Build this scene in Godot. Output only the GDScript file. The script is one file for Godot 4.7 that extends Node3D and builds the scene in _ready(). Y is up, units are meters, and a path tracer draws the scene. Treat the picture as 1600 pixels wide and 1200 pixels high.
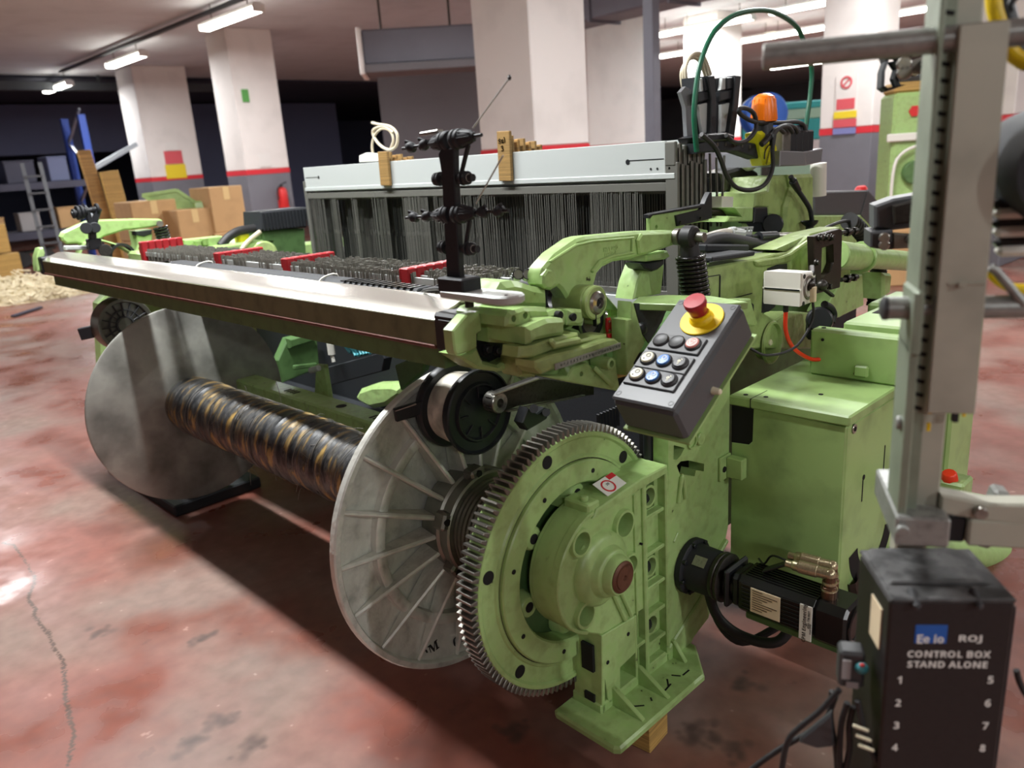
extends Node3D

# ---------------------------------------------------------------- mesh builder
class MB:
	var st := SurfaceTool.new()
	var xf := Transform3D()
	var n := 0
	func _init(t := Transform3D()):
		st.begin(Mesh.PRIMITIVE_TRIANGLES)
		xf = t
	func tri(a: Vector3, b: Vector3, c: Vector3, na: Vector3, nb: Vector3, nc: Vector3):
		a = xf * a
		b = xf * b
		c = xf * c
		na = xf.basis * na
		nb = xf.basis * nb
		nc = xf.basis * nc
		var g := (b - a).cross(c - a)
		if g.length_squared() < 1e-18:
			return
		n += 1
		if g.dot(na + nb + nc) > 0.0:
			var t := b
			b = c
			c = t
			t = nb
			nb = nc
			nc = t
		st.set_normal(na)
		st.add_vertex(a)
		st.set_normal(nb)
		st.add_vertex(b)
		st.set_normal(nc)
		st.add_vertex(c)
	func flat(a: Vector3, b: Vector3, c: Vector3, out: Vector3):
		var g := (b - a).cross(c - a)
		if g.length_squared() < 1e-18:
			return
		g = g.normalized()
		if g.dot(out) < 0.0:
			g = -g
		tri(a, b, c, g, g, g)
	func quad(a: Vector3, b: Vector3, c: Vector3, d: Vector3, out: Vector3):
		flat(a, b, c, out)
		flat(a, c, d, out)
	func quadn(a, b, c, d, na, nb, nc, nd):
		tri(a, b, c, na, nb, nc)
		tri(a, c, d, na, nc, nd)
	# box of size s about c, edges chamfered by k, turned by b
	func box(c: Vector3, s: Vector3, k := 0.0, b := Basis.IDENTITY):
		var keep := xf
		xf = xf * Transform3D(b, c)
		var h := s * 0.5
		k = minf(k, minf(h.x, minf(h.y, h.z)) * 0.9)
		for ax in 3:
			var u := (ax + 1) % 3
			var v := (ax + 2) % 3
			for sg in [-1.0, 1.0]:
				var q := []
				for e in [[-1, -1], [1, -1], [1, 1], [-1, 1]]:
					var p := Vector3.ZERO
					p[ax] = sg * h[ax]
					p[u] = e[0] * (h[u] - k)
					p[v] = e[1] * (h[v] - k)
					q.append(p)
				var nn := Vector3.ZERO
				nn[ax] = sg
				quad(q[0], q[1], q[2], q[3], nn)
			if k > 0.0:
				for su in [-1.0, 1.0]:
					for sv in [-1.0, 1.0]:
						var p1 := Vector3.ZERO
						p1[u] = su * h[u]
						p1[v] = sv * (h[v] - k)
						var p2 := Vector3.ZERO
						p2[u] = su * (h[u] - k)
						p2[v] = sv * h[v]
						var e1 := Vector3.ZERO
						e1[ax] = h[ax] - k
						var o := Vector3.ZERO
						o[u] = su
						o[v] = sv
						quad(p1 - e1, p1 + e1, p2 + e1, p2 - e1, o)
		if k > 0.0:
			for i in 8:
				var sg := Vector3(1 if i & 1 else -1, 1 if i & 2 else -1, 1 if i & 4 else -1)
				flat(sg * Vector3(h.x, h.y - k, h.z - k), sg * Vector3(h.x - k, h.y, h.z - k), sg * Vector3(h.x - k, h.y - k, h.z), sg)
		xf = keep
	# box from lo to hi
	func bx(lo: Vector3, hi: Vector3, k := 0.0):
		box((lo + hi) * 0.5, (hi - lo).abs(), k)
	# square bar from p to q, w across, h along up
	func bar(p: Vector3, q: Vector3, w: float, h: float, k := 0.0, up := Vector3.UP):
		var d := (q - p).normalized()
		if absf(d.dot(up)) > 0.99:
			up = Vector3.RIGHT
		var x := up.cross(d).normalized()
		box((p + q) * 0.5, Vector3(w, h, p.distance_to(q)), k, Basis(x, d.cross(x), d))
	# profile [Vector2(radius, height)] turned about the local y axis of t
	func lathe(prof: Array, t := Transform3D(), seg := 24, a0 := 0.0, a1 := TAU):
		var keep := xf
		xf = xf * t
		var m := prof.size()
		var en := []
		for i in m - 1:
			var e: Vector2 = prof[i + 1] - prof[i]
			en.append(Vector2(e.y, -e.x).normalized())
		for i in m - 1:
			var p: Vector2 = prof[i]
			var q: Vector2 = prof[i + 1]
			if p.is_equal_approx(q):
				continue
			var np: Vector2 = en[i]
			var nq: Vector2 = en[i]
			if i > 0 and en[i - 1].dot(en[i]) > 0.8:
				np = (en[i - 1] + en[i]).normalized()
			if i < m - 2 and en[i + 1].dot(en[i]) > 0.8:
				nq = (en[i + 1] + en[i]).normalized()
			for k in seg:
				var a := lerpf(a0, a1, float(k) / seg)
				var b := lerpf(a0, a1, float(k + 1) / seg)
				var ca := Vector3(cos(a), 0, sin(a))
				var cb := Vector3(cos(b), 0, sin(b))
				var Y := Vector3.UP
				quadn(ca * p.x + Y * p.y, cb * p.x + Y * p.y, cb * q.x + Y * q.y, ca * q.x + Y * q.y, ca * np.x + Y * np.y, cb * np.x + Y * np.y, cb * nq.x + Y * nq.y, ca * nq.x + Y * nq.y)
		xf = keep
	static func along(p: Vector3, d: Vector3) -> Transform3D:
		d = d.normalized()
		var x := d.cross(Vector3.UP if absf(d.y) < 0.9 else Vector3.RIGHT).normalized()
		return Transform3D(Basis(x, d, x.cross(d)), p)
	# cylinder or cone from p to q, chamfered by k
	func cyl(p: Vector3, q: Vector3, r: float, r2 := -1.0, seg := 20, k := 0.0):
		if r2 < 0.0:
			r2 = r
		var l := p.distance_to(q)
		var pr := [Vector2(0, 0), Vector2(r - k, 0), Vector2(r, k), Vector2(r2, l - k), Vector2(r2 - k, l), Vector2(0, l)]
		lathe(pr, along(p, q - p), seg)
	# ring (pipe) from p to q
	func ring(p: Vector3, q: Vector3, ri: float, ro: float, seg := 28, k := 0.0):
		var l := p.distance_to(q)
		lathe([Vector2(ri, 0), Vector2(ro - k, 0), Vector2(ro, k), Vector2(ro, l - k), Vector2(ro - k, l), Vector2(ri, l), Vector2(ri, 0)], along(p, q - p), seg)
	func ball(c: Vector3, r: float, s := Vector3.ONE, seg := 16):
		var keep := xf
		var pr := []
		var hs := seg / 2
		for i in hs + 1:
			var a := -PI / 2 + PI * i / hs
			pr.append(Vector2(cos(a) * r, sin(a) * r))
		pr[0] = Vector2(0, -r)
		pr[hs] = Vector2(0, r)
		lathe(pr, Transform3D(Basis.from_scale(s), c), seg)
		xf = keep
	func hexn(p: Vector3, d: Vector3, r: float, h: float):
		lathe([Vector2(0, h), Vector2(r * 0.85, h), Vector2(r, h * 0.8), Vector2(r, 0)].map(func(v): return v), along(p, d), 6)
	# tube through pts
	func tube(pts: Array, r: float, seg := 8, smooth := 6, close := false):
		var c := pts if smooth <= 1 else MB.curve(pts, smooth)
		var m := c.size()
		var rings := []
		var up := Vector3.UP
		var d0: Vector3 = (c[1] - c[0]).normalized()
		if absf(d0.dot(up)) > 0.9:
			up = Vector3.RIGHT
		for i in m:
			var d: Vector3 = (c[mini(i + 1, m - 1)] - c[maxi(i - 1, 0)]).normalized()
			var x := (up - d * up.dot(d)).normalized()
			up = x
			var y := d.cross(x)
			var rg := []
			for k in seg:
				var a := TAU * k / seg
				rg.append([c[i], x * cos(a) + y * sin(a)])
			rings.append(rg)
		for i in m - 1:
			for k in seg:
				var a = rings[i][k]
				var b = rings[i][(k + 1) % seg]
				var e = rings[i + 1][(k + 1) % seg]
				var f = rings[i + 1][k]
				quadn(a[0] + a[1] * r, b[0] + b[1] * r, e[0] + e[1] * r, f[0] + f[1] * r, a[1], b[1], e[1], f[1])
		for e in [0, m - 1]:
			var o: Vector3 = (c[0] - c[1]) if e == 0 else (c[m - 1] - c[m - 2])
			for k in seg:
				flat(c[e], rings[e][k][0] + rings[e][k][1] * r, rings[e][(k + 1) % seg][0] + rings[e][(k + 1) % seg][1] * r, o)
	static func curve(p: Array, s: int) -> Array:
		var o := []
		for i in p.size() - 1:
			var a: Vector3 = p[maxi(i - 1, 0)]
			var b: Vector3 = p[i]
			var c: Vector3 = p[i + 1]
			var d: Vector3 = p[mini(i + 2, p.size() - 1)]
			for k in s:
				o.append(b.cubic_interpolate(c, a, d, float(k) / s))
		o.append(p[-1])
		return o
	# polygon in local xy from z0 to z1 (z1 may be above or below), chamfer k on both rims, holes are polygons
	func ext(poly: Array, z0: float, z1: float, k := 0.0, holes := []):
		if z0 > z1:
			var t := z0
			z0 = z1
			z1 = t
		var P := PackedVector2Array(poly)
		if Geometry2D.is_polygon_clockwise(P):
			P.reverse()
		var inner := MB.inset(P, k) if k > 0.0 else P
		var hs := []
		for h in holes:
			var H := PackedVector2Array(h)
			if not Geometry2D.is_polygon_clockwise(H):
				H.reverse()
			hs.append(H)
		var cap := inner
		var todo := hs.duplicate()
		todo.sort_custom(func(a, b): return MB.maxx(a) > MB.maxx(b))
		for H in todo:
			cap = MB.bridge(cap, H)
		var ix := Geometry2D.triangulate_polygon(cap)
		for i in range(0, ix.size(), 3):
			for zz in [[z0, -1.0], [z1, 1.0]]:
				var nn := Vector3(0, 0, zz[1])
				tri(MB.v3(cap[ix[i]], zz[0]), MB.v3(cap[ix[i + 1]], zz[0]), MB.v3(cap[ix[i + 2]], zz[0]), nn, nn, nn)
		side(P, z0 + k, z1 - k)
		if k > 0.0:
			for i in P.size():
				var j := (i + 1) % P.size()
				var e := P[j] - P[i]
				var o := Vector2(e.y, -e.x).normalized()
				quad(MB.v3(P[i], z1 - k), MB.v3(P[j], z1 - k), MB.v3(inner[j], z1), MB.v3(inner[i], z1), Vector3(o.x, o.y, 1))
				quad(MB.v3(P[i], z0 + k), MB.v3(P[j], z0 + k), MB.v3(inner[j], z0), MB.v3(inner[i], z0), Vector3(o.x, o.y, -1))
		for H in hs:
			side(H, z0, z1)
	# triangular gusset standing on y at p, thickness w along x, reaching out along +z
	func ext_gusset(p: Vector3, w: float, reach: float, h: float):
		var keep := xf
		xf = xf * Transform3D(Basis(Vector3(0, 0, 1), Vector3(0, 1, 0), Vector3(1, 0, 0)), p)
		ext([Vector2(-0.01, 0), Vector2(reach, 0), Vector2(reach, 0.004), Vector2(0.006, h), Vector2(-0.01, h)], -w / 2, w / 2, 0.002)
		xf = keep
	func side(P: PackedVector2Array, z0: float, z1: float):
		var m := P.size()
		var en := []
		for i in m:
			var e := P[(i + 1) % m] - P[i]
			en.append(Vector2(e.y, -e.x).normalized())
		for i in m:
			var j := (i + 1) % m
			var na: Vector2 = en[i]
			var nb: Vector2 = en[i]
			if en[(i + m - 1) % m].dot(en[i]) > 0.8:
				na = (en[i] + en[(i + m - 1) % m]).normalized()
			if en[j].dot(en[i]) > 0.8:
				nb = (en[i] + en[j]).normalized()
			var A := Vector3(na.x, na.y, 0)
			var B := Vector3(nb.x, nb.y, 0)
			quadn(MB.v3(P[i], z0), MB.v3(P[j], z0), MB.v3(P[j], z1), MB.v3(P[i], z1), A, B, B, A)
	static func v3(p: Vector2, z: float) -> Vector3:
		return Vector3(p.x, p.y, z)
	static func maxx(h: PackedVector2Array) -> float:
		var b := -1e9
		for p in h:
			b = maxf(b, p.x)
		return b
	static func inset(P: PackedVector2Array, k: float) -> PackedVector2Array:
		var o := PackedVector2Array()
		var m := P.size()
		for i in m:
			var a := (P[i] - P[(i + m - 1) % m]).normalized()
			var b := (P[(i + 1) % m] - P[i]).normalized()
			var na := Vector2(-a.y, a.x)
			var nb := Vector2(-b.y, b.x)
			var s := na + nb
			var d := maxf(0.35, 1.0 + na.dot(nb))
			o.append(P[i] + s * (k / d))
		return o
	static func bridge(P: PackedVector2Array, H: PackedVector2Array) -> PackedVector2Array:
		var hi := 0
		for i in H.size():
			if H[i].x > H[hi].x:
				hi = i
		var best := -1
		var bd := 1e18
		for i in P.size():
			var d := P[i].distance_squared_to(H[hi])
			if d >= bd or d < 1e-12:
				continue
			var ok := true
			for j in P.size():
				var j2 := (j + 1) % P.size()
				if j == i or j2 == i or P[j].is_equal_approx(P[i]) or P[j2].is_equal_approx(P[i]):
					continue
				if Geometry2D.segment_intersects_segment(P[i], H[hi], P[j], P[j2]) != null:
					ok = false
					break
			if ok:
				for j in H.size():
					var j2 := (j + 1) % H.size()
					if j == hi or j2 == hi:
						continue
					if Geometry2D.segment_intersects_segment(P[i], H[hi], H[j], H[j2]) != null:
						ok = false
						break
			if ok:
				bd = d
				best = i
		if best < 0:
			return P
		var o := PackedVector2Array()
		for i in best + 1:
			o.append(P[i])
		for i in H.size() + 1:
			o.append(H[(hi + i) % H.size()])
		for i in range(best, P.size()):
			o.append(P[i])
		return o
	func text(s: String, t: Transform3D, h: float, depth := 0.0006, serif := false):
		var tm := TextMesh.new()
		var f := SystemFont.new()
		f.font_names = PackedStringArray(["Droid Serif" if serif else "Droid Sans"])
		f.font_weight = 700
		tm.font = f
		tm.text = s
		tm.font_size = 32
		tm.pixel_size = h / 23.0
		tm.depth = depth
		tm.curve_step = 2.0
		st.append_from(tm, 0, xf * t)
		n += 1

const XP := Basis(Vector3(0, 0, 1), Vector3(0, 1, 0), Vector3(1, 0, 0))   # outline in (z, y), depth along x
const YP := Basis(Vector3(1, 0, 0), Vector3(0, 0, 1), Vector3(0, 1, 0))   # outline in (x, z), depth along y

func mb(b := Basis.IDENTITY, o := Vector3.ZERO) -> MB:
	return MB.new(Transform3D(b, o))

func disc(c: Vector2, r: float, k := 20, rx := -1.0) -> Array:
	var o := []
	for i in k:
		var a := TAU * i / k
		o.append(c + Vector2(cos(a) * (r if rx < 0 else rx), sin(a) * r))
	return o

func rect(x0, y0, x1, y1) -> Array:
	return [Vector2(x0, y0), Vector2(x1, y0), Vector2(x1, y1), Vector2(x0, y1)]

# ---------------------------------------------------------------- objects
var used := {}
func numbered(s: String) -> String:
	if not used.has(s):
		used[s] = 0
		return s
	used[s] += 1
	return "%s_%03d" % [s, used[s]]

func thing(called: String, label: String, category: String, base := Vector3.ZERO, group := "") -> Node3D:
	var o := Node3D.new()
	o.name = numbered(called)
	add_child(o, true)
	o.position = base
	meta(o, label, category, group)
	return o

func meta(o: Node, label: String, category: String, group := ""):
	o.set_meta("label", label)
	o.set_meta("category", category)
	if group:
		o.set_meta("group", group)

# commits world-space geometry as one mesh under parent
func part(called: String, b, m, parent: Node3D = null, label := "") -> MeshInstance3D:
	var o := MeshInstance3D.new()
	var list: Array = b if b is Array else [[b, m]]
	var am := ArrayMesh.new()
	for e in list:
		e[0].st.commit(am)
		am.surface_set_material(am.get_surface_count() - 1, M[e[1]])
	o.mesh = am
	if parent == null:
		o.name = numbered(called)
		add_child(o, true)
	else:
		o.name = called
		parent.add_child(o, true)
		if not parent is MeshInstance3D:
			o.position = -parent.position
	if label:
		o.set_meta("label", label)
	return o

func single(called: String, b, m, label: String, category: String, group := "") -> MeshInstance3D:
	var o := part(called, b, m)
	meta(o, label, category, group)
	return o

func struct(called: String, b, m, parent: Node3D = null) -> MeshInstance3D:
	var o := part(called, b, m, parent)
	if parent == null:
		o.set_meta("kind", "structure")
	return o

func copy(o: Node3D, called: String, at: Vector3, label: String, group: String, turn := 0.0) -> Node3D:
	var c := o.duplicate()
	c.name = numbered(called)
	add_child(c, true)
	c.position = at
	c.rotation.y = turn
	c.set_meta("label", label)
	c.set_meta("group", group)
	return c

# ---------------------------------------------------------------- materials
var M := {}
func noise_tex(freq: float, cols: Array, seed_ := 1, size := 512, kind := FastNoiseLite.TYPE_SIMPLEX_SMOOTH, octaves := 5, bump := false) -> NoiseTexture2D:
	var f := FastNoiseLite.new()
	f.noise_type = kind
	f.frequency = freq
	f.seed = seed_
	f.fractal_octaves = octaves
	var t := NoiseTexture2D.new()
	t.width = size
	t.height = size
	t.seamless = true
	t.noise = f
	if bump:
		t.as_normal_map = true
		t.bump_strength = 4.0
	elif cols.size():
		var g := Gradient.new()
		var off := PackedFloat32Array()
		var cl := PackedColorArray()
		for c in cols:
			off.append(c[0])
			cl.append(c[1] if c[1] is Color else Color(c[1], c[1], c[1]))
		g.offsets = off
		g.colors = cl
		t.color_ramp = g
	return t

func streak_tex(seed_: int, lo: float, hi: float, size := 256, along_ := 40) -> ImageTexture:
	var rng := RandomNumberGenerator.new()
	rng.seed = seed_
	var im := Image.create(size, size, false, Image.FORMAT_RGB8)
	for y in size:
		var base := rng.randf()
		for k in along_:
			var v := lerpf(lo, hi, clampf(base * 0.6 + rng.randf() * 0.4, 0, 1))
			im.fill_rect(Rect2i(k * size / along_, y, size / along_ + 1, 1), Color(v, v, v))
	return ImageTexture.create_from_image(im)

func mat(key: String, col: Color, rough := 0.5, metal := 0.0, tex: Texture2D = null, scale := 1.0, nrm: Texture2D = null, nstr := 0.3) -> StandardMaterial3D:
	var m := StandardMaterial3D.new()
	m.resource_name = key
	m.albedo_color = col
	m.roughness = rough
	m.metallic = metal
	if tex:
		m.albedo_texture = tex
	if nrm:
		m.normal_enabled = true
		m.normal_texture = nrm
		m.normal_scale = nstr
	if tex or nrm:
		m.uv1_triplanar = true
		m.uv1_world_triplanar = true
		m.uv1_scale = Vector3.ONE * scale
	M[key] = m
	return m

func glow(key: String, col: Color, energy: float):
	var m := mat(key, col)
	m.emission_enabled = true
	m.emission = col
	m.emission_energy_multiplier = energy

func c8(r, g, b) -> Color:
	return Color(r / 255.0, g / 255.0, b / 255.0)

func _ready():
	# camera (24.62 mm on a 24 mm high frame), lens open enough to soften the hall and the stand
	var cam := Camera3D.new()
	cam.name = "camera"
	add_child(cam)
	var at := CameraAttributesPhysical.new()
	at.frustum_focal_length = 24.624
	at.frustum_focus_distance = 2.05
	at.exposure_aperture = 2.9
	at.frustum_far = 120.0
	at.frustum_near = 0.05
	cam.attributes = at
	cam.fov = 51.964
	cam.position = Vector3(-1.185, 1.35, 1.0)
	cam.rotation = Vector3(-0.280343, -0.762833, -0.0687561)
	cam.current = true
	var env := Environment.new()
	env.background_mode = Environment.BG_COLOR
	env.background_color = Color(0.02, 0.02, 0.025)
	env.tonemap_mode = Environment.TONE_MAPPER_LINEAR
	env.tonemap_exposure = 1.14
	env.sdfgi_enabled = true
	env.ssao_enabled = true
	env.ssil_enabled = true
	var we := WorldEnvironment.new()
	we.name = "world_environment"
	we.environment = env
	add_child(we)
	materials()
	lamps()
	room()
	hall_things()
	loom_frame()
	warp_beam()
	back_rest()
	loom_more()
	heald_frames()
	drop_wires()
	devices()
	far_side()
	stand()
	small_things()

# hall lamps: 1.5 m batten fittings under the ceiling; each is a glowing tube pair and an area light just below
const LAMP_E := 9.6
const LAMPS := [
	[4.1, -13.0], [4.2, -17.0], [4.0, -9.1], [4.0, -5.1], [4.0, -1.2], [4.0, 5.0],
	[11.45, -8.2], [11.45, -6.75], [11.35, -4.9], [14.1, -7.7], [14.4, -9.9], [14.1, -6.45], [13.9, -4.3], [20.9, -9.9],
	[7.7, -2.0], [7.7, 2.2], [0.15, -9.4], [-0.15, -1.3], [-0.15, -3.0], [-0.1, 5.2], [-0.1, 8.6], [-3.9, 5.2], [11.3, -1.5]]  # unseen lamps behind the viewer are placed to light the near faces

func lamps():
	var proto: Node3D = null
	var group := "batten lamps under the hall ceiling"
	var labels := ["second nearest batten lamp of the row on the dark side of the hall", "smallest and most distant batten lamp before the dark storage area", "largest batten lamp in the row before the two left pillars"]
	for i in LAMPS.size():
		var p := Vector3(LAMPS[i][0], 3.25, LAMPS[i][1])
		var lab: String = labels[i] if i < 3 else "batten lamp outside the picture, %s" % ["over the loom", "nearest the second pillar on our side", "over the aisle right of the loom", "beside the stand", "high behind the viewer", "far behind the viewer", "left of the warp beam", "left of the viewer", "behind the grey stand", "above the air duct", "at the right wall", "at the end of the hall"][(i - 3) % 12] if i < 15 else "batten lamp out of view, %s" % ["above the loom's far left part", "right over the loom's rear beam", "over the middle of the rear beam", "far over the viewer's head", "far behind the viewer's back", "over the viewer's left shoulder", "over the floor left of the stand", "far to the right beyond the stand"][(i - 15) % 8]
		if i == 6: lab = "batten lamp in front of the dark ceiling duct"
		if i == 7: lab = "batten lamp under the ceiling just right of the green tube's rise"
		if i == 8: lab = "batten lamp cut by the top edge of the picture"
		if i == 9: lab = "lower batten lamp behind the loop of the green tube"
		if i == 10: lab = "short batten lamp behind the grey post in the hall"
		if i == 11: lab = "batten lamp just above the blurred grey tube of the stand"
		if i == 12: lab = "batten lamp to the right of the warning sign pillar"
		if i == 13: lab = "small far batten lamp seen under the blurred grey tube"
		if proto == null:
			proto = thing("ceiling_lamp", lab, "lamp", p, group)
			var b := mb(Basis.IDENTITY, p)
			b.box(Vector3(0, 0.045, 0), Vector3(0.11, 0.05, 1.5), 0.008)
			part("housing", b, "lamp_white", proto)
			b = mb(Basis.IDENTITY, p)
			b.ext([Vector2(-0.06, 0.02), Vector2(-0.075, 0.0), Vector2(-0.06, -0.035), Vector2(0.06, -0.035), Vector2(0.075, 0.0), Vector2(0.06, 0.02)], -0.74, 0.74, 0.012)
			part("diffuser", b, "tube_glow", proto)
			for s in [-1, 1]:
				b = mb(Basis.IDENTITY, p)
				b.bx(Vector3(-0.08, -0.04, s * 0.75 - 0.012), Vector3(0.08, 0.05, s * 0.75 + 0.012), 0.006)
				part("end_cap", b, "lamp_white", proto)
			b = mb(Basis.IDENTITY, p)
			for s in [-1, 1]:
				b.cyl(Vector3(0, 0.06, s * 0.5), Vector3(0, 0.35, s * 0.5), 0.006, -1, 6)
			part("hanger", b, "steel_dark", proto)
		else:
			copy(proto, "ceiling_lamp", p, lab, group)
		var l := AreaLight3D.new()
		l.name = "lamp_light"
		l.area_size = Vector2(0.1, 1.46)
		l.light_color = Color(0.985, 0.995, 1.0)
		l.light_energy = LAMP_E
		l.area_range = 40.0
		l.area_attenuation = 2.0
		l.shadow_enabled = true
		l.position = p + Vector3(0, -0.045, 0)
		l.rotation = Vector3(-PI / 2, 0, 0)
		add_child(l, true)

func materials():
	var W := 1.0
	var grime := noise_tex(0.012, [[0.0, 0.78], [0.3, 0.93], [0.55, 1.0], [1.0, 1.0]], 3)
	var chips := noise_tex(0.035, [[0.0, Color(0.25, 0.2, 0.16)], [0.075, Color(0.3, 0.26, 0.2)], [0.1, Color(0.9, 0.9, 0.87)], [0.5, Color(1, 1, 1)], [1.0, Color(0.96, 1, 0.94)]], 8, 512, FastNoiseLite.TYPE_SIMPLEX_SMOOTH, 5)
	var fine := noise_tex(0.06, [[0.0, 0.72], [0.45, 0.95], [1.0, 1.0]], 5)
	var cast := noise_tex(0.05, [], 12, 256, FastNoiseLite.TYPE_SIMPLEX, 3, true)
	var brush := streak_tex(4, 0.72, 1.0, 256, 6)
	# machine paint: new, worn, oily and shade-darkened surfaces of the same green
	mat("green", c8(163, 193, 124), 0.36, 0.0, chips, 1.1, cast, 0.12)
	mat("green_sheet", c8(160, 191, 120), 0.38, 0.0, grime, 0.9)
	mat("green_oily", c8(160, 182, 114), 0.32, 0.0, grime, 2.2, cast, 0.15)
	mat("green_dark", c8(84, 118, 68), 0.5, 0.0, grime, 2.0)  # shade put into the green for inner and underside parts
	mat("steel", c8(176, 174, 166), 0.28, 0.9, fine, 1.4)
	mat("steel_worn", c8(138, 136, 128), 0.42, 0.85, grime, 2.0)
	mat("steel_dark", c8(72, 70, 66), 0.42, 0.75, fine, 3.0)
	mat("plate_steel", c8(168, 168, 160), 0.4, 0.35, noise_tex(0.01, [[0.0, 0.55], [0.4, 0.82], [0.7, 1.0], [1.0, 0.9]], 21), 0.8)
	mat("cast_alu", c8(206, 206, 197), 0.45, 0.3, grime, 2.5, cast, 0.25)
	mat("alu", c8(198, 204, 202), 0.38, 0.25)
	mat("rail_bright", c8(206, 203, 194), 0.26, 0.8)
	mat("rail_dull", c8(112, 116, 82), 0.55, 0.0, grime, 1.6)
	mat("rail_edge", c8(112, 72, 64), 0.5, 0.3, grime, 3.0)
	mat("black", c8(26, 29, 33), 0.42)
	mat("black_matt", c8(33, 37, 42), 0.62, 0.0, fine, 4.0)
	mat("black_gloss", c8(22, 22, 22), 0.22, 0.0, grime, 4.0)
	mat("hole", c8(10, 10, 10), 0.8)
	mat("rubber", c8(34, 34, 35), 0.55)
	mat("panel_grey", c8(84, 86, 88), 0.42)
	mat("panel_dark", c8(58, 59, 61), 0.45)
	mat("red_plastic", c8(168, 34, 44), 0.35)
	mat("red_bright", c8(206, 44, 44), 0.4)
	mat("comb_red", c8(164, 36, 42), 0.4)
	mat("yellow", c8(244, 208, 16), 0.42)
	mat("cream", c8(226, 220, 190), 0.4)
	mat("blue_button", c8(58, 120, 196), 0.35)
	mat("pink", c8(226, 140, 130), 0.4)
	mat("white_plastic", c8(228, 226, 216), 0.4)
	mat("white_print", c8(232, 232, 226), 0.6)
	mat("black_print", c8(24, 24, 24), 0.6)
	mat("brass", c8(196, 184, 150), 0.28, 0.75, fine, 6.0)
	mat("copper_dark", c8(112, 84, 66), 0.35, 0.8, fine, 6.0)
	mat("rust", c8(112, 74, 56), 0.55, 0.4, grime, 6.0)
	mat("rust_dark", c8(52, 44, 38), 0.5, 0.5, grime, 5.0)
	mat("orange", c8(255, 128, 12), 0.3)
	mat("orange_tube", c8(232, 62, 30), 0.35)
	mat("green_tube", c8(24, 92, 66), 0.35)
	mat("clear_tube", c8(206, 196, 172), 0.3)
	mat("white_tube", c8(222, 218, 204), 0.35)
	mat("yellow_film", c8(206, 202, 32), 0.3)
	mat("yarn_dark", c8(116, 112, 106), 0.7)
	var wrap := noise_tex(0.02, [[0.0, Color(0.07, 0.08, 0.09)], [0.3, Color(0.13, 0.14, 0.15)], [0.42, Color(0.34, 0.34, 0.34)], [0.5, Color(0.12, 0.12, 0.12)], [0.58, Color(0.42, 0.41, 0.38)], [0.64, Color(0.2, 0.18, 0.14)], [0.7, Color(0.58, 0.47, 0.27)], [0.8, Color(0.66, 0.54, 0.3)], [1.0, Color(0.8, 0.74, 0.58)]], 33, 512, FastNoiseLite.TYPE_SIMPLEX, 6)
	var wm := mat("wound_yarn", Color(1, 1, 1), 0.42, 0.0, wrap, 1.0, cast, 0.3)
	wm.uv1_triplanar = true
	wm.uv1_world_triplanar = false
	wm.uv1_scale = Vector3(0.55, 0.55, 1.7)
	var band := noise_tex(0.02, [[0.0, 0.5], [0.4, 0.8], [0.6, 1.0], [1.0, 0.95]], 41)
	mat("yarn_white", c8(214, 208, 192), 0.55, 0.0, band, 1.0)
	mat("gray_stand", c8(184, 184, 168), 0.45, 0.2, grime, 1.0)
	mat("gray_stand_green", c8(142, 152, 134), 0.45, 0.35, grime, 1.5)
	mat("gray_tube", c8(158, 160, 156), 0.38, 0.4, fine, 2.0)
	mat("box_black", c8(34, 30, 30), 0.5, 0.0, fine, 3.0)
	mat("box_dust", c8(92, 92, 92), 0.6, 0.0, noise_tex(0.02, [[0.0, 0.4], [0.45, 0.7], [0.65, 1.0], [1.0, 1.0]], 51), 2.0)
	mat("logo_blue", c8(28, 92, 176), 0.5)
	# hall
	var wall_n := noise_tex(0.01, [[0.0, 0.95], [0.5, 1.0], [1.0, 1.0]], 61)
	mat("wall_white", c8(224, 218, 214), 0.75, 0.0, wall_n, 0.3)
	mat("wall_gray", c8(112, 112, 120), 0.6, 0.0, wall_n, 0.4)
	mat("stripe_red", c8(204, 40, 52), 0.55)
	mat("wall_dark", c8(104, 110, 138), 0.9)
	mat("ceiling_shaded", c8(52, 55, 70), 0.9)  # ceiling colour darkened for the unlit storage end
	mat("heddle", c8(112, 112, 106), 0.45, 0.3)
	mat("heddle_dark", c8(54, 56, 53), 0.5, 0.3)
	mat("wire_strip", c8(122, 120, 112), 0.45, 0.3)
	mat("wall_mid", c8(110, 108, 112), 0.85, 0.0, wall_n, 0.2)
	mat("ceiling_paint", c8(206, 210, 214), 0.85, 0.0, wall_n, 0.25)
	mat("duct", c8(104, 104, 114), 0.6, 0.1, wall_n, 0.5)
	mat("cable_tray", c8(70, 74, 78), 0.6, 0.3)
	mat("lamp_white", c8(230, 230, 226), 0.5)
	glow("tube_glow", Color(1.0, 0.98, 0.94), 13.0)
	var grain := streak_tex(9, 0.62, 1.0, 256, 4)
	mat("wood", c8(214, 172, 96), 0.65, 0.0, grain, 3.0)
	mat("wood_wedge", c8(172, 136, 78), 0.65, 0.0, grain, 6.0)
	mat("wood_old", c8(186, 142, 80), 0.7, 0.0, grain, 1.0)
	mat("cardboard", c8(190, 152, 106), 0.8, 0.0, wall_n, 1.0)
	mat("tape", c8(216, 186, 132), 0.4)
	mat("rack_blue", c8(50, 84, 178), 0.5)
	mat("rack_steel", c8(160, 166, 172), 0.5, 0.4)
	mat("ladder_alu", c8(150, 152, 156), 0.4, 0.6)
	mat("ladder_dark", c8(92, 94, 98), 0.5, 0.4)
	mat("fleece", c8(226, 214, 184), 0.9)
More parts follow.
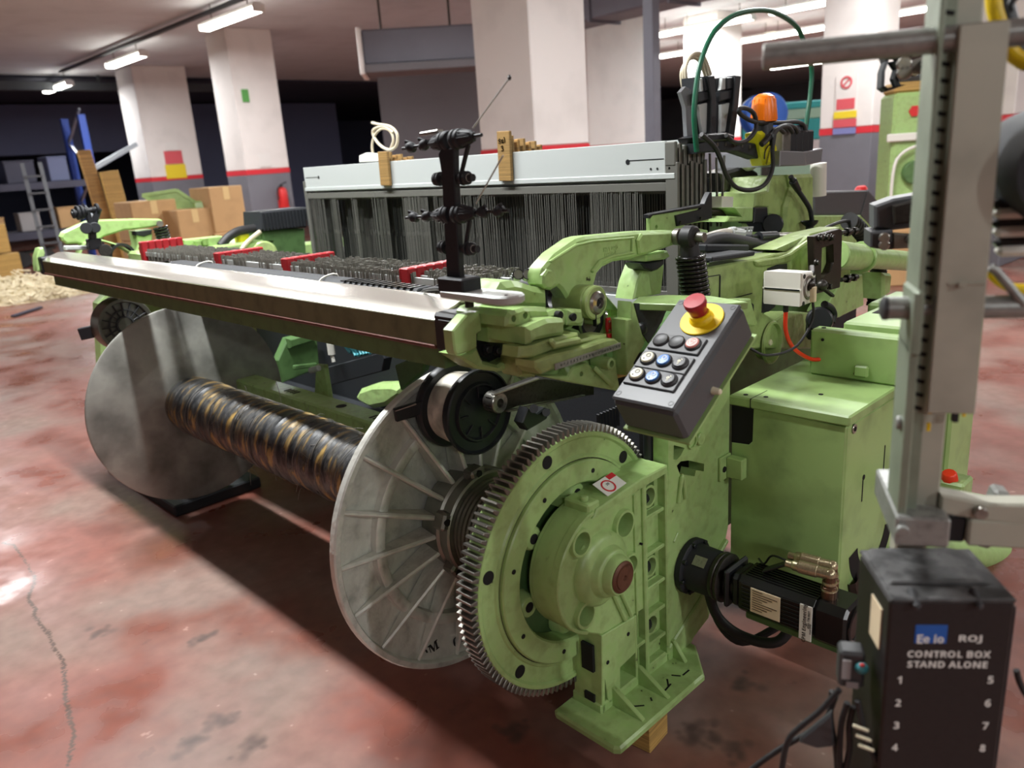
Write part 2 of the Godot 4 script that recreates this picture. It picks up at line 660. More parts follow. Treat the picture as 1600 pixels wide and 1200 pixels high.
	mat("teal", c8(52, 170, 168), 0.5)
	mat("mint", c8(160, 196, 170), 0.5)
	mat("drum_blue", c8(34, 86, 172), 0.5)
	mat("sign_white", c8(222, 218, 214), 0.6)
	mat("sign_red", c8(206, 84, 92), 0.6)
	mat("sign_yellow", c8(226, 200, 40), 0.6)
	mat("sign_blue", c8(120, 124, 176), 0.6)
	mat("sign_green", c8(86, 152, 76), 0.6)
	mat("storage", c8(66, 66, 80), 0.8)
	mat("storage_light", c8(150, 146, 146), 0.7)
	mat("cyan_tube", c8(72, 150, 160), 0.4)
	mat("ruler", c8(170, 170, 158), 0.4, 0.5, fine, 4.0)
	mat("sticker", c8(232, 214, 180), 0.5)
	floor_material()

func floor_material():
	var N := 1400
	var imgs := []
	for spec in [[0.0042, 71, 4], [0.011, 72, 5], [0.07, 73, 4], [0.03, 74, 4]]:
		var f := FastNoiseLite.new()
		f.noise_type = FastNoiseLite.TYPE_SIMPLEX_SMOOTH
		f.frequency = spec[0]
		f.seed = spec[1]
		f.fractal_octaves = spec[2]
		imgs.append(f.get_seamless_image(N, N).get_data())
	var out := PackedByteArray()
	out.resize(N * N * 3)
	var rgh := PackedByteArray()
	rgh.resize(N * N)
	var a: PackedByteArray = imgs[0]
	var b: PackedByteArray = imgs[1]
	var c: PackedByteArray = imgs[2]
	var d: PackedByteArray = imgs[3]
	for i in N * N:
		var t := clampf((a[i] * 0.65 + b[i] * 0.35 - 100.0) / 84.0, 0.0, 1.0)   # bare grey patches in the red coat
		var v := 0.86 + 0.14 * (c[i] / 255.0) + 0.1 * (b[i] / 255.0 - 0.5)
		if d[i] < 34:
			v *= 0.93
		var w := 1.0 if c[i] > 228 else 0.0
		var r := (lerpf(142.0, 138.0, t) * v) + w * 30.0
		var g := (lerpf(86.0, 114.0, t) * v) + w * 34.0
		var bl := (lerpf(73.0, 103.0, t) * v) + w * 34.0
		out[i * 3] = clampi(int(r), 0, 255)
		out[i * 3 + 1] = clampi(int(g), 0, 255)
		out[i * 3 + 2] = clampi(int(bl), 0, 255)
		rgh[i] = clampi(int(84 + 36 * t + (b[i] - 128) * 0.5 + (255 - c[i]) * 0.12), 30, 255)
	var im := Image.create_from_data(N, N, false, Image.FORMAT_RGB8, out)
	# the long crack and a few oil stains
	var rng := RandomNumberGenerator.new()
	rng.seed = 5
	var crack := [Vector2(-0.6933, -2.5446), Vector2(-0.668, -2.4773), Vector2(-0.6717, -2.3479), Vector2(-0.685, -2.1186), Vector2(-0.7014, -2.0537), Vector2(-0.7276, -1.9975), Vector2(-0.7498, -1.9398), Vector2(-0.7486, -1.8507), Vector2(-0.7631, -1.8082), Vector2(-0.7645, -1.7286), Vector2(-0.7631, -1.649), Vector2(-0.7742, -1.5669), Vector2(-0.7762, -1.4497), Vector2(-0.8028, -1.3428), Vector2(-0.827, -1.2515), Vector2(-0.8452, -1.1538), Vector2(-0.8598, -1.0604), Vector2(-0.9079, -0.9548)]
	for k in crack.size() - 1:
		for s in 40:
			var p: Vector2 = crack[k].lerp(crack[k + 1], s / 40.0) / 8.0 * N
			im.fill_rect(Rect2i(posmod(int(p.x + rng.randf_range(-0.7, 0.7)), N), posmod(int(p.y + rng.randf_range(-0.7, 0.7)), N), 1, 1), c8(84, 64, 54))
	var stains := [Vector2(0.1782, 0.1451), Vector2(0.2009, 0.2198), Vector2(0.1889, 0.1243), Vector2(-0.1034, -0.216), Vector2(-0.5671, -0.8102), Vector2(-0.6593, -0.793), Vector2(-0.5758, -0.6693), Vector2(-0.4544, -1.2226), Vector2(-0.6553, -1.5185), Vector2(0.7282, -0.106), Vector2(0.4042, 0.121)]
	for k in stains.size():
		var q: Vector2 = stains[k] / 8.0 * N
		for s in 14:
			var c0 := q + Vector2(rng.randfn(0, 4), rng.randfn(0, 3))
			var rad := rng.randf_range(1.2, 3.2)
			for dy in range(-4, 5):
				for dx in range(-4, 5):
					var w := clampf(1.3 - Vector2(dx, dy).length() / rad, 0, 1) * 0.45
					var px := posmod(int(c0.x) + dx, N)
					var py := posmod(int(c0.y) + dy, N)
					im.set_pixel(px, py, im.get_pixel(px, py).lerp(c8(78, 62, 56), w))
	var m := StandardMaterial3D.new()
	m.resource_name = "floor"
	m.albedo_texture = ImageTexture.create_from_image(im)
	m.roughness_texture = ImageTexture.create_from_image(Image.create_from_data(N, N, false, Image.FORMAT_L8, rgh))
	m.roughness_texture_channel = BaseMaterial3D.TEXTURE_CHANNEL_RED
	m.roughness = 1.0
	m.uv1_scale = Vector3(6, 6, 1)
	M["floor"] = m

const BROT := -0.0524   # the hall stands three degrees off the loom
func pillar(corner: Vector3, l: float, r: float, label_sign := 0):
	var B := Basis(Vector3.UP, BROT)
	var R := B * Vector3.RIGHT
	var L := B * Vector3.FORWARD
	var c := Vector3(corner.x, 0, corner.z) + R * r * 0.5 + L * l * 0.5
	var b := mb(B, c)
	b.bx(Vector3(-r / 2, 1.42, -l / 2), Vector3(r / 2, 3.5, l / 2), 0.01)
	var o := struct("pillar", b, "wall_white")
	b = mb(B, c)
	b.bx(Vector3(-r / 2 - 0.002, 1.345, -l / 2 - 0.002), Vector3(r / 2 + 0.002, 1.42, l / 2 + 0.002))
	struct("stripe", b, "stripe_red", o)
	b = mb(B, c)
	b.bx(Vector3(-r / 2 - 0.001, 0.0, -l / 2 - 0.001), Vector3(r / 2 + 0.001, 1.345, l / 2 + 0.001), 0.01)
	struct("dado", b, "wall_gray", o)

func room():
	var fl := MeshInstance3D.new()
	var pm := PlaneMesh.new()
	pm.size = Vector2(48, 48)
	fl.mesh = pm
	fl.material_override = M["floor"]
	fl.position = Vector3(8, 0, -8)
	fl.name = "floor"
	fl.set_meta("kind", "structure")
	add_child(fl)
	var b := mb()
	b.bx(Vector3(-16, -0.3, -32), Vector3(32, -0.01, 16))
	struct("floor_slab", b, "wall_gray")
	b = mb()
	b.bx(Vector3(-9, 3.5, -17.25), Vector3(32, 3.8, 12))
	struct("ceiling", b, "ceiling_paint")
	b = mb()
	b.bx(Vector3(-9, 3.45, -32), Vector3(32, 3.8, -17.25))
	struct("ceiling_unlit", b, "ceiling_shaded")  # same ceiling, its lack of light put into a darker colour
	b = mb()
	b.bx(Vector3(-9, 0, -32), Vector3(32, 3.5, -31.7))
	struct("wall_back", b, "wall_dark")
	b = mb()
	b.bx(Vector3(31.7, 0, -32), Vector3(32, 3.5, 12))
	struct("wall_right", b, "wall_mid")
	b = mb()
	b.bx(Vector3(-9, 0, -32), Vector3(-8.7, 3.5, 12))
	struct("wall_left", b, "wall_mid")
	b = mb()
	b.bx(Vector3(-9, 0, 11.7), Vector3(32, 3.5, 12))
	struct("wall_front", b, "wall_mid")
	# pillars
	pillar(Vector3(3.8914, 1.4133, -3.8198), 0.73, 0.67)
	pillar(Vector3(4.8876, 1.3815, -11.0571), 0.76, 0.74)
	pillar(Vector3(5.0836, 1.3676, -15.4458), 1.0, 1.03)
	pillar(Vector3(8.5735, 1.3926, -2.8759), 0.64, 0.56)
	pillar(Vector3(8.0369, 1.4776, -6.6783), 0.9, 1.58)
	pillar(Vector3(7.548, 1.4217, -1.1761), 0.62, 3.0)
	pillar(Vector3(11.643, 1.5082, -6.7744), 0.7, 0.75)
	# darker partition and hoods in the unlit bay behind the heald frames
	var p: Array = [Vector3(7.6408, 2.7477, -11.1287), Vector3(9.1165, 2.6356, -9.9031), Vector3(7.5327, 1.5618, -11.2066)]
	b = mb()
	var u: Vector3 = (p[1] - p[0]) * Vector3(1, 0, 1)
	b.xf = Transform3D(Basis(u.normalized(), Vector3.UP, u.normalized().cross(Vector3.UP)), Vector3(p[0].x, 0, p[0].z))
	b.bx(Vector3(0, 0, -0.3), Vector3(u.length() + 1.0, 2.85, 0))
	struct("wall_partition", b, "wall_mid")
	p = [Vector3(5.1239, 2.7539, -8.011), Vector3(6.3914, 2.6955, -6.9748), Vector3(5.0883, 2.3876, -8.0358), Vector3(5.3545, 2.3861, -7.845), Vector3(5.3261, 2.8032, -7.866)]
	u = (p[1] - p[0]) * Vector3(1, 0, 1)
	b = mb(Basis(u.normalized(), Vector3.UP, u.normalized().cross(Vector3.UP)), Vector3(p[0].x, 0, p[0].z))
	var o := thing("ventilation_duct", "dark grey ventilation hood under the ceiling behind the two black post heads", "duct", Vector3(p[0].x, 2.8, p[0].z))
	b = mb(Basis(u.normalized(), Vector3.UP, u.normalized().cross(Vector3.UP)), Vector3(p[0].x, 0, p[0].z))
	b.bx(Vector3(0.06, 2.6, -0.6), Vector3(u.length() + 1.2, 3.02, 0), 0.02)
	part("hood", b, "duct", o)
	b = mb(Basis(u.normalized(), Vector3.UP, u.normalized().cross(Vector3.UP)), Vector3(p[0].x, 0, p[0].z))
	b.bx(Vector3(0.06, 2.5, -0.6), Vector3(u.length() + 1.2, 2.6, 0.06), 0.01)
	part("rim", b, "wall_mid", o)
	b = mb(Basis(u.normalized(), Vector3.UP, u.normalized().cross(Vector3.UP)), Vector3(p[0].x, 0, p[0].z))
	b.bx(Vector3(0, 2.48, -0.65), Vector3(0.06, 3.04, 0.08), 0.01)
	part("end_plate", b, "wall_white", o)
	for k in 3:
		b = mb(Basis(u.normalized(), Vector3.UP, u.normalized().cross(Vector3.UP)), Vector3(p[0].x, 0, p[0].z))
		b.cyl(Vector3(0.3 + k * 0.9, 3.0, -0.3), Vector3(0.3 + k * 0.9, 3.5, -0.3), 0.015)
		part("hanger", b, "steel_dark", o)
	# long air duct crossing behind the centre pillar
	p = [Vector3(6.7578, 2.6726, -5.7136), Vector3(6.563, 2.6165, -3.3793)]
	o = thing("air_duct", "long rectangular grey air duct under the ceiling right of the centre pillar", "duct", Vector3(p[0].x, 2.85, p[0].z))
	u = (p[1] - p[0]) * Vector3(1, 0, 1)
	var B := Basis(u.normalized(), Vector3.UP, u.normalized().cross(Vector3.UP))
	for k in 4:
		b = mb(B, Vector3(p[0].x, 0, p[0].z))
		b.bx(Vector3(-1.0 + k * 1.2, 2.85, -0.5), Vector3(0.18 + k * 1.2, 3.25, 0.0), 0.02)
		part("duct_section", b, "duct", o)
		b = mb(B, Vector3(p[0].x, 0, p[0].z))
		b.bx(Vector3(0.17 + k * 1.2, 2.82, -0.53), Vector3(0.21 + k * 1.2, 3.28, 0.03), 0.005)
		part("flange", b, "duct", o)
		b = mb(B, Vector3(p[0].x, 0, p[0].z))
		b.cyl(Vector3(-0.4 + k * 1.2, 3.25, -0.25), Vector3(-0.4 + k * 1.2, 3.5, -0.25), 0.012)
		part("hanger", b, "steel_dark", o)
	# conduit and trays
	b = mb()
	b.bx(Vector3(3.97, 3.4, -16.0), Vector3(4.04, 3.44, 10))
	single("cable_tray", b, "cable_tray", "grey cable tray running above the row of lamps on the left", "cable tray")
	b = mb()
	b.bx(Vector3(-8.6, 3.2, -17.2), Vector3(7.5, 3.36, -17.0))
	for k in 6:
		b.bx(Vector3(-8 + k * 2.6, 3.36, -17.12), Vector3(-7.95 + k * 2.6, 3.5, -17.07))
	single("trunking", b, "cable_tray", "dark steel trunking crossing the hall in front of the unlit storage area", "trunking")
	b = mb()
	b.cyl(Vector3(1.2, 3.47, -15.9), Vector3(1.2, 3.47, 10), 0.025, -1, 8)
	single("conduit", b, "wall_white", "thin painted conduit pipe under the ceiling at the upper left", "pipe")
	p = [Vector3(5.821, 2.3256, -3.9876), Vector3(5.8559, 1.2794, -3.9382)]
	b = mb()
	b.bx(Vector3(p[0].x - 0.06, 0, p[0].z - 0.06), Vector3(p[0].x + 0.06, 3.5, p[0].z + 0.06), 0.005)
	single("post", b, "duct", "slim dark grey square post standing in the hall behind the heald frames", "post")
	# dark storage bay at the far left
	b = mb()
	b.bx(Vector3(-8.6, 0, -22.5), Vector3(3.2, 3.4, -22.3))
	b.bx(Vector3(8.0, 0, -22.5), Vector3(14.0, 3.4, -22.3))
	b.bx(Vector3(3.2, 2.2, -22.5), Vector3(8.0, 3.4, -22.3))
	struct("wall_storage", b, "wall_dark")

func sign_board(called, at: Vector3, rows: Array, w: float, label: String):
	var B := Basis(Vector3.UP, BROT)
	var o := thing(called, label, "sign", at)
	var y := 0.0
	for r in rows:
		var b := mb(B, at)
		b.bx(Vector3(-w * r[2] / 2, y - r[1], 0), Vector3(w * r[2] / 2, y - 0.01, 0.012), 0.002)
		if r.size() > 3:
			var t := mb(B, at)
			for k in r[3].size():
				t.text(r[3][k], Transform3D(Basis.IDENTITY, Vector3(0, y - (k + 0.75) * r[1] / (r[3].size() + 0.4), 0.0125)), r[1] * 0.6 / r[3].size())
			part("panel", [[b, r[0]], [t, r[4]]], "", o)
		else:
			part("panel", b, r[0], o)
		y -= r[1]

func on_pillar(corner: Vector3, u: float, y: float) -> Vector3:
	var q := corner + Basis(Vector3.UP, BROT) * Vector3(u, 0, 0.004)
	q.y = y
	return q

func hall_things():
	var p: Array
	var b: MB
	# signs on pillars
	sign_board("warning_sign", on_pillar(Vector3(5.0836, 1.3676, -15.4458), 0.5, (Vector3(5.6124, 2.077, -15.451)).y), [["sign_white", 0.16, 0.7], ["sign_red", 0.26, 1.0], ["sign_yellow", 0.28, 1.15]], 0.35, "red and yellow warning sign on the pillar at the far left")
	sign_board("safety_sign", on_pillar(Vector3(4.8876, 1.3815, -11.0571), 0.17, (Vector3(5.2117, 2.6297, -11.0017)).y), [["sign_green", 0.2, 0.8]], 0.14, "small green safety sign high on the second pillar from the left")
	sign_board("notice", on_pillar(Vector3(4.8876, 1.3815, -11.0571), 0.33, (Vector3(5.2202, 1.6544, -10.9972)).y), [["sign_white", 0.2, 1.0]], 0.2, "white paper notice just above the red stripe of the second pillar")
	var hc: Vector3 = Vector3(8.5735, 1.3926, -2.8759)
	var at := hc + Basis(Vector3.UP, BROT) * Vector3(-0.004, 0, -0.32)
	at.y = (Vector3(8.5498, 1.9858, -3.1946)).y
	var o := thing("hazard_sign", "stack of prohibition, red, yellow and blue sign panels on the pillar at right", "sign", at)
	var B := Basis(Vector3.UP, BROT - PI / 2)
	var spec := [["sign_red", 0.46, 0.58, 0.22], ["sign_yellow", 0.60, 0.68, 0.28], ["sign_red", 0.69, 0.78, 0.28], ["sign_blue", 0.79, 0.86, 0.28]]
	b = mb(B, at)
	b.bx(Vector3(-0.13, -0.44, 0), Vector3(0.13, 0.02, 0.01))
	for s in spec:
		var c := mb(B, at)
		c.bx(Vector3(-s[3] / 2, 0.22 - s[2], 0.01), Vector3(s[3] / 2, 0.22 - s[1], 0.016))
		part("panel", c, s[0], o)
	part("board", b, "wall_white", o)
	b = mb(B, at)
	b.lathe([Vector2(0.05, 0), Vector2(0.07, 0), Vector2(0.07, 0.008), Vector2(0.05, 0.008)], Transform3D(Basis(Vector3.RIGHT, PI / 2), Vector3(0, -0.06, 0.012)), 24)
	b.box(Vector3(0, -0.06, 0.015), Vector3(0.12, 0.016, 0.006), 0, Basis(Vector3(0, 0, 1), 0.78))
	part("prohibition_ring", b, "sign_red", o)
	# extinguisher on the second pillar
	var ec := on_pillar(Vector3(4.8876, 1.3815, -11.0571), 0.5, (Vector3(5.2383, 0.7764, -10.9876)).y) + Vector3(0, 0, 0.09)
	p = [ec]
	o = thing("fire_extinguisher", "red fire extinguisher hanging on the grey base of the second pillar", "extinguisher", p[0])
	b = mb(Basis.IDENTITY, p[0])
	b.lathe([Vector2(0, 0), Vector2(0.075, 0), Vector2(0.085, 0.015), Vector2(0.085, 0.27), Vector2(0.07, 0.32), Vector2(0.03, 0.345), Vector2(0, 0.345)])
	part("cylinder", b, "red_bright", o)
	b = mb(Basis.IDENTITY, p[0])
	b.cyl(Vector3(0, 0.34, 0), Vector3(0, 0.39, 0), 0.025)
	b.bar(Vector3(0, 0.39, 0), Vector3(0.1, 0.42, 0), 0.02, 0.015)
	part("valve", b, "black", o)
	b = mb(Basis.IDENTITY, p[0])
	b.tube([Vector3(0, 0.37, 0.03), Vector3(-0.1, 0.33, 0.06), Vector3(-0.11, 0.15, 0.06)], 0.012)
	part("hose", b, "rubber", o)
	# blue pallet rack with dim goods
	p = [Vector3(3.9478, 2.4784, -15.2066), Vector3(3.8994, 1.1161, -15.2219), Vector3(4.4567, 2.2867, -15.0365)]
	var base := Vector3(p[0].x, 0, p[0].z)
	o = thing("pallet_rack", "blue and grey pallet rack with dim goods in the dark storage area", "rack", base)
	for x in [[0.0, 0.0], [0.0, -1.0], [-2.7, 0.0], [-2.7, -1.0]]:
		b = mb(Basis.IDENTITY, base)
		b.bx(Vector3(x[0] - 0.06, 0, x[1] - 0.05), Vector3(x[0] + 0.06, 2.6, x[1] + 0.05))
		part("upright", b, "rack_blue", o)
	for k in 4:
		b = mb(Basis.IDENTITY, base)
		b.bar(Vector3(0.0, 0.5 + k * 0.55, -1.0 if k % 2 else 0.0), Vector3(0.0, 1.05 + k * 0.55, 0.0 if k % 2 else -1.0), 0.04, 0.04)
		part("brace", b, "rack_steel", o)
	b = mb(Basis.IDENTITY, base)
	b.bar(Vector3(0.0, 1.65, 0.1), Vector3(0.85, 2.05, 0.1), 0.08, 0.08)
	part("strut", b, "rack_steel", o)
	for y in [0.5, 1.35]:
		for z in [0.0, -1.0]:
			b = mb(Basis.IDENTITY, base)
			b.bx(Vector3(-2.7, y, z - 0.03), Vector3(0, y + 0.1, z + 0.03))
			part("beam", b, "storage", o)
		b = mb(Basis.IDENTITY, base)
		b.bx(Vector3(-2.7, y + 0.1, -1), Vector3(0, y + 0.12, 0))
		part("deck", b, "storage", o)
	var rng := RandomNumberGenerator.new()
	rng.seed = 11
	var slab := ["dim dark box", "pale grey bin", "dark blue case", "brown carton", "low dark case", "grey carton", "black bin", "small brown box"]
	for i in 8:
		var s := Vector3(rng.randf_range(0.3, 0.5), rng.randf_range(0.2, 0.42), rng.randf_range(0.3, 0.55))
		var upper := i % 2 == 0
		var q := base + Vector3(-2.35 + (i / 2) * 0.62, (1.475 if upper else 0.625) + s.y / 2, -0.5)
		b = mb()
		b.box(q, s, 0.01)
		b.box(q + Vector3(0, s.y / 2 + 0.005, 0), Vector3(s.x * 1.04, 0.03, s.z * 1.04), 0.006)
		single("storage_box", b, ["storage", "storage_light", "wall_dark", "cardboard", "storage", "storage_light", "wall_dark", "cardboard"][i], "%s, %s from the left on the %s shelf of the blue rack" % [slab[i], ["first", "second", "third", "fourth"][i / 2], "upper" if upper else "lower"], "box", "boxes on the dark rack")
	# ladder
	p = [Vector3(2.5741, 0.3195, -14.0373), Vector3(2.8263, 0.2893, -13.972), Vector3(2.7302, 1.3016, -13.9974), Vector3(2.9615, 1.2828, -13.9351)]
	o = thing("step_ladder", "grey step ladder leaning in the dark area behind the loom's far end", "ladder", Vector3(p[0].x, 0, p[0].z))
	var h := 1.75
	for k in 2:
		b = mb()
		var f := Vector3(p[k].x, 0.03, p[k].z)
		b.bar(f, f + Vector3(0.05, h, -0.35), 0.06, 0.03)
		part("stile", b, "ladder_dark", o)
	for k in 6:
		b = mb()
		var t := (k + 0.6) / 6.4
		var f0 := Vector3(p[0].x, 0.03, p[0].z).lerp(Vector3(p[0].x, 0.03, p[0].z) + Vector3(0.05, h, -0.35), t)
		var f1 := Vector3(p[1].x, 0.03, p[1].z).lerp(Vector3(p[1].x, 0.03, p[1].z) + Vector3(0.05, h, -0.35), t)
		b.bar(f0, f1, 0.08, 0.03)
		part("tread", b, "ladder_dark", o)
	# standing planks
	p = [Vector3(2.2201, 0.9623, -8.9325), Vector3(2.2192, 1.6154, -8.9329), Vector3(2.1716, 1.7739, -8.949)]
	var pl := [[0.02, 1.5, 0.1, "wood"], [-0.12, 1.75, 0.07, "wood_old"], [0.14, 1.25, 0.06, "wood_old"]]
	var plab := ["wide yellow plank standing upright left of the first pillar", "tall narrow dark plank standing behind the wide yellow plank", "short plank standing against the foot of the first pillar"]
	for k in 3:
		b = mb(Basis(Vector3(0, 0, 1), 0.05 + 0.02 * k) * Basis(Vector3.RIGHT, -0.06), Vector3(p[0].x + pl[k][0], 0.0, p[0].z - 0.1 * k))
		b.bx(Vector3(-pl[k][2], 0, -0.03), Vector3(pl[k][2], pl[k][1], 0.03), 0.004)
		single("plank", b, pl[k][3], plab[k], "plank", "planks left of the first pillar")
	# cartons behind the far end of the loom
	var spots := [[Vector3(1.7145, 0.7081, -6.8837), Vector3(0.42, 0.5, 0.45), "left carton of the lower layer behind the loom's far arm"], [Vector3(1.9556, 0.688, -6.5747), Vector3(0.38, 0.46, 0.45), "middle carton of the lower layer behind the far spring"],
		[Vector3(2.2721, 0.6612, -6.5458), Vector3(0.36, 0.52, 0.45), "right carton of the lower layer beside the second pillar"], [Vector3(1.8562, 0.9341, -7.0443), Vector3(0.42, 0.36, 0.42), "wide carton stacked under the left end of the loose green cover"],
		[Vector3(2.083, 0.8955, -6.7382), Vector3(0.34, 0.3, 0.4), "smaller taped carton stacked in the middle of the pile"], [Vector3(2.3479, 0.9738, -6.731), Vector3(0.34, 0.42, 0.4), "tall orange-brown carton at the right end of the pile"]]
	for i in spots.size():
		var c: Vector3 = spots[i][0]
		var s: Vector3 = spots[i][1]
		if i < 3:
			c.y = s.y / 2 + 0.32
		else:
			c.y = s.y / 2 + 0.32 + spots[i - 3][1].y
			c.x = spots[i - 3][0].x
			c.z = spots[i - 3][0].z
		o = thing("carton", spots[i][2], "carton", c - Vector3(0, s.y / 2, 0), "cartons behind the loom")
		b = mb(Basis(Vector3.UP, 0.015 * i - 0.04), c)
		b.box(Vector3.ZERO, s, 0.008)
		part("box", b, "cardboard", o)
		b = mb(Basis(Vector3.UP, 0.015 * i - 0.04), c)
		b.box(Vector3(0, s.y / 2, 0), Vector3(0.06, 0.004, s.z + 0.004))
		b.box(Vector3(0, s.y / 2 - 0.06, s.z / 2), Vector3(0.06, 0.12, 0.004))
		part("tape", b, "tape", o)
	var pc: Vector3 = spots[1][0]
	pc.y = 0
	o = thing("pallet", "wooden pallet platform carrying the cartons behind the loom", "pallet", pc)
	for k in 7:
		b = mb(Basis.IDENTITY, pc)
		b.bx(Vector3(-0.62, 0.28, -0.55 + k * 0.165), Vector3(0.95, 0.315, -0.42 + k * 0.165), 0.003)
		part("plank", b, "wood_old", o)
	for k in 3:
		b = mb(Basis.IDENTITY, pc)
		b.bx(Vector3(-0.6 + k * 0.7, 0, -0.55), Vector3(-0.5 + k * 0.7, 0.28, 0.55), 0.004)
		part("bearer", b, "wood_old", o)
	# loose green cover lying on the cartons
	p = [Vector3(1.6729, 1.2327, -6.7925), Vector3(1.957, 1.2558, -6.6823), Vector3(2.104, 1.1184, -6.6205), Vector3(2.0513, 1.0512, -6.6431), Vector3(1.8003, 1.0627, -6.7445), Vector3(1.754, 1.1614, -6.7622)]
	o = thing("machine_cover", "loose light green sheet metal cover lying on top of the cartons", "cover", p[0])
	b = mb()
	var up := Vector3(0.1, 0, 0.35)
	b.quad(p[0], p[1], p[2], p[5], Vector3(0, 1, 0.3))
	b.quad(p[5], p[2], p[3], p[4], Vector3(-0.3, 0.2, 1))
	b.quad(p[0] + Vector3(0.02, -0.02, -0.02), p[1] + Vector3(0.02, -0.02, -0.02), p[2] + Vector3(0.02, -0.02, -0.02), p[5] + Vector3(0.02, -0.02, -0.02), Vector3(0, -1, 0))
	b.bar(p[0], p[1], 0.03, 0.03)
	b.bar(p[1], p[2], 0.03, 0.03)
	b.bar(p[0], p[5], 0.03, 0.03)
	b.bar(p[5], p[4], 0.03, 0.03)
	part("sheet", b, "green_sheet", o)
	b = mb()
	b.bar(p[2] + Vector3(-0.02, -0.28, 0.1), p[2] + Vector3(0.0, 0.02, 0.05), 0.12, 0.12, 0.02)
	part("bracket", b, "green", o)
	# carton stack at the left edge
	p = [Vector3(1.5745, 0.281, -12.3171), Vector3(1.7178, 0.904, -12.2866)]
	for k in 2:
		b = mb(Basis(Vector3.UP, 0.3), Vector3(p[0].x - 0.1, 0, p[0].z))
		b.bx(Vector3(-0.3 + 0.05 * k, k * 0.52, -0.25), Vector3(0.24 - 0.1 * k, 0.5 + k * 0.42, 0.25), 0.01)
		b.bx(Vector3(-0.05, 0.5 + k * 0.42, -0.25), Vector3(0.02, 0.504 + k * 0.42, 0.252), 0.001)
		single("crate", b, "wood", ["larger yellow crate on the floor at the left edge", "smaller yellow crate on top of the one at the left edge"][k], "crate")
	# trolley wheel base
	p = [Vector3(2.5434, 0.2327, -15.5861), Vector3(2.9212, 0.3388, -15.4967)]
	o = thing("hand_trolley", "low dark trolley with a round wheel on the floor at the far left", "trolley", Vector3(p[0].x, 0, p[0].z))
	b = mb()
	b.bar(Vector3(p[0].x, 0.25, p[0].z), Vector3(p[1].x + 0.2, 0.3, p[1].z), 0.3, 0.05, 0.01)
	part("chassis", b, "steel_dark", o)
	for k in 2:
		b = mb()
		var q := Vector3(p[k].x, 0.15, p[k].z + 0.15)
		b.cyl(q - Vector3(0, 0, 0.03), q + Vector3(0, 0, 0.03), 0.15, -1, 20, 0.01)
		part("wheel", [[b, "rubber"]], "", o)
	# heap of waste yarn
	var wc: Vector3 = Vector3(1.522, 0, -10.9516)
	b = mb()
	rng.seed = 6
	for i in 900:
		var r := sqrt(rng.randf())
		var an := rng.randf() * TAU
		var q := wc + Vector3(cos(an) * r * 1.15, 0, sin(an) * r * 0.8)
		var hh := 0.3 * (1.0 - r) + 0.03
		var y := rng.randf() * hh
		var pts := []
		var dir := Vector3(rng.randfn(), rng.randfn() * 0.3, rng.randfn()).normalized() * 0.12
		for k in 3:
			pts.append(q + Vector3(0, y + 0.012, 0) + dir * (k - 1) + Vector3(rng.randfn(), absf(rng.randfn()) * 0.6, rng.randfn()) * 0.03)
		b.tube(pts, 0.009, 4, 2)
	b.lathe([Vector2(1.28, 0.0), Vector2(1.0, 0.05), Vector2(0.6, 0.12), Vector2(0.25, 0.21), Vector2(0, 0.26)], Transform3D(Basis.from_scale(Vector3(0.87, 1, 0.6)), wc), 24)
	o = single("yarn_waste", b, "fleece", "heap of pale waste yarn lying on the floor at the far left", "yarn waste")
	o.set_meta("kind", "stuff")
	b = mb()
	p = [Vector3(0.8767, 0.02, -9.0695), Vector3(1.2586, 0.02, -9.4513)]
	b.bar(p[0], p[1], 0.05, 0.025, 0.004)
	single("batten", b, "storage", "dark wooden batten lying on the floor near the waste yarn", "batten")
	# right background: reel, teal machine, other loom
	background_right()

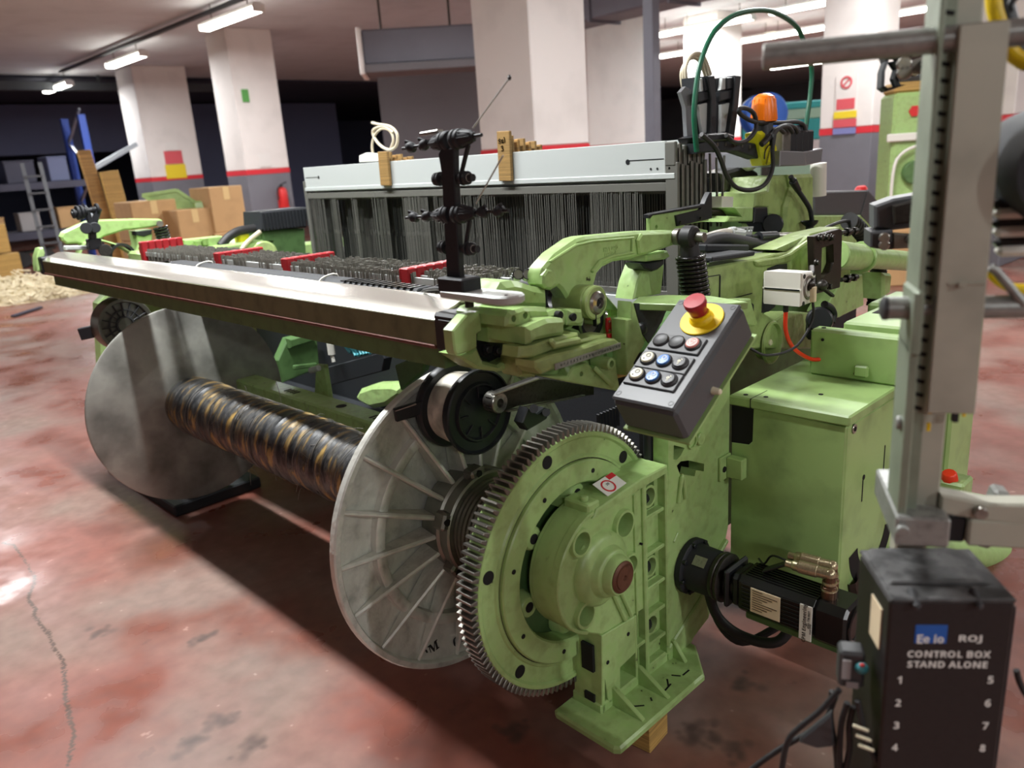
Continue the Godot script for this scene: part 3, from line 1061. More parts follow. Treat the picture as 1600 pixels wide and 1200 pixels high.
func background_right():
	var p: Array
	var b: MB
	var o: Node3D
	var c: Vector3 = Vector3(8.9687, 1.6676, -4.3993)
	o = thing("cable_drum", "round blue reel in the hall behind the orange beacon", "drum", Vector3(c.x, 0, c.z))
	var dir := (Vector3(-1.185, c.y, 1.0) - c).normalized().rotated(Vector3.UP, 0.25)
	b = mb()
	b.cyl(c - dir * 0.06, c, 0.27, -1, 36, 0.015)
	part("flange", b, "drum_blue", o)
	b = mb()
	b.cyl(c, c + dir * 0.02, 0.06, -1, 16)
	part("hub", b, "white_plastic", o)
	b = mb()
	b.cyl(c - dir * 0.4, c - dir * 0.06, 0.15, -1, 24)
	part("core", b, "mint", o)
	b = mb()
	b.cyl(c - dir * 0.46, c - dir * 0.4, 0.27, -1, 36, 0.015)
	part("flange", b, "drum_blue", o)
	b = mb()
	b.bx(Vector3(c.x - 0.05, 0, c.z - 0.05), Vector3(c.x + 0.05, c.y - 0.2, c.z + 0.05), 0.005)
	part("pedestal", b, "steel_dark", o)
	# pale machine with teal bands
	p = [Vector3(10.3591, 1.8151, -4.9777), Vector3(10.6488, 1.805, -4.3815), Vector3(10.3621, 1.5615, -4.9719), Vector3(10.6533, 1.5381, -4.3716), Vector3(10.6458, 1.981, -4.3881)]
	o = thing("textile_machine", "pale machine with teal bands standing in the hall behind the blue reel", "machine", Vector3(p[0].x, 0, p[0].z))
	var u: Vector3 = (p[1] - p[0]) * Vector3(1, 0, 1)
	var B := Basis(u.normalized(), Vector3.UP, u.normalized().cross(Vector3.UP))
	for e in [[0.0, 1.0, "mint"], [1.0, 1.3, "wall_white"], [1.3, 1.6, "teal"], [1.6, 1.75, "mint"], [1.75, 1.85, "teal"]]:
		b = mb(B, Vector3(p[0].x, 0, p[0].z))
		b.bx(Vector3(-0.5, e[0], -0.6), Vector3(u.length() + 0.5, e[1] - 0.004, 0.0), 0.01)
		part("panel", b, e[2], o)
	# another loom right of the sign pillar
	c = Vector3(6.5371, 0.9745, -1.7584)
	o = thing("second_loom", "blurred green loom end with yellow top standing beyond the sign pillar", "machine", Vector3(c.x, 0, c.z))
	B = Basis(Vector3.UP, -0.9)
	var q := Vector3(c.x, 0, c.z)
	b = mb(B, q)
	b.bx(Vector3(-0.15, 0.62, -0.3), Vector3(0.24, 1.66, 0.1), 0.03)
	part("side_frame", b, "green", o)
	b = mb(B, q)
	b.bx(Vector3(-0.14, 1.66, -0.28), Vector3(0.2, 1.75, 0.06), 0.02)
	part("top_cover", b, "wood", o)
	b = mb(B, q)
	b.bx(Vector3(-0.2, 1.25, 0.1), Vector3(0.16, 1.32, 0.14), 0.01)
	part("front_rail", b, "white_plastic", o)
	b = mb(B, q)
	b.bx(Vector3(-0.17, 0.62, 0.1), Vector3(0.22, 0.75, 0.2), 0.01)
	part("front_rail", b, "white_plastic", o)
	b = mb(B, q)
	b.cyl(Vector3(0.04, 0.98, 0.1), Vector3(0.04, 0.98, 0.17), 0.1, -1, 24, 0.01)
	part("pulley", b, "green_dark", o)
	b = mb(B, q)
	b.cyl(Vector3(0.02, 1.5, 0.1), Vector3(0.02, 1.5, 0.12), 0.05, -1, 6)
	part("badge", b, "red_bright", o)
	b = mb(B, q)
	b.tube([Vector3(-0.15, 0.7, 0.16), Vector3(-0.12, 1.1, 0.16), Vector3(0.1, 1.2, 0.16), Vector3(0.22, 1.0, 0.16), Vector3(0.24, 0.65, 0.16)], 0.014)
	part("guard_tube", b, "white_plastic", o)
	b = mb(B, q)
	b.bx(Vector3(0.3, 0.62, -0.3), Vector3(0.5, 1.35, 0.1), 0.02)
	part("panel", b, "black_matt", o)
	b = mb(B, q)
	b.bx(Vector3(0.27, 1.3, -0.3), Vector3(0.5, 1.55, 0.1), 0.02)
	part("cover", b, "yellow_film", o)
	for k in 4:
		b = mb(B, q)
		b.cyl(Vector3(0.08 + k * 0.1, 1.78, 0.0), Vector3(0.08 + k * 0.1, 1.84, 0.0), 0.03, 0.02, 10)
		part("knob", b, "black", o)
	b = mb(B, q)
	b.bx(Vector3(-0.1, 1.74, -0.02), Vector3(0.45, 1.79, 0.02), 0.005)
	part("bar", b, "steel_dark", o)
	# pallet box it stands on
	b = mb(B, q)
	b.bx(Vector3(-0.32, 0, -0.4), Vector3(0.02, 0.61, 0.35), 0.01)
	b.bx(Vector3(-0.32, 0.45, 0.34), Vector3(0.02, 0.5, 0.36), 0.004)
	single("wooden_crate", b, "cardboard", "brown crate under the left half of the blurred green loom", "crate")
	b = mb(B, q)
	b.bx(Vector3(0.03, 0, -0.4), Vector3(0.4, 0.61, 0.33), 0.01)
	b.bx(Vector3(0.03, 0.45, 0.32), Vector3(0.4, 0.5, 0.34), 0.004)
	single("wooden_crate", b, "wood", "light yellow crate under the right half of the blurred green loom", "crate")
	# blue plastic tube leaning on the white pillar
	b = mb()
	p = [Vector3(4.5995, 1.8636, -3.9295), Vector3(4.6304, 1.3317, -3.8929)]
	b.bar(p[0], Vector3(p[1].x + 0.12, 0.0, p[1].z), 0.05, 0.05, 0.008)
	single("leaning_profile", b, "sign_blue", "pale blue plastic profile leaning against the white pillar's right edge", "profile")

var loom: Node3D
const ZA := Basis(Vector3(1, 0, 0), Vector3(0, 0, 1), Vector3(0, -1, 0))   # turns a lathe's height onto +z

func at_z(c: Vector2, z := 0.0) -> Transform3D:
	return Transform3D(ZA, Vector3(c.x, c.y, z))

func bolt(b: MB, p: Vector3, d: Vector3, r: float, h: float):
	b.cyl(p, p + d * h * 0.4, r * 1.3, -1, 14)
	b.hexn(p + d * h * 0.4, d, r, h * 0.6)

func hole_plug(b: MB, p: Vector3, d: Vector3, r: float):
	b.cyl(p - d * 0.004, p + d * 0.0012, r, -1, 16)

func loom_frame():
	loom = thing("weaving_loom", "large light green weaving loom with toothed gear and castings, filling the picture", "loom", Vector3(0.2, 0, -0.1))
	var b: MB
	var A := Vector2(0.005, 0.47)
	# gear casing: D-shaped cast cover over the gear, with its boss and ribbed bay
	var holes := [disc(Vector2(-0.060, 0.560), 0.025, 18), disc(Vector2(-0.056, 0.385), 0.025, 18), disc(Vector2(0.088, 0.545), 0.028, 18), disc(Vector2(0.105, 0.437), 0.022, 18)]
	var dshape := []
	for i in 25:
		var a := lerpf(deg_to_rad(98), deg_to_rad(247), i / 24.0)
		dshape.append(A + Vector2(cos(a), sin(a)) * 0.147)
	dshape += [Vector2(-0.012, 0.31), Vector2(0.004, 0.3), Vector2(0.165, 0.29), Vector2(0.165, 0.612)]
	b = mb()
	b.ext(dshape, -0.075, -0.006, 0.004, holes)
	b.ext(dshape, -0.08, -0.072)
	# raised lip round the D
	var lip := []
	for i in 25:
		var a := lerpf(deg_to_rad(98), deg_to_rad(247), i / 24.0)
		lip.append(A + Vector2(cos(a), sin(a)) * 0.148)
	for i in 25:
		var a := lerpf(deg_to_rad(247), deg_to_rad(98), i / 24.0)
		lip.append(A + Vector2(cos(a), sin(a)) * 0.139)
	b.ext(lip, -0.02, 0.002, 0.002)
	for h in [[Vector2(-0.060, 0.560), 0.025], [Vector2(-0.056, 0.385), 0.025], [Vector2(0.088, 0.545), 0.028], [Vector2(0.105, 0.437), 0.022]]:
		b.lathe([Vector2(h[1], -0.07), Vector2(h[1], 0.004), Vector2(h[1] + 0.006, 0.004), Vector2(h[1] + 0.009, -0.008)], at_z(h[0]), 22)
	# top skin and lug
	b.ext([Vector2(-0.02, 0.60), Vector2(0.255, 0.612), Vector2(0.255, 0.632), Vector2(0.15, 0.632), Vector2(-0.005, 0.617)], -0.13, 0.002, 0.003)
	b.bx(Vector3(-0.028, 0.598, -0.075), Vector3(0.012, 0.632, -0.004), 0.004)
	b.cyl(Vector3(-0.01, 0.628, -0.03), Vector3(-0.01, 0.641, -0.03), 0.009, -1, 14, 0.002)
	# stiffening ribs on the cover
	b.bar(Vector3(0.03, 0.42, -0.004), Vector3(0.085, 0.30, -0.004), 0.012, 0.014, 0.003, Vector3(0, 0, 1))
	b.bar(Vector3(0.06, 0.405, -0.004), Vector3(0.108, 0.30, -0.004), 0.01, 0.014, 0.003, Vector3(0, 0, 1))
	b.bar(Vector3(0.13, 0.293, -0.004), Vector3(0.13, 0.60, -0.004), 0.006, 0.006, 0.001, Vector3(0, 0, 1))
	var cas := part("gear_casing", b, "green", loom)
	b = mb()
	b.lathe([Vector2(0.088, -0.01), Vector2(0.084, 0.004), Vector2(0.074, 0.012), Vector2(0.06, 0.016), Vector2(0.057, 0.02), Vector2(0.055, 0.03), Vector2(0.052, 0.034), Vector2(0.046, 0.036), Vector2(0.043, 0.052), Vector2(0.040, 0.056), Vector2(0.036, 0.056)], at_z(A), 32)
	part("boss", b, "green", cas)
	b = mb()
	b.lathe([Vector2(0.036, 0.04), Vector2(0.036, 0.058), Vector2(0.031, 0.062), Vector2(0.03, 0.0605), Vector2(0.027, 0.0605), Vector2(0.026, 0.063), Vector2(0.006, 0.063), Vector2(0.004, 0.058), Vector2(0, 0.058)], at_z(A), 28)
	part("shaft_end", b, "rust", cas, "brown steel shaft end")
	# ribbed bay between cover and frame wall
	b = mb()
	var win := []
	for w in [[0.53, 0.6], [0.345, 0.42], [0.19, 0.255]]:
		win.append(rect(0.178, w[0], 0.232, w[1]))
	b.ext(rect(0.155, 0.12, 0.258, 0.618), -0.034, -0.022, 0.0, win)
	b.bx(Vector3(0.158, 0.12, -0.06), Vector3(0.172, 0.62, 0.002), 0.003)
	b.bx(Vector3(0.246, 0.12, -0.06), Vector3(0.258, 0.62, 0.002), 0.003)
	for y in [0.523, 0.427, 0.336, 0.262, 0.183, 0.125]:
		b.bx(Vector3(0.172, y - 0.005, -0.045), Vector3(0.246, y + 0.005, -0.003), 0.002)
	for w in [[0.53, 0.6], [0.345, 0.42], [0.19, 0.255]]:
		b.ring(Vector3(0.205, (w[0] + w[1]) / 2, -0.04), Vector3(0.205, (w[0] + w[1]) / 2, -0.016), 0.022, 0.028, 18)
	part("ribbed_bay", b, "green", cas)
	for y in [0.55, 0.373, 0.212]:
		b = mb()
		b.cyl(Vector3(0.205, y, -0.045), Vector3(0.205, y, -0.026), 0.018, -1, 14, 0.003)
		b.bx(Vector3(0.185, y + 0.02, -0.045), Vector3(0.225, y + 0.04, -0.03), 0.003)
		part("bolt", b, "black", cas)
	# foot post under the cover
	b = mb()
	b.ext([Vector2(-0.014, 0.1), Vector2(-0.004, 0.305), Vector2(0.118, 0.295), Vector2(0.118, 0.196), Vector2(0.058, 0.188), Vector2(0.056, 0.125), Vector2(0.012, 0.115), Vector2(0.0, 0.19), Vector2(-0.003, 0.1)], -0.078, 0.0, 0.002)
	b.ext([Vector2(-0.012, 0.1), Vector2(-0.004, 0.3), Vector2(0.16, 0.292), Vector2(0.16, 0.115)], -0.085, -0.05)
	b.bx(Vector3(-0.016, 0.1, -0.09), Vector3(0.25, 0.127, 0.0), 0.004)
	b.bx(Vector3(0.118, 0.12, -0.05), Vector3(0.126, 0.295, 0.0), 0.002)
	b.bx(Vector3(0.118, 0.2, -0.05), Vector3(0.165, 0.21, -0.002), 0.002)
	part("foot_post", b, "green", cas)
	b = mb()
	b.bx(Vector3(-0.0165, 0.205, -0.055), Vector3(-0.008, 0.275, -0.02), 0.001)
	part("slot", b, "hole", cas)
	b = mb()
	b.bx(Vector3(-0.0175, 0.125, -0.05), Vector3(-0.008, 0.145, -0.02), 0.001)
	part("slot", b, "hole", cas)
	b = mb()
	for q in [Vector2(0.09, 0.262), Vector2(0.012, 0.228)]:
		hole_plug(b, Vector3(q.x, q.y, 0.0), Vector3(0, 0, 1), 0.005)
	for q in [Vector2(-0.13, 0.42), Vector2(0.15, 0.47)]:
		hole_plug(b, Vector3(q.x, q.y, 0.0), Vector3(0, 0, 1), 0.003)
	part("hole", b, "hole", cas)
	# red and white warning sticker on the casing's top edge
	b = mb()
	var sk := Transform3D(Basis(Vector3(0.997, 0.08, 0), Vector3(0, 0.4, -0.917), Vector3(-0.07, 0.9, 0.4)).orthonormalized(), Vector3(0.085, 0.634, -0.035))
	var s1 := mb()
	s1.xf = sk
	s1.box(Vector3.ZERO, Vector3(0.07, 0.045, 0.001))
	var s2 := mb()
	s2.xf = sk
	s2.lathe([Vector2(0.014, 0), Vector2(0.018, 0), Vector2(0.018, 0.0012), Vector2(0.014, 0.0012)], Transform3D(Basis(Vector3.RIGHT, PI / 2), Vector3(-0.008, -0.002, 0.0)), 24)
	s2.box(Vector3(0.022, 0.016, 0.0002), Vector3(0.025, 0.013, 0.0012))
	var s3 := mb()
	s3.xf = sk
	s3.box(Vector3(-0.008, -0.002, 0.0004), Vector3(0.016, 0.004, 0.001), 0, Basis(Vector3(0, 0, 1), -0.5))
	s3.text("20", Transform3D(Basis.IDENTITY, Vector3(-0.005, 0.003, 0.0006)), 0.006)
	part("warning_sticker", [[s1, "white_print"], [s2, "stripe_red"], [s3, "black_print"]], "", cas)
	# base plate
	b = mb(YP)
	b.ext([Vector2(-0.072, -0.096), Vector2(-0.079, -0.085), Vector2(-0.082, 0.085), Vector2(-0.072, 0.098), Vector2(0.258, 0.1), Vector2(0.35, 0.016), Vector2(0.345, -0.1)], 0.083, 0.104, 0.005)
	b.xf = Transform3D()
	for x in [0.03, 0.13, 0.27]:
		b.ext_gusset(Vector3(x, 0.103, 0.0), 0.012, 0.085 if x < 0.25 else 0.04, 0.05)
	b.ext([Vector2(0.25, 0.1), Vector2(0.35, 0.1), Vector2(0.46, 0.2), Vector2(0.45, 0.24), Vector2(0.25, 0.14)], -0.06, 0.004, 0.004)
	var bp := part("base_plate", b, "green", loom)
	b = mb()
	for q in [Vector3(0.21, 0.104, 0.05), Vector3(0.235, 0.104, 0.062), Vector3(0.28, 0.104, 0.02), Vector3(0.1, 0.104, 0.055), Vector3(0.06, 0.104, 0.045), Vector3(0.16, 0.104, 0.06), Vector3(0.175, 0.104, 0.05)]:
		b.box(q, Vector3(0.012 + fmod(q.x * 97, 0.02), 0.0012, 0.004), 0, Basis(Vector3.UP, q.x * 40))
	part("paint_chip", b, "hole", bp)
	# frame wall facing us
	b = mb()
	var bh: Array = [Vector2(0.298, 0.6153), Vector2(0.3143, 0.621), Vector2(0.3472, 0.6132), Vector2(0.4179, 0.5806), Vector2(0.4158, 0.5606), Vector2(0.3809, 0.5762), Vector2(0.3745, 0.5617), Vector2(0.3099, 0.5897)]
	var rh: Array = [Vector2(0.2861, 0.6716), Vector2(0.2843, 0.6357), Vector2(0.2983, 0.6312), Vector2(0.3145, 0.6358), Vector2(0.331, 0.6503)]
	b.ext([Vector2(0.25, 0.12), Vector2(0.36, 0.105), Vector2(0.44, 0.13), Vector2(0.47, 0.2), Vector2(0.535, 0.36), Vector2(0.538, 0.84), Vector2(0.5, 0.9), Vector2(0.27, 0.9)], -0.045, -0.002, 0.0, [bh, rh])
	var wall := part("side_wall", b, "green", loom)
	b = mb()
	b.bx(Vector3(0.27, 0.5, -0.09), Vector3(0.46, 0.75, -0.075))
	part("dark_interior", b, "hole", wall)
	b = mb()
	b.ring(Vector3(0.36, 0.66, -0.004), Vector3(0.36, 0.66, 0.003), 0.016, 0.02, 20)
	part("cast_ring", b, "green", wall)
	b = mb()
	b.cyl(Vector3(0.395, 0.655, -0.004), Vector3(0.395, 0.655, 0.006), 0.016, -1, 20, 0.002)
	part("cast_boss", b, "green", wall)
	b = mb()
	b.tube([Vector3(0.30, 0.52, 0), Vector3(0.315, 0.585, 0.002), Vector3(0.33, 0.52, 0)], 0.006)
	part("cast_web", b, "green", wall)
	b = mb()
	b.bar(Vector3(0.28, 0.42, -0.001), Vector3(0.3, 0.44, -0.001), 0.006, 0.008, 0.002)
	part("cast_rib", b, "green", wall)
	b = mb()
	b.bar(Vector3(0.47, 0.3, 0.0), Vector3(0.52, 0.33, 0.0), 0.02, 0.012, 0.003)
	part("cast_rib", b, "green", wall)
	# hinge bracket between wall and cabinet
	b = mb()
	b.bx(Vector3(0.482, 0.51, -0.002), Vector3(0.535, 0.575, 0.006), 0.002)
	b.bx(Vector3(0.51, 0.515, 0.006), Vector3(0.536, 0.57, 0.05), 0.002)
	part("hinge_bracket", b, "green_sheet", wall)
	b = mb()
	b.cyl(Vector3(0.5, 0.54, 0.004), Vector3(0.5, 0.54, 0.008), 0.008)
	part("hinge_hole", b, "hole", wall)
	gear_wheel(A)
	cabinets()

func gear_wheel(A: Vector2):
	var b := mb()
	var c := Vector2(0.005, 0.464)
	b.lathe([Vector2(0.165, -0.128), Vector2(0.296, -0.128), Vector2(0.299, -0.124), Vector2(0.299, -0.082), Vector2(0.296, -0.078), Vector2(0.288, -0.078), Vector2(0.283, -0.083), Vector2(0.248, -0.083), Vector2(0.244, -0.079), Vector2(0.2385, -0.079)], at_z(c), 96)
	b.lathe([Vector2(0.236, -0.09), Vector2(0.236, -0.072), Vector2(0.233, -0.069), Vector2(0.188, -0.069), Vector2(0.184, -0.073), Vector2(0.182, -0.118)], at_z(c), 72)
	var gear := part("gear_wheel", b, "green", loom)
	b = mb()
	b.lathe([Vector2(0.2395, -0.0805), Vector2(0.235, -0.0805)], at_z(c), 72)
	part("dark_groove", b, "rust_dark", gear)  # darker ring between the rim and the inner ring
	b = mb()
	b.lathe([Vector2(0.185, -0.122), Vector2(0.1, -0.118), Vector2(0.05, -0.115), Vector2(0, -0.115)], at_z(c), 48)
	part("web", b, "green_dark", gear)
	for k in 6:
		var a := TAU * k / 6.0 + 0.35
		b = mb()
		b.cyl(Vector3(c.x + cos(a) * 0.155, c.y + sin(a) * 0.155, -0.122), Vector3(c.x + cos(a) * 0.155, c.y + sin(a) * 0.155, -0.086), 0.031, 0.026, 24, 0.004)
		part("lug", b, "green", gear)
		b = mb()
		b.cyl(Vector3(c.x + cos(a) * 0.155, c.y + sin(a) * 0.155, -0.09), Vector3(c.x + cos(a) * 0.155, c.y + sin(a) * 0.155, -0.0855), 0.012, -1, 16)
		part("lug_hole", b, "hole", gear)
	for k in 6:
		var a := TAU * k / 6.0 + 0.78
		b = mb()
		hole_plug(b, Vector3(c.x + cos(a) * 0.268, c.y + sin(a) * 0.268, -0.083), Vector3(0, 0, 1), 0.015)
		part("round_hole", b, "hole", gear)
	for k in 8:
		var a := TAU * k / 8.0 + 0.48
		b = mb()
		hole_plug(b, Vector3(c.x + cos(a) * 0.21, c.y + sin(a) * 0.21, -0.069), Vector3(0, 0, 1), 0.0055)
		part("screw_hole", b, "hole", gear)
	# 120 teeth, one mesh shared
	b = mb()
	var prof := [Vector2(-0.0062, 0.292), Vector2(0.0062, 0.292), Vector2(0.0046, 0.305), Vector2(0.0022, 0.3145), Vector2(-0.0022, 0.3145), Vector2(-0.0046, 0.305)]
	b.ext(prof, -0.127, -0.0795, 0.0012)
	var first: MeshInstance3D = part("tooth", b, "steel_worn", gear)
	var mesh := first.mesh
	first.transform = Transform3D(Basis.IDENTITY, Vector3(c.x, c.y, 0))
	for k in range(1, 120):
		var t := MeshInstance3D.new()
		t.mesh = mesh
		t.name = "tooth"
		t.transform = Transform3D(Basis(Vector3(0, 0, 1), TAU * k / 120.0), Vector3(c.x, c.y, 0))
		gear.add_child(t, true)

func cabinets():
	var b: MB
	# lower cabinet beside the frame wall
	var o := thing("side_cabinet", "green sheet metal cabinet standing between the frame wall and the grey stand", "cabinet", Vector3(0.72, 0, 0.15))
	b = mb()
	b.bx(Vector3(0.548, 0.12, 0.0), Vector3(1.1, 0.7, 0.295), 0.006)
	part("body", b, "green_sheet", o)
	b = mb(XP)
	b.ext([Vector2(0.002, 0.13), Vector2(0.294, 0.13), Vector2(0.294, 0.7), Vector2(0.062, 0.706), Vector2(0.06, 0.615), Vector2(0.05, 0.604), Vector2(0.002, 0.6)], 0.542, 0.548, 0.0015)
	part("side_panel", b, "green_sheet", o)
	b = mb()
	b.bx(Vector3(0.545, 0.6, 0.0), Vector3(0.549, 0.705, 0.06))
	part("cut_out", b, "hole", o)
	b = mb()
	b.bx(Vector3(0.536, 0.704, -0.005), Vector3(1.1, 0.73, 0.305), 0.004)
	var lid := part("lid", b, "green_sheet", o)
	b = mb()
	for q in [Vector3(0.56, 0.731, 0.03), Vector3(0.57, 0.731, 0.08), Vector3(0.66, 0.731, 0.18)]:
		b.cyl(q - Vector3(0, 0.004, 0), q, 0.006, -1, 12)
	b.bx(Vector3(0.5345, 0.703, 0.056), Vector3(0.62, 0.7306, 0.0575))
	part("screw_hole", b, "hole", lid)
	b = mb()
	b.cyl(Vector3(0.585, 0.685, 0.294), Vector3(0.585, 0.685, 0.299), 0.012, -1, 20, 0.001)
	part("lock", b, "steel", o)
	b = mb()
	b.cyl(Vector3(0.585, 0.685, 0.298), Vector3(0.585, 0.685, 0.3), 0.006, -1, 12)
	part("keyhole", b, "hole", o)
	for s in [[0.66, 0.47, 0.53], [0.79, 0.51, 0.58]]:
		b = mb()
		b.bx(Vector3(s[0] - 0.003, s[1], 0.293), Vector3(s[0] + 0.003, s[2], 0.296), 0.001)
		part("slot", b, "hole", o)
	b = mb()
	b.cyl(Vector3(0.663, 0.535, 0.293), Vector3(0.663, 0.535, 0.2962), 0.007, -1, 12)
	part("round_hole", b, "hole", o)
	b = mb()
	b.lathe([Vector2(0.09, 0), Vector2(0.14, 0), Vector2(0.14, 0.0015), Vector2(0.09, 0.0015)], at_z(Vector2(0.74, 0.36), 0.2945), 28, 0.2, 3.0)
	part("arc_slot", b, "hole", o)
	b = mb()
	b.lathe([Vector2(0.088, 0), Vector2(0.142, 0), Vector2(0.142, 0.02), Vector2(0.13, 0.03), Vector2(0.1, 0.03), Vector2(0.088, 0.02)], at_z(Vector2(0.74, 0.30), 0.28), 28, 0.3, 2.9)
	part("worn_pulley_rim", b, "rust_dark", o)
	# upper step of the cabinet
	o = thing("cover_box", "low green cover box on top of the cabinet, below the green tube", "cover", Vector3(0.95, 0.73, 0.2))
	b = mb()
	b.bx(Vector3(0.815, 0.73, 0.075), Vector3(0.863, 0.856, 0.4), 0.006)
	part("body", b, "green_sheet", o)
	b = mb()
	for q in [Vector3(0.814, 0.83, 0.11), Vector3(0.814, 0.75, 0.2)]:
		b.cyl(q, q - Vector3(0.002, 0, 0), 0.004, -1, 10)
	b.cyl(Vector3(0.84, 0.855, 0.32), Vector3(0.84, 0.8575, 0.32), 0.006, -1, 10)
	b.cyl(Vector3(0.84, 0.855, 0.1), Vector3(0.84, 0.8575, 0.1), 0.006, -1, 10)
	part("screw_hole", b, "hole", o)
	b = mb()
	b.bx(Vector3(0.802, 0.745, 0.2), Vector3(0.816, 0.775, 0.235), 0.004)
	part("latch", b, "green_sheet", o)
	# taller box behind it
	o = thing("drive_housing", "green drive housing behind the low cover box, with black hose rising from it", "housing", Vector3(1.0, 0.74, 0.27))
	b = mb()
	b.bx(Vector3(0.865, 0.74, 0.14), Vector3(1.11, 0.872, 0.4), 0.006)
	part("body", b, "green_sheet", o)
	b = mb()
	b.bx(Vector3(1.0, 0.868, 0.16), Vector3(1.1, 0.8735, 0.26), 0.002)
	part("hose_opening", b, "hole", o)
	# end of the cloth side seen past the stand
	o = thing("end_cabinet", "tall green cabinet end seen to the right of the grey stand column", "cabinet", Vector3(1.22, 0, 0.2))
	b = mb()
	b.bx(Vector3(1.12, 0.25, 0.1), Vector3(1.33, 0.876, 0.35), 0.008)
	part("body", b, "green_sheet", o)
	b = mb()
	b.cyl(Vector3(1.31, 0.83, 0.347), Vector3(1.31, 0.83, 0.353), 0.01, -1, 12)
	part("screw", b, "hole", o)

func warp_beam():
	var o := thing("warp_beam", "long empty warp beam with two big metal flanges and yarn remains wound on its barrel", "warp beam", Vector3(0, 0, -1.29))
	var A := Vector2(0.004, 0.472)
	var b := mb()
	# plain far flange
	b.lathe([Vector2(0.05, -2.145), Vector2(0.394, -2.145), Vector2(0.4, -2.14), Vector2(0.4, -2.131), Vector2(0.394, -2.127), Vector2(0.1, -2.127)], at_z(A), 96)
	part("flange", b, "plate_steel", o, "far flat disc flange of bare scratched steel")
	# barrel and what is left wound on it
	b = mb()
	b.cyl(Vector3(A.x, A.y, -2.13), Vector3(A.x, A.y, -0.47), 0.1, -1, 40)
	part("barrel", b, "steel_dark", o)
	var rng := RandomNumberGenerator.new()
	rng.seed = 3
	var pr := []
	var z := -2.125
	while z < -0.5:
		pr.append(Vector2(0.112 + rng.randf_range(-0.0035, 0.0035) + 0.003 * sin(z * 9.0), z))
		z += 0.014
	b = mb()
	b.lathe(pr, at_z(A), 48)
	part("yarn_winding", b, "wound_yarn", o)
	b = mb()
	for k in 60:
		var zz := rng.randf_range(-2.08, -0.6)
		var pts := []
		var a0 := rng.randf() * TAU
		var n := rng.randi_range(5, 12)
		var lead := rng.randf_range(-0.05, 0.05)
		for j in n:
			var a := a0 + j * 0.28
			pts.append(Vector3(A.x + cos(a) * 0.1155, A.y + sin(a) * 0.1155, zz + lead * j / n))
		b.tube(pts, 0.0012, 4, 2)
	for k in 60:
		var zz := rng.randf_range(-2.05, -0.6)
		var a := rng.randf_range(0.2, PI - 0.2) if k % 2 else rng.randf_range(PI, TAU)
		var p := Vector3(A.x + cos(a) * 0.113, A.y + sin(a) * 0.113, zz)
		var d := Vector3(cos(a), sin(a), 0)
		var dd := Vector3(rng.randfn(), rng.randfn(), rng.randfn()) * 0.012
		b.tube([p, p + d * 0.01 + dd, p + d * 0.014 + dd * 2.2 - Vector3(0, 0.006 if k % 2 else 0.03, 0)], 0.0008, 4, 2)
	var fr := part("loose_thread", b, "yarn_dark", o)
	fr.set_meta("kind", "stuff")
	# ribbed near flange
	var C := Vector2(0.008, 0.468)
	b = mb()
	b.lathe([Vector2(0.06, -0.49), Vector2(0.398, -0.462), Vector2(0.4045, -0.458), Vector2(0.4045, -0.441), Vector2(0.401, -0.437), Vector2(0.389, -0.437), Vector2(0.386, -0.441), Vector2(0.384, -0.452), Vector2(0.3, -0.462), Vector2(0.2, -0.474), Vector2(0.12, -0.482), Vector2(0.06, -0.484)], at_z(C), 96)
	var fl := part("flange", b, "cast_alu", o, "near cast flange with radial ribs")
	for k in 18:
		var a := deg_to_rad(178.5 + 20.0 * k)
		b = mb()
		b.xf = Transform3D(Basis(Vector3(cos(a), sin(a), 0), Vector3(0, 0, 1), Vector3(sin(a), -cos(a), 0)), Vector3(C.x, C.y, 0))
		b.ext([Vector2(0.09, -0.482), Vector2(0.387, -0.454), Vector2(0.385, -0.445), Vector2(0.34, -0.437), Vector2(0.25, -0.424), Vector2(0.15, -0.408), Vector2(0.09, -0.4)], -0.006, 0.006, 0.004)
		part("rib", b, "cast_alu", fl)
	b = mb()
	for k in 18:
		var a := deg_to_rad(178.5 + 20.0 * k)
		b.lathe([Vector2(0.258, -0.47), Vector2(0.261, -0.446), Vector2(0.266, -0.443), Vector2(0.283, -0.442), Vector2(0.288, -0.445), Vector2(0.291, -0.466)], at_z(C), 6, -(a + 0.012), -(a + TAU / 18 - 0.012))
	part("ring_rib", b, "cast_alu", fl)
	# collar and threaded neck towards the gear
	b = mb()
	b.lathe([Vector2(0.1, -0.48), Vector2(0.132, -0.47), Vector2(0.14, -0.42), Vector2(0.14, -0.405), Vector2(0.134, -0.4), Vector2(0.134, -0.385), Vector2(0.139, -0.38), Vector2(0.139, -0.366), Vector2(0.134, -0.362), Vector2(0.12, -0.362)], at_z(C), 48)
	var col := part("collar", b, "steel_worn", o)
	for k in 6:
		var a := deg_to_rad(218 + 60.0 * k)
		b = mb()
		b.box(Vector3(C.x + cos(a) * 0.14, C.y + sin(a) * 0.14, -0.385), Vector3(0.03, 0.045, 0.04), 0.006, Basis(Vector3(0, 0, 1), a))
		part("lug", b, "steel_worn", col)
		b = mb()
		b.cyl(Vector3(C.x + cos(a) * 0.143, C.y + sin(a) * 0.143, -0.37), Vector3(C.x + cos(a) * 0.143, C.y + sin(a) * 0.143, -0.3635), 0.009, -1, 14)
		part("lug_hole", b, "hole", col)
	pr = [Vector2(0.1, -0.365)]
	for k in 16:
		var zz := -0.36 + k * 0.014
		pr.append_array([Vector2(0.122, zz), Vector2(0.122, zz + 0.008), Vector2(0.1175, zz + 0.0095), Vector2(0.1175, zz + 0.0125)])
	b = mb()
	b.lathe(pr, at_z(C), 48)
	part("threaded_neck", b, "steel_worn", o)
	b = mb()
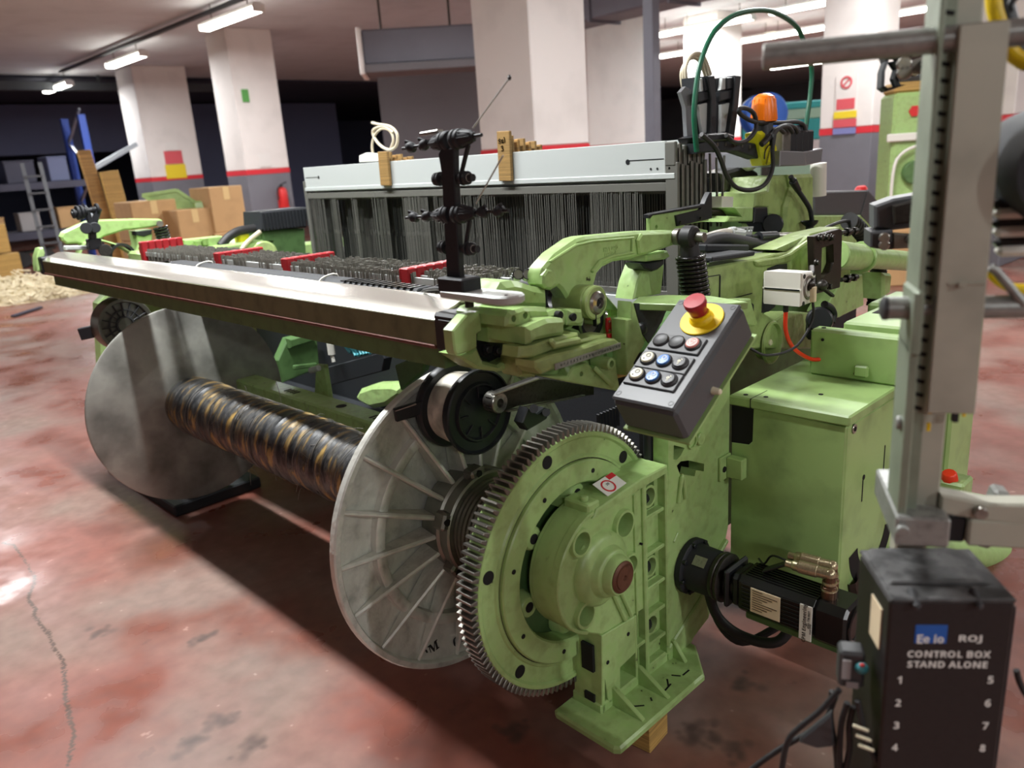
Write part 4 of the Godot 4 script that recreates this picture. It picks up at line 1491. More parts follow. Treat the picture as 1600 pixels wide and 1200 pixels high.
	var t := Transform3D(Basis(Vector3(0, 0, 1), 0.16), Vector3(-0.165, 0.142, -0.4545))
	b.text("ZQM", t, 0.026, 0.001, true)
	b.text("00", Transform3D(Basis(Vector3(0, 0, 1), 0.12), Vector3(-0.055, 0.125, -0.454)), 0.026, 0.001, true)
	part("pen_mark", b, "black_print", fl)

# polished back rest beam with its two end brackets
func back_rest():
	var b := mb(Basis(Vector3(1, 0, 0), Vector3(0, 1, 0), Vector3(0, 0, 1)))
	var prof := [Vector2(-0.2, 0.988), Vector2(-0.2, 1.04), Vector2(-0.175, 1.056), Vector2(-0.168, 1.056), Vector2(-0.13, 1.068), Vector2(-0.1, 1.068), Vector2(-0.1, 0.988)]
	b.ext(prof, -3.02, -0.235, 0.002)
	var o := thing("back_rest_beam", "long dull steel back rest beam with a polished top running across the loom's rear", "beam", Vector3(-0.15, 0.98, -1.63))
	part("beam", b, "rail_dull", o)
	b = mb()
	b.ext([Vector2(-0.1985, 1.042), Vector2(-0.175, 1.0575), Vector2(-0.168, 1.0575), Vector2(-0.13, 1.07), Vector2(-0.1, 1.07), Vector2(-0.1, 1.066), Vector2(-0.13, 1.066), Vector2(-0.168, 1.054), Vector2(-0.175, 1.054), Vector2(-0.1985, 1.039)], -3.018, -0.24)
	part("polished_top", b, "rail_bright", o)
	b = mb()
	b.bx(Vector3(-0.203, 0.98, -3.02), Vector3(-0.12, 0.989, -0.25), 0.002)
	part("lower_edge", b, "rail_edge", o)
	b = mb()
	b.bx(Vector3(-0.205, 0.978, -0.245), Vector3(-0.1, 1.058, -0.175), 0.006)
	b.bx(Vector3(-0.208, 1.04, -0.225), Vector3(-0.2, 1.046, -0.18), 0.001)
	part("end_cap", b, "black", o)
	b = mb()
	b.bx(Vector3(-0.206, 0.978, -3.06), Vector3(-0.1, 1.058, -3.01), 0.006)
	part("end_cap", b, "black", o)
	# dark green beam underneath
	b = mb()
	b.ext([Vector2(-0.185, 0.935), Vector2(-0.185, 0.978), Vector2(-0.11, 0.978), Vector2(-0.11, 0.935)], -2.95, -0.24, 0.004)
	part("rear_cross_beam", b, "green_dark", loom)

func casting(called: String, polys: Array, z0: float, z1: float, k := 0.005, m := "green", holes := [], parent: Node3D = null) -> MeshInstance3D:
	var b := mb()
	b.ext(polys, z0, z1, k, holes)
	return part(called, b, m, parent if parent else loom)

func loom_more():
	var b: MB
	# the curved tension lever
	b = mb()
	var lev: Array = [Vector2(-0.0318, 1.0978), Vector2(-0.0302, 1.1171), Vector2(-0.0224, 1.1296), Vector2(0.0159, 1.1529), Vector2(0.0837, 1.175), Vector2(0.1119, 1.1769), Vector2(0.3089, 1.1661), Vector2(0.4396, 1.1539), Vector2(0.4723, 1.1466), Vector2(0.472, 1.1216), Vector2(0.4391, 1.1182), Vector2(0.3218, 1.1095), Vector2(0.2631, 1.1085), Vector2(0.2071, 1.111), Vector2(0.1694, 1.1043), Vector2(0.1488, 1.0926), Vector2(0.1377, 1.0711), Vector2(0.1629, 1.0458), Vector2(0.1669, 1.0192), Vector2(0.1466, 0.9926), Vector2(0.1195, 0.9848), Vector2(0.0748, 0.9935), Vector2(0.0448, 1.0118), Vector2(0.0557, 1.0347), Vector2(0.0476, 1.0526), Vector2(0.031, 1.0758), Vector2(0.0197, 1.0849), Vector2(-0.0014, 1.0802), Vector2(-0.0213, 1.0859)]
	b.ext(lev, -0.145, -0.1, 0.006)
	var lv := part("tension_lever", b, "green", loom)
	b = mb()
	var rib: Array = [Vector2(-0.0086, 1.1414), Vector2(0.0765, 1.1659), Vector2(0.1332, 1.1672), Vector2(0.2755, 1.1582), Vector2(0.2789, 1.1535), Vector2(0.274, 1.1203), Vector2(0.1969, 1.121), Vector2(0.1563, 1.1147), Vector2(0.1291, 1.0977), Vector2(0.1229, 1.1028), Vector2(0.1501, 1.1218), Vector2(0.1904, 1.1269), Vector2(0.2656, 1.1266), Vector2(0.2681, 1.1535), Vector2(0.1329, 1.1624), Vector2(0.0823, 1.1604), Vector2(-0.0031, 1.1376)]
	b.ext(rib, -0.102, -0.094, 0.002)
	b.ext([Vector2(-0.0326, 1.0982), Vector2(-0.0301, 1.1153), Vector2(-0.0166, 1.1262), Vector2(0.0033, 1.1222), Vector2(0.0122, 1.107), Vector2(0.0069, 1.0919), Vector2(-0.0084, 1.084), Vector2(-0.0254, 1.0884)], -0.11, -0.094, 0.004)
	b.ext([Vector2(0.2846, 1.1494), Vector2(0.3033, 1.1624), Vector2(0.4337, 1.151), Vector2(0.458, 1.1428), Vector2(0.4578, 1.1267), Vector2(0.4252, 1.1237), Vector2(0.3165, 1.1139), Vector2(0.2907, 1.116)], -0.11, -0.092, 0.004)
	part("raised_rib", b, "green", lv)
	b = mb()
	b.text("H11 020", Transform3D(Basis(Vector3(0.985, 0.0, 0), Vector3(0, 1, 0), Vector3(0, 0, 1)), Vector3(0.1943, 1.1411, -0.0995)), 0.010, 0.0012)
	b.text("00204", Transform3D(Basis.IDENTITY, Vector3(0.1936, 1.1285, -0.0995)), 0.011, 0.0012)
	part("cast_lettering", b, "green", lv)
	b = mb()
	var pv: Vector3 = Vector3(0.0811, 1.0439, -0.06)
	b.cyl(Vector3(pv.x, pv.y, -0.15), Vector3(pv.x, pv.y, -0.062), 0.036, -1, 32, 0.004)
	b.ring(Vector3(pv.x, pv.y, -0.064), Vector3(pv.x, pv.y, -0.05), 0.024, 0.036, 32, 0.003)
	b.bx(Vector3(pv.x - 0.003, pv.y - 0.05, -0.1), Vector3(pv.x + 0.02, pv.y - 0.025, -0.056), 0.004)
	part("pivot_boss", b, "green_oily", lv)
	b = mb()
	b.lathe([Vector2(0.025, 0), Vector2(0.025, 0.008), Vector2(0.021, 0.013), Vector2(0.012, 0.015), Vector2(0.01, 0.008), Vector2(0, 0.008)], at_z(Vector2(pv.x, pv.y), -0.056), 28)
	part("pivot_screw", b, "steel", lv)
	b = mb()
	b.cyl(Vector3(pv.x, pv.y, -0.05), Vector3(pv.x, pv.y, -0.047), 0.009, -1, 6)
	b.bx(Vector3(pv.x - 0.006, pv.y - 0.05, -0.058), Vector3(pv.x - 0.004, pv.y - 0.024, -0.049), 0)
	part("hex_socket", b, "hole", lv)
	# lever end: pin, rod eye and spring
	var sp: Vector3 = Vector3(0.4365, 1.1393, -0.055)
	b = mb()
	b.cyl(sp + Vector3(0, 0, -0.05), sp + Vector3(0.004, 0, 0.04), 0.012, -1, 18, 0.002)
	b.cyl(sp + Vector3(0, 0, -0.04), sp + Vector3(0, 0, -0.022), 0.02, -1, 18, 0.002)
	part("pin", b, "steel_worn", lv)
	b = mb()
	b.cyl(sp + Vector3(0, 0, -0.016), sp + Vector3(0, 0, 0.018), 0.027, -1, 28, 0.005)
	b.cyl(sp, sp + Vector3(0.006, -0.06, 0), 0.018, 0.026, 20)
	part("rod_eye", b, "rubber", lv)
	var spring := thing("coil_spring", "black coil spring hanging from the near lever end above the button panel", "spring", sp + Vector3(0.025, -0.22, 0))
	var top := sp + Vector3(0.004, -0.045, 0)
	var bot: Vector3 = Vector3(0.4675, 0.9795, -0.055)
	b = mb()
	var path := []
	var turns := 11.0
	for i in int(turns * 14) + 1:
		var t := i / (turns * 14)
		var a := t * turns * TAU
		path.append(top.lerp(bot, t) + Vector3(cos(a) * 0.031, 0, sin(a) * 0.031))
	b.tube(path, 0.0058, 8, 1)
	part("coil", b, "black_gloss", spring)
	b = mb()
	b.cyl(top, bot, 0.02, -1, 14)
	part("damper_rod", b, "rubber", spring)
	# sliding clamp block that carries the rail end
	var hp: Array = [disc([Vector2(-0.165, 1.0564)][0], 0.0068, 14), disc([Vector2(-0.1335, 1.0568)][0], 0.0068, 14)]
	b = mb()
	b.ext([Vector2(-0.1862, 1.0448), Vector2(-0.1829, 1.0625), Vector2(-0.1727, 1.0703), Vector2(-0.1598, 1.0709), Vector2(-0.1338, 1.072), Vector2(-0.1177, 1.0668), Vector2(-0.116, 1.0476), Vector2(-0.12, 1.039), Vector2(-0.1372, 1.0329)], -0.2, -0.05, 0.006, hp)
	b.ext([Vector2(-0.161, 1.0084), Vector2(-0.1602, 1.0406), Vector2(-0.141, 1.0437), Vector2(-0.1176, 1.0462), Vector2(-0.104, 1.0471), Vector2(-0.0595, 1.0404), Vector2(-0.0521, 1.0361), Vector2(-0.0529, 1.0097), Vector2(-0.0585, 1.0055), Vector2(-0.083, 1.0081), Vector2(-0.1371, 1.0115), Vector2(-0.1507, 1.0067)], -0.14, -0.02, 0.008)
	b.ext([Vector2(-0.1557, 0.9989), Vector2(-0.1462, 1.0601), Vector2(-0.1342, 1.0652), Vector2(-0.0536, 1.052), Vector2(-0.057, 0.9729)], -0.2, -0.125, 0.01)
	b.ext([Vector2(-0.1237, 1.0693), Vector2(-0.1072, 1.0676), Vector2(-0.0581, 1.0576), Vector2(-0.0536, 1.0471), Vector2(-0.0248, 1.0492), Vector2(-0.0051, 1.0432), Vector2(-0.0009, 1.025), Vector2(-0.0091, 1.014), Vector2(-0.1074, 1.0259)], -0.16, -0.06, 0.008)
	b.ext([Vector2(-0.1495, 1.1034), Vector2(-0.1352, 1.1175), Vector2(-0.1056, 1.1164), Vector2(-0.0859, 1.111), Vector2(-0.0526, 1.0973), Vector2(-0.0107, 1.0857), Vector2(-0.0104, 1.0431), Vector2(-0.0839, 1.0564)], -0.2, -0.1, 0.012)
	var cl := part("clamp_block", b, "green", loom)
	b = mb()
	for q in [Vector3(-0.1553, 1.0536, -0.06), Vector3(-0.1234, 1.054, -0.06)]:
		b.cyl(Vector3(q.x, q.y, -0.075), Vector3(q.x, q.y, -0.062), 0.0066, -1, 14)
	part("socket_screw", b, "hole", cl)
	b = mb()
	b.ext([Vector2(-0.0402, 1.0378), Vector2(-0.0343, 1.0453), Vector2(-0.0235, 1.044), Vector2(-0.0188, 1.0338), Vector2(-0.0219, 1.0158), Vector2(-0.0363, 1.0186)], -0.09, -0.048, 0.004)
	b.ext([Vector2(-0.0166, 1.0153), Vector2(-0.0108, 1.0451), Vector2(0.0113, 1.0436), Vector2(0.0299, 1.039), Vector2(0.0337, 1.0093), Vector2(0.0164, 1.0076)], -0.1, -0.045, 0.006)
	part("clamp_jaw", b, "green", cl)
	b = mb()
	for q in [Vector3(-0.0404, 1.0407, -0.045), Vector3(-0.0034, 1.0297, -0.042)]:
		b.cyl(q - Vector3(0, 0, 0.01), q + Vector3(0, 0, 0.0015), 0.008, -1, 16)
	part("clamp_hole", b, "hole", cl)
	# black belt of the bearing seen behind
	b = mb()
	b.ring(Vector3(0.045, 1.055, -0.2), Vector3(0.045, 1.055, -0.13), 0.03, 0.062, 36)
	part("bearing_ring", b, "black", cl)
	# bearing housing with its round opening
	var hc: Vector2 = [Vector2(0.0985, 0.9995)][0]
	b = mb()
	b.ext([Vector2(0.0143, 0.9978), Vector2(0.0302, 1.0075), Vector2(0.0569, 1.0023), Vector2(0.0753, 1.0454), Vector2(0.1127, 1.0706), Vector2(0.1364, 1.0585), Vector2(0.193, 1.0047), Vector2(0.219, 0.9986), Vector2(0.217, 0.9492), Vector2(0.1433, 0.9505), Vector2(0.1059, 0.9529), Vector2(0.062, 0.9595), Vector2(0.044, 0.9841)], -0.13, -0.075, 0.005, [disc(hc, 0.042, 28)])
	b.ext([Vector2(0.1474, 0.9917), Vector2(0.1989, 0.9914), Vector2(0.1974, 0.9548), Vector2(0.1501, 0.9589)], -0.1, -0.06, 0.004)
	var hs := part("bearing_housing", b, "green", loom)
	b = mb()
	b.ring(Vector3(hc.x, hc.y, -0.12), Vector3(hc.x, hc.y, -0.082), 0.028, 0.043, 28)
	part("bearing", b, "black", hs)
	b = mb()
	b.cyl(Vector3(hc.x - 0.005, hc.y - 0.012, -0.11), Vector3(hc.x - 0.005, hc.y - 0.012, -0.085), 0.03, -1, 24)
	part("shaft", b, "steel_worn", hs)
	# slide with scale
	b = mb()
	b.ext([Vector2(-0.1829, 1.0085), Vector2(-0.146, 1.004), Vector2(-0.1072, 1.0064), Vector2(-0.0152, 1.0021), Vector2(-0.0125, 0.9867), Vector2(0.0758, 0.9811), Vector2(0.0752, 0.9684), Vector2(-0.0131, 0.9769), Vector2(-0.0953, 0.9824), Vector2(-0.1464, 0.9794), Vector2(-0.1879, 0.9888)], -0.07, -0.02, 0.004)
	part("slide_top", b, "green_oily", loom)
	b = mb()
	b.ext([Vector2(-0.1626, 0.9788), Vector2(-0.1208, 0.981), Vector2(-0.033, 0.9762), Vector2(0.0505, 0.9771), Vector2(0.0781, 0.9726), Vector2(0.0938, 0.9617), Vector2(0.0932, 0.9488), Vector2(-0.0742, 0.9537), Vector2(-0.1468, 0.9493), Vector2(-0.1621, 0.9647)], -0.06, -0.002, 0.004)
	b.bar(Vector3(-0.1052, 0.9965, -0.01), Vector3(-0.0258, 0.9906, -0.01), 0.012, 0.012, 0.003)
	b.bar(Vector3(-0.1111, 1.0084, -0.01), Vector3(-0.0953, 0.9908, -0.01), 0.01, 0.012, 0.003)
	var sl := part("slide_rail", b, "green_oily", loom)
	b = mb()
	var r0: Vector3 = Vector3(-0.1135, 0.9569, 0.001)
	var r1: Vector3 = Vector3(0.0914, 0.9558, 0.001)
	b.bar(r0, r1, 0.003, 0.013, 0.0006)
	var ru := part("scale", b, "ruler", sl, "steel ruler with engraved numbers")
	b = mb()
	var rd := (r1 - r0).normalized()
	var rb := Basis(rd, Vector3(0, 0, 1).cross(rd), Vector3(0, 0, 1))
	for k in 21:
		var q := r0 + (r1 - r0) * ((k + 0.8) / 21.6)
		b.xf = Transform3D(rb, q)
		b.box(Vector3(0, -0.0042, 0.0016), Vector3(0.0007, 0.0026, 0.0004))
		b.xf = Transform3D()
		if k > 0:
			b.text(str(k - 1), Transform3D(rb, q + Vector3(0, 0.0004, 0.0016)), 0.0052, 0.0003)
	part("number", b, "black_print", ru)
	# carrier plate under the scale
	b = mb()
	b.ext([Vector2(-0.1329, 0.9405), Vector2(-0.0537, 0.9212), Vector2(-0.0381, 0.935), Vector2(0.0106, 0.9338), Vector2(0.0324, 0.9107), Vector2(0.0609, 0.9248), Vector2(0.1014, 0.9235), Vector2(0.1076, 0.8794), Vector2(0.1145, 0.8451), Vector2(-0.0546, 0.9089)], -0.05, -0.02, 0.003, [disc([Vector2(-0.0126, 0.9158)][0], 0.0055, 12)])
	b.ext([Vector2(-0.0966, 0.9519), Vector2(0.0979, 0.9203), Vector2(0.1527, 0.8303), Vector2(-0.0213, 0.896), Vector2(-0.102, 0.9285)], -0.12, -0.05, 0.003)
	var cp := part("carrier_plate", b, "green", loom)
	b = mb()
	var bp: Vector3 = Vector3(0.0554, 0.9244, 0.005)
	b.ring(bp - Vector3(0, 0, 0.05), bp, 0.0075, 0.0125, 20, 0.002)
	b.bar(Vector3(0.0171, 0.9235, -0.01), Vector3(0.0778, 0.8683, -0.01), 0.006, 0.01, 0.002)
	part("bush", b, "green", cp)
	b = mb()
	b.tube([Vector3(0.1122, 0.8779, -0.04), Vector3(0.1205, 0.8788, -0.03), Vector3(0.1503, 0.877, -0.03)], 0.006)
	part("cable", b, "wood", cp, "yellow-brown cable end")
	# the red safety pointer
	b = mb()
	b.ext([Vector2(0.1188, 1.0029), Vector2(0.13, 1.0029), Vector2(0.1337, 0.9948), Vector2(0.1338, 0.9722), Vector2(0.1192, 0.9711), Vector2(0.1165, 0.9822)], -0.06, -0.054, 0.001)
	b.ext([Vector2(0.1047, 0.9725), Vector2(0.1293, 0.9688), Vector2(0.1307, 0.9539), Vector2(0.1222, 0.9509), Vector2(0.1103, 0.9608)], -0.055, -0.044, 0.001)
	b.bar(Vector3(0.123, 0.9693, -0.04), Vector3(0.1328, 0.9567, -0.04), 0.006, 0.004)
	var rp := part("pointer", b, "red_bright", hs, "red pointer plate")
	b = mb()
	for q in [Vector3(0.1242, 0.9955, -0.053), Vector3(0.1232, 0.9758, -0.053)]:
		b.ball(q, 0.0028, Vector3.ONE, 10)
	part("rivet", b, "brass", rp)
	# cheek holding the rail end
	b = mb()
	b.ext([Vector2(-0.2588, 1.0438), Vector2(-0.2226, 1.0668), Vector2(-0.1868, 1.0679), Vector2(-0.1851, 1.054), Vector2(-0.1844, 1.0301), Vector2(-0.1976, 1.0256), Vector2(-0.2003, 0.9999), Vector2(-0.218, 0.9954), Vector2(-0.2533, 0.9954), Vector2(-0.2582, 1.0054)], -0.15, -0.12, 0.003)
	b.ext([Vector2(-0.2381, 0.9894), Vector2(-0.2008, 0.9891), Vector2(-0.1825, 0.996), Vector2(-0.1683, 0.9609), Vector2(-0.1299, 0.9445), Vector2(-0.1018, 0.9508), Vector2(-0.0711, 0.9412), Vector2(-0.0725, 0.9247), Vector2(-0.1312, 0.9309), Vector2(-0.1858, 0.9489)], -0.2, -0.14, 0.006)
	var ck := part("rail_cheek", b, "green", loom)
	b = mb()
	b.ext([Vector2(-0.1607, 1.0137), Vector2(-0.0497, 0.9937), Vector2(-0.0533, 0.9345), Vector2(-0.0833, 0.9387), Vector2(-0.1243, 0.9456), Vector2(-0.1589, 0.9686)], -0.2, -0.17, 0.003)
	for q in [Vector3(-0.1419, 0.9786, -0.16), Vector3(-0.1196, 0.9719, -0.155)]:
		bolt(b, q, Vector3(0, 0, 1), 0.009, 0.012)
	part("dark_bolt", b, "black", ck)
	b = mb()
	b.ext([Vector2(-0.108, 0.9601), Vector2(-0.0597, 0.9492), Vector2(-0.0583, 0.9232), Vector2(-0.0613, 0.9084), Vector2(-0.1065, 0.9195), Vector2(-0.1132, 0.9412)], -0.16, -0.1, 0.006, [[Vector2(-0.1004, 0.9483), Vector2(-0.0726, 0.9445), Vector2(-0.0678, 0.9255), Vector2(-0.0781, 0.9215), Vector2(-0.1021, 0.9298)]])
	part("lower_lug", b, "green_oily", ck)
	# two round gauges
	for q in [Vector3(-0.0566, 1.1194, -0.14), Vector3(-0.0289, 1.1153, -0.14)]:
		b = mb()
		var fd := Vector3(-0.55, 0.35, 0.75).normalized()
		b.lathe([Vector2(0, -0.02), Vector2(0.011, -0.02), Vector2(0.0115, 0.0), Vector2(0.0098, 0.001), Vector2(0.0098, -0.002)], MB.along(q, fd), 20)
		var g := part("pressure_gauge", b, "black_gloss", loom)
		b = mb()
		b.cyl(q - fd * 0.003, q - fd * 0.0015, 0.0098, -1, 20)
		part("dial", b, "storage_light", g)
	# black tray lip and green angle above the drop wire bank
	b = mb()
	b.ext([Vector2(0.5539, 1.1794), Vector2(0.839, 1.1807), Vector2(0.8393, 1.135), Vector2(0.7043, 1.1372), Vector2(0.833, 1.1083), Vector2(0.8331, 1.0912), Vector2(0.5522, 1.1234)], -0.265, -0.25, 0.002, [disc([Vector2(0.5799, 1.1449)][0], 0.006, 12)])
	var tr := part("temple_plate", b, "green", loom)
	b = mb()
	b.ext([Vector2(0.5361, 1.1719), Vector2(0.5364, 1.1811), Vector2(0.5577, 1.1837), Vector2(0.8058, 1.1859), Vector2(0.8151, 1.1978), Vector2(0.8338, 1.2162), Vector2(0.8433, 1.2155), Vector2(0.8439, 1.1414), Vector2(0.6706, 1.1376), Vector2(0.6624, 1.1674), Vector2(0.7749, 1.1714), Vector2(0.7872, 1.1769), Vector2(0.5575, 1.1775), Vector2(0.5467, 1.1708)], -0.262, -0.243, 0.002)
	part("edge_guard", b, "black", tr)
	b = mb()
	for q in [Vector3(0.6777, 1.1466, -0.24), Vector3(0.7781, 1.1479, -0.24)]:
		b.cyl(q, q + Vector3(0, 0, 0.004), 0.005, -1, 12)
	part("screw", b, "steel_dark", tr)
	# main side frame above, towards the cloth side
	b = mb()
	b.ext([Vector2(0.5448, 1.048), Vector2(0.8366, 1.0362), Vector2(0.9187, 1.0355), Vector2(0.9906, 1.0313), Vector2(1.013, 1.0267), Vector2(1.1405, 1.0642), Vector2(1.1485, 1.0633), Vector2(1.1584, 0.9492), Vector2(0.9215, 0.9838), Vector2(0.8662, 0.9784), Vector2(0.8572, 0.877), Vector2(0.9292, 0.8425), Vector2(1.0022, 0.8504), Vector2(1.1613, 0.8212), Vector2(1.1714, 0.7034), Vector2(0.7597, 0.7927), Vector2(0.7768, 0.8714), Vector2(0.7687, 0.9201), Vector2(0.545, 0.9777)], -0.15, -0.085, 0.004)
	var fr := part("upper_frame", b, "green_oily", loom)
	b = mb()
	b.ext([Vector2(0.7957, 1.0322), Vector2(0.8353, 1.0318), Vector2(0.932, 1.0255), Vector2(0.9969, 1.0273), Vector2(1.1321, 1.0564), Vector2(1.1335, 1.0402), Vector2(0.9984, 1.0045), Vector2(0.919, 1.0052), Vector2(0.8295, 1.0127), Vector2(0.7994, 1.0202)], -0.17, -0.075, 0.004)
	b.ext([Vector2(0.94, 1.0441), Vector2(1.1803, 1.0649), Vector2(1.3765, 1.0621), Vector2(1.3817, 1.0558), Vector2(1.1812, 1.055), Vector2(1.0358, 1.0232)], -0.17, -0.1, 0.002)
	part("raised_flange", b, "green_oily", fr)
	b = mb()
	b.bar(Vector3(0.678, 0.9474, -0.084), Vector3(0.7889, 0.9442, -0.084), 0.003, 0.002)
	b.bar(Vector3(0.623, 1.0182, -0.084), Vector3(0.6209, 0.9603, -0.084), 0.003, 0.004)
	b.bar(Vector3(0.5489, 1.0247, -0.084), Vector3(0.623, 1.0204, -0.084), 0.003, 0.002)
	b.ext([Vector2(0.8465, 0.8791), Vector2(0.8525, 0.9738), Vector2(0.8751, 1.0009), Vector2(0.9307, 1.0032), Vector2(0.9887, 0.9986), Vector2(0.9898, 0.981), Vector2(0.9319, 0.9824), Vector2(0.9232, 0.8827), Vector2(0.8882, 0.875)], -0.095, -0.082, 0.002)
	b.ext([Vector2(0.7684, 0.9187), Vector2(0.7847, 0.9192), Vector2(0.7981, 0.9118), Vector2(0.8007, 0.8773), Vector2(0.7934, 0.8599), Vector2(0.7722, 0.864)], -0.095, -0.082, 0.001)
	part("dark_recess", b, "black_matt", fr)
	b = mb()
	var hc2: Vector3 = Vector3(0.9009, 0.7809, -0.08)
	b.lathe([Vector2(0.075, 0), Vector2(0.072, 0.006), Vector2(0.066, 0.007), Vector2(0.063, 0.002), Vector2(0.06, -0.03), Vector2(0, -0.03)], Transform3D(ZA * Basis.from_scale(Vector3(0.78, 1, 0.86)), hc2), 36)
	part("access_port", b, "green_oily", fr)
	b = mb()
	b.cyl(hc2 + Vector3(0, 0.0, -0.03), hc2 + Vector3(0, 0.0, 0.0), 0.012, 0.009, 14, 0.002)
	b.bar(hc2 + Vector3(-0.035, 0.02, -0.02), hc2 + Vector3(0.0, 0.01, -0.01), 0.008, 0.008)
	part("port_valve", b, "cream", fr)
	b = mb()
	b.ring(hc2 + Vector3(0, 0, 0.003), hc2 + Vector3(0, 0, 0.006), 0.057, 0.061, 32)
	# rear side plate, green, behind the cylinder
	b = mb()
	b.ext([Vector2(1.3287, 1.0122), Vector2(1.4014, 1.0033), Vector2(1.4215, 0.9099), Vector2(1.4521, 0.8893), Vector2(1.5805, 0.8783), Vector2(1.6066, 0.764), Vector2(1.3649, 0.7582), Vector2(1.2804, 0.798), Vector2(1.3468, 0.8419), Vector2(1.4065, 0.8802)], -0.16, -0.1, 0.004)
	b.ext([Vector2(1.439, 0.9981), Vector2(1.5151, 0.9929), Vector2(1.5448, 0.7563), Vector2(1.4584, 0.7469)], -0.2, -0.12, 0.003)
	part("rear_plate", b, "green", loom)
	# rusty plate with window and screws
	b = mb()
	b.ext([Vector2(0.9304, 1.0853), Vector2(1.0977, 1.0883), Vector2(1.1144, 1.0831), Vector2(1.1217, 0.9495), Vector2(1.1175, 0.9146), Vector2(0.9673, 0.9216), Vector2(0.9553, 0.971), Vector2(0.9466, 0.9858)], -0.0, 0.02, 0.002, [[Vector2(0.9856, 1.0474), Vector2(1.0583, 1.0502), Vector2(1.0681, 0.9958), Vector2(1.047, 0.9711), Vector2(0.9864, 0.9595)]])
	var rpl := part("mounting_plate", b, "rust_dark", loom, "rusty dark steel plate with a window")
	b = mb()
	b.ext([Vector2(1.0061, 1.0509), Vector2(1.1157, 1.0479), Vector2(1.127, 0.944), Vector2(1.0157, 0.9469)], -0.02, -0.004)
	part("plate_behind", b, "green_oily", rpl)
	for q in [Vector3(0.9596, 1.0797, 0.022), Vector3(0.9972, 1.0767, 0.022), Vector3(1.0321, 1.0713, 0.022), Vector3(0.9435, 1.013, 0.022), Vector3(1.0128, 0.9355, 0.03)]:
		b = mb()
		bolt(b, q, Vector3(0, 0, 1), 0.008, 0.012)
		part("screw", b, "steel_dark", rpl)
	for q in [Vector3(1.154, 1.0697, 0), Vector3(1.1702, 0.9284, 0)]:
		b = mb()
		b.cyl(q, q + Vector3(0.07, 0.0, 0.02), 0.007, -1, 12)
		b.hexn(q + Vector3(0.02, 0, 0.006), Vector3(0.96, 0, 0.27), 0.013, 0.015)
		b.hexn(q + Vector3(0.05, 0, 0.014), Vector3(0.96, 0, 0.27), 0.012, 0.013)
		part("stud", b, "steel_dark", rpl)
	# green tie tube going off to the right
	b = mb()
	var g0: Vector3 = Vector3(1.2254, 0.9926, -0.02)
	var g1: Vector3 = Vector3(1.9041, 0.8793, -0.02)
	var gd := (g1 - g0).normalized()
	b.cyl(g0 - gd * 0.05, g1 + gd * 0.5, 0.034, -1, 28)
	var gt := part("tie_tube", b, "green", loom)
	b = mb()
	b.cyl(g0 - gd * 0.06, g0 + gd * 0.14, 0.044, 0.041, 28, 0.003)
	b.cyl(g0 + gd * 0.13, g0 + gd * 0.145, 0.05, -1, 28, 0.003)
	part("tube_socket", b, "green", gt)
	# green bracket plate that carries the button panel
	b = mb()
	b.ext([Vector2(0.1132, 1.0058), Vector2(0.1324, 1.0053), Vector2(0.1361, 1.0406), Vector2(0.1425, 1.0333), Vector2(0.1787, 0.9423), Vector2(0.1377, 0.9064), Vector2(0.1408, 0.8992), Vector2(0.1114, 0.8848)], -0.04, 0.0, 0.002)
	var bk := part("panel_bracket", b, "green", loom)
	b = mb()
	b.xf = Transform3D(YP, Vector3.ZERO)
	b.ext([Vector2(0.2051, -0.0536), Vector2(0.2725, -0.0851), Vector2(0.3207, -0.0367), Vector2(0.3491, 0.0564), Vector2(0.3192, 0.1651), Vector2(0.2535, 0.1152)], 1.006, 1.022, 0.002)
	b.xf = Transform3D()
	part("bracket_top", b, "green", bk)
	b = mb()
	b.ext([Vector2(0.6152, 0.9662), Vector2(0.6204, 0.9529), Vector2(0.6542, 0.8935), Vector2(0.6359, 0.8907), Vector2(0.5934, 0.9021), Vector2(0.5627, 0.957), Vector2(0.5623, 0.9722)], -0.03, 0.01, 0.003)
	part("bracket_cheek", b, "green", bk)
	b = mb()
	b.ext([Vector2(0.1992, 1.0221), Vector2(0.3252, 1.0046), Vector2(0.3013, 0.9617), Vector2(0.237, 0.9297)], -0.05, -0.04)
	part("bracket_flange", b, "green", bk)
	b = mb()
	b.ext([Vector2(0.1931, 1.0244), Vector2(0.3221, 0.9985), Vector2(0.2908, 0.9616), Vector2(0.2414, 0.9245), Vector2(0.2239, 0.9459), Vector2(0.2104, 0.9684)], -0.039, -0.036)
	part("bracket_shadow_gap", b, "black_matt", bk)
	b = mb()
	b.ball(Vector3(0.1947, 0.969, -0.02), 0.012, Vector3(1, 1.2, 1), 14)
	part("bracket_knob", b, "black", bk)
	# upright casting at the lever's rest
	b = mb()
	b.ext([Vector2(0.3994, 1.0759), Vector2(0.4846, 1.0713), Vector2(0.4842, 1.0519), Vector2(0.4703, 0.9904), Vector2(0.3535, 0.9956), Vector2(0.3705, 1.0354)], -0.22, -0.16, 0.004)
	b.ext([Vector2(0.3592, 1.1057), Vector2(0.4501, 1.1033), Vector2(0.4622, 1.0875), Vector2(0.4416, 1.0832), Vector2(0.3624, 1.0884)], -0.2, -0.125, 0.004)
	part("lever_rest", b, "green", loom)
	b = mb()
	b.ext([Vector2(0.3538, 1.0848), Vector2(0.4504, 1.0809), Vector2(0.4485, 1.0678), Vector2(0.4238, 1.0595), Vector2(0.3998, 1.0583), Vector2(0.3687, 1.0698)], -0.19, -0.135, 0.004)
	part("rubber_stop", b, "black", loom)
	# lower frame: cross channel, interior and far parts
	b = mb()
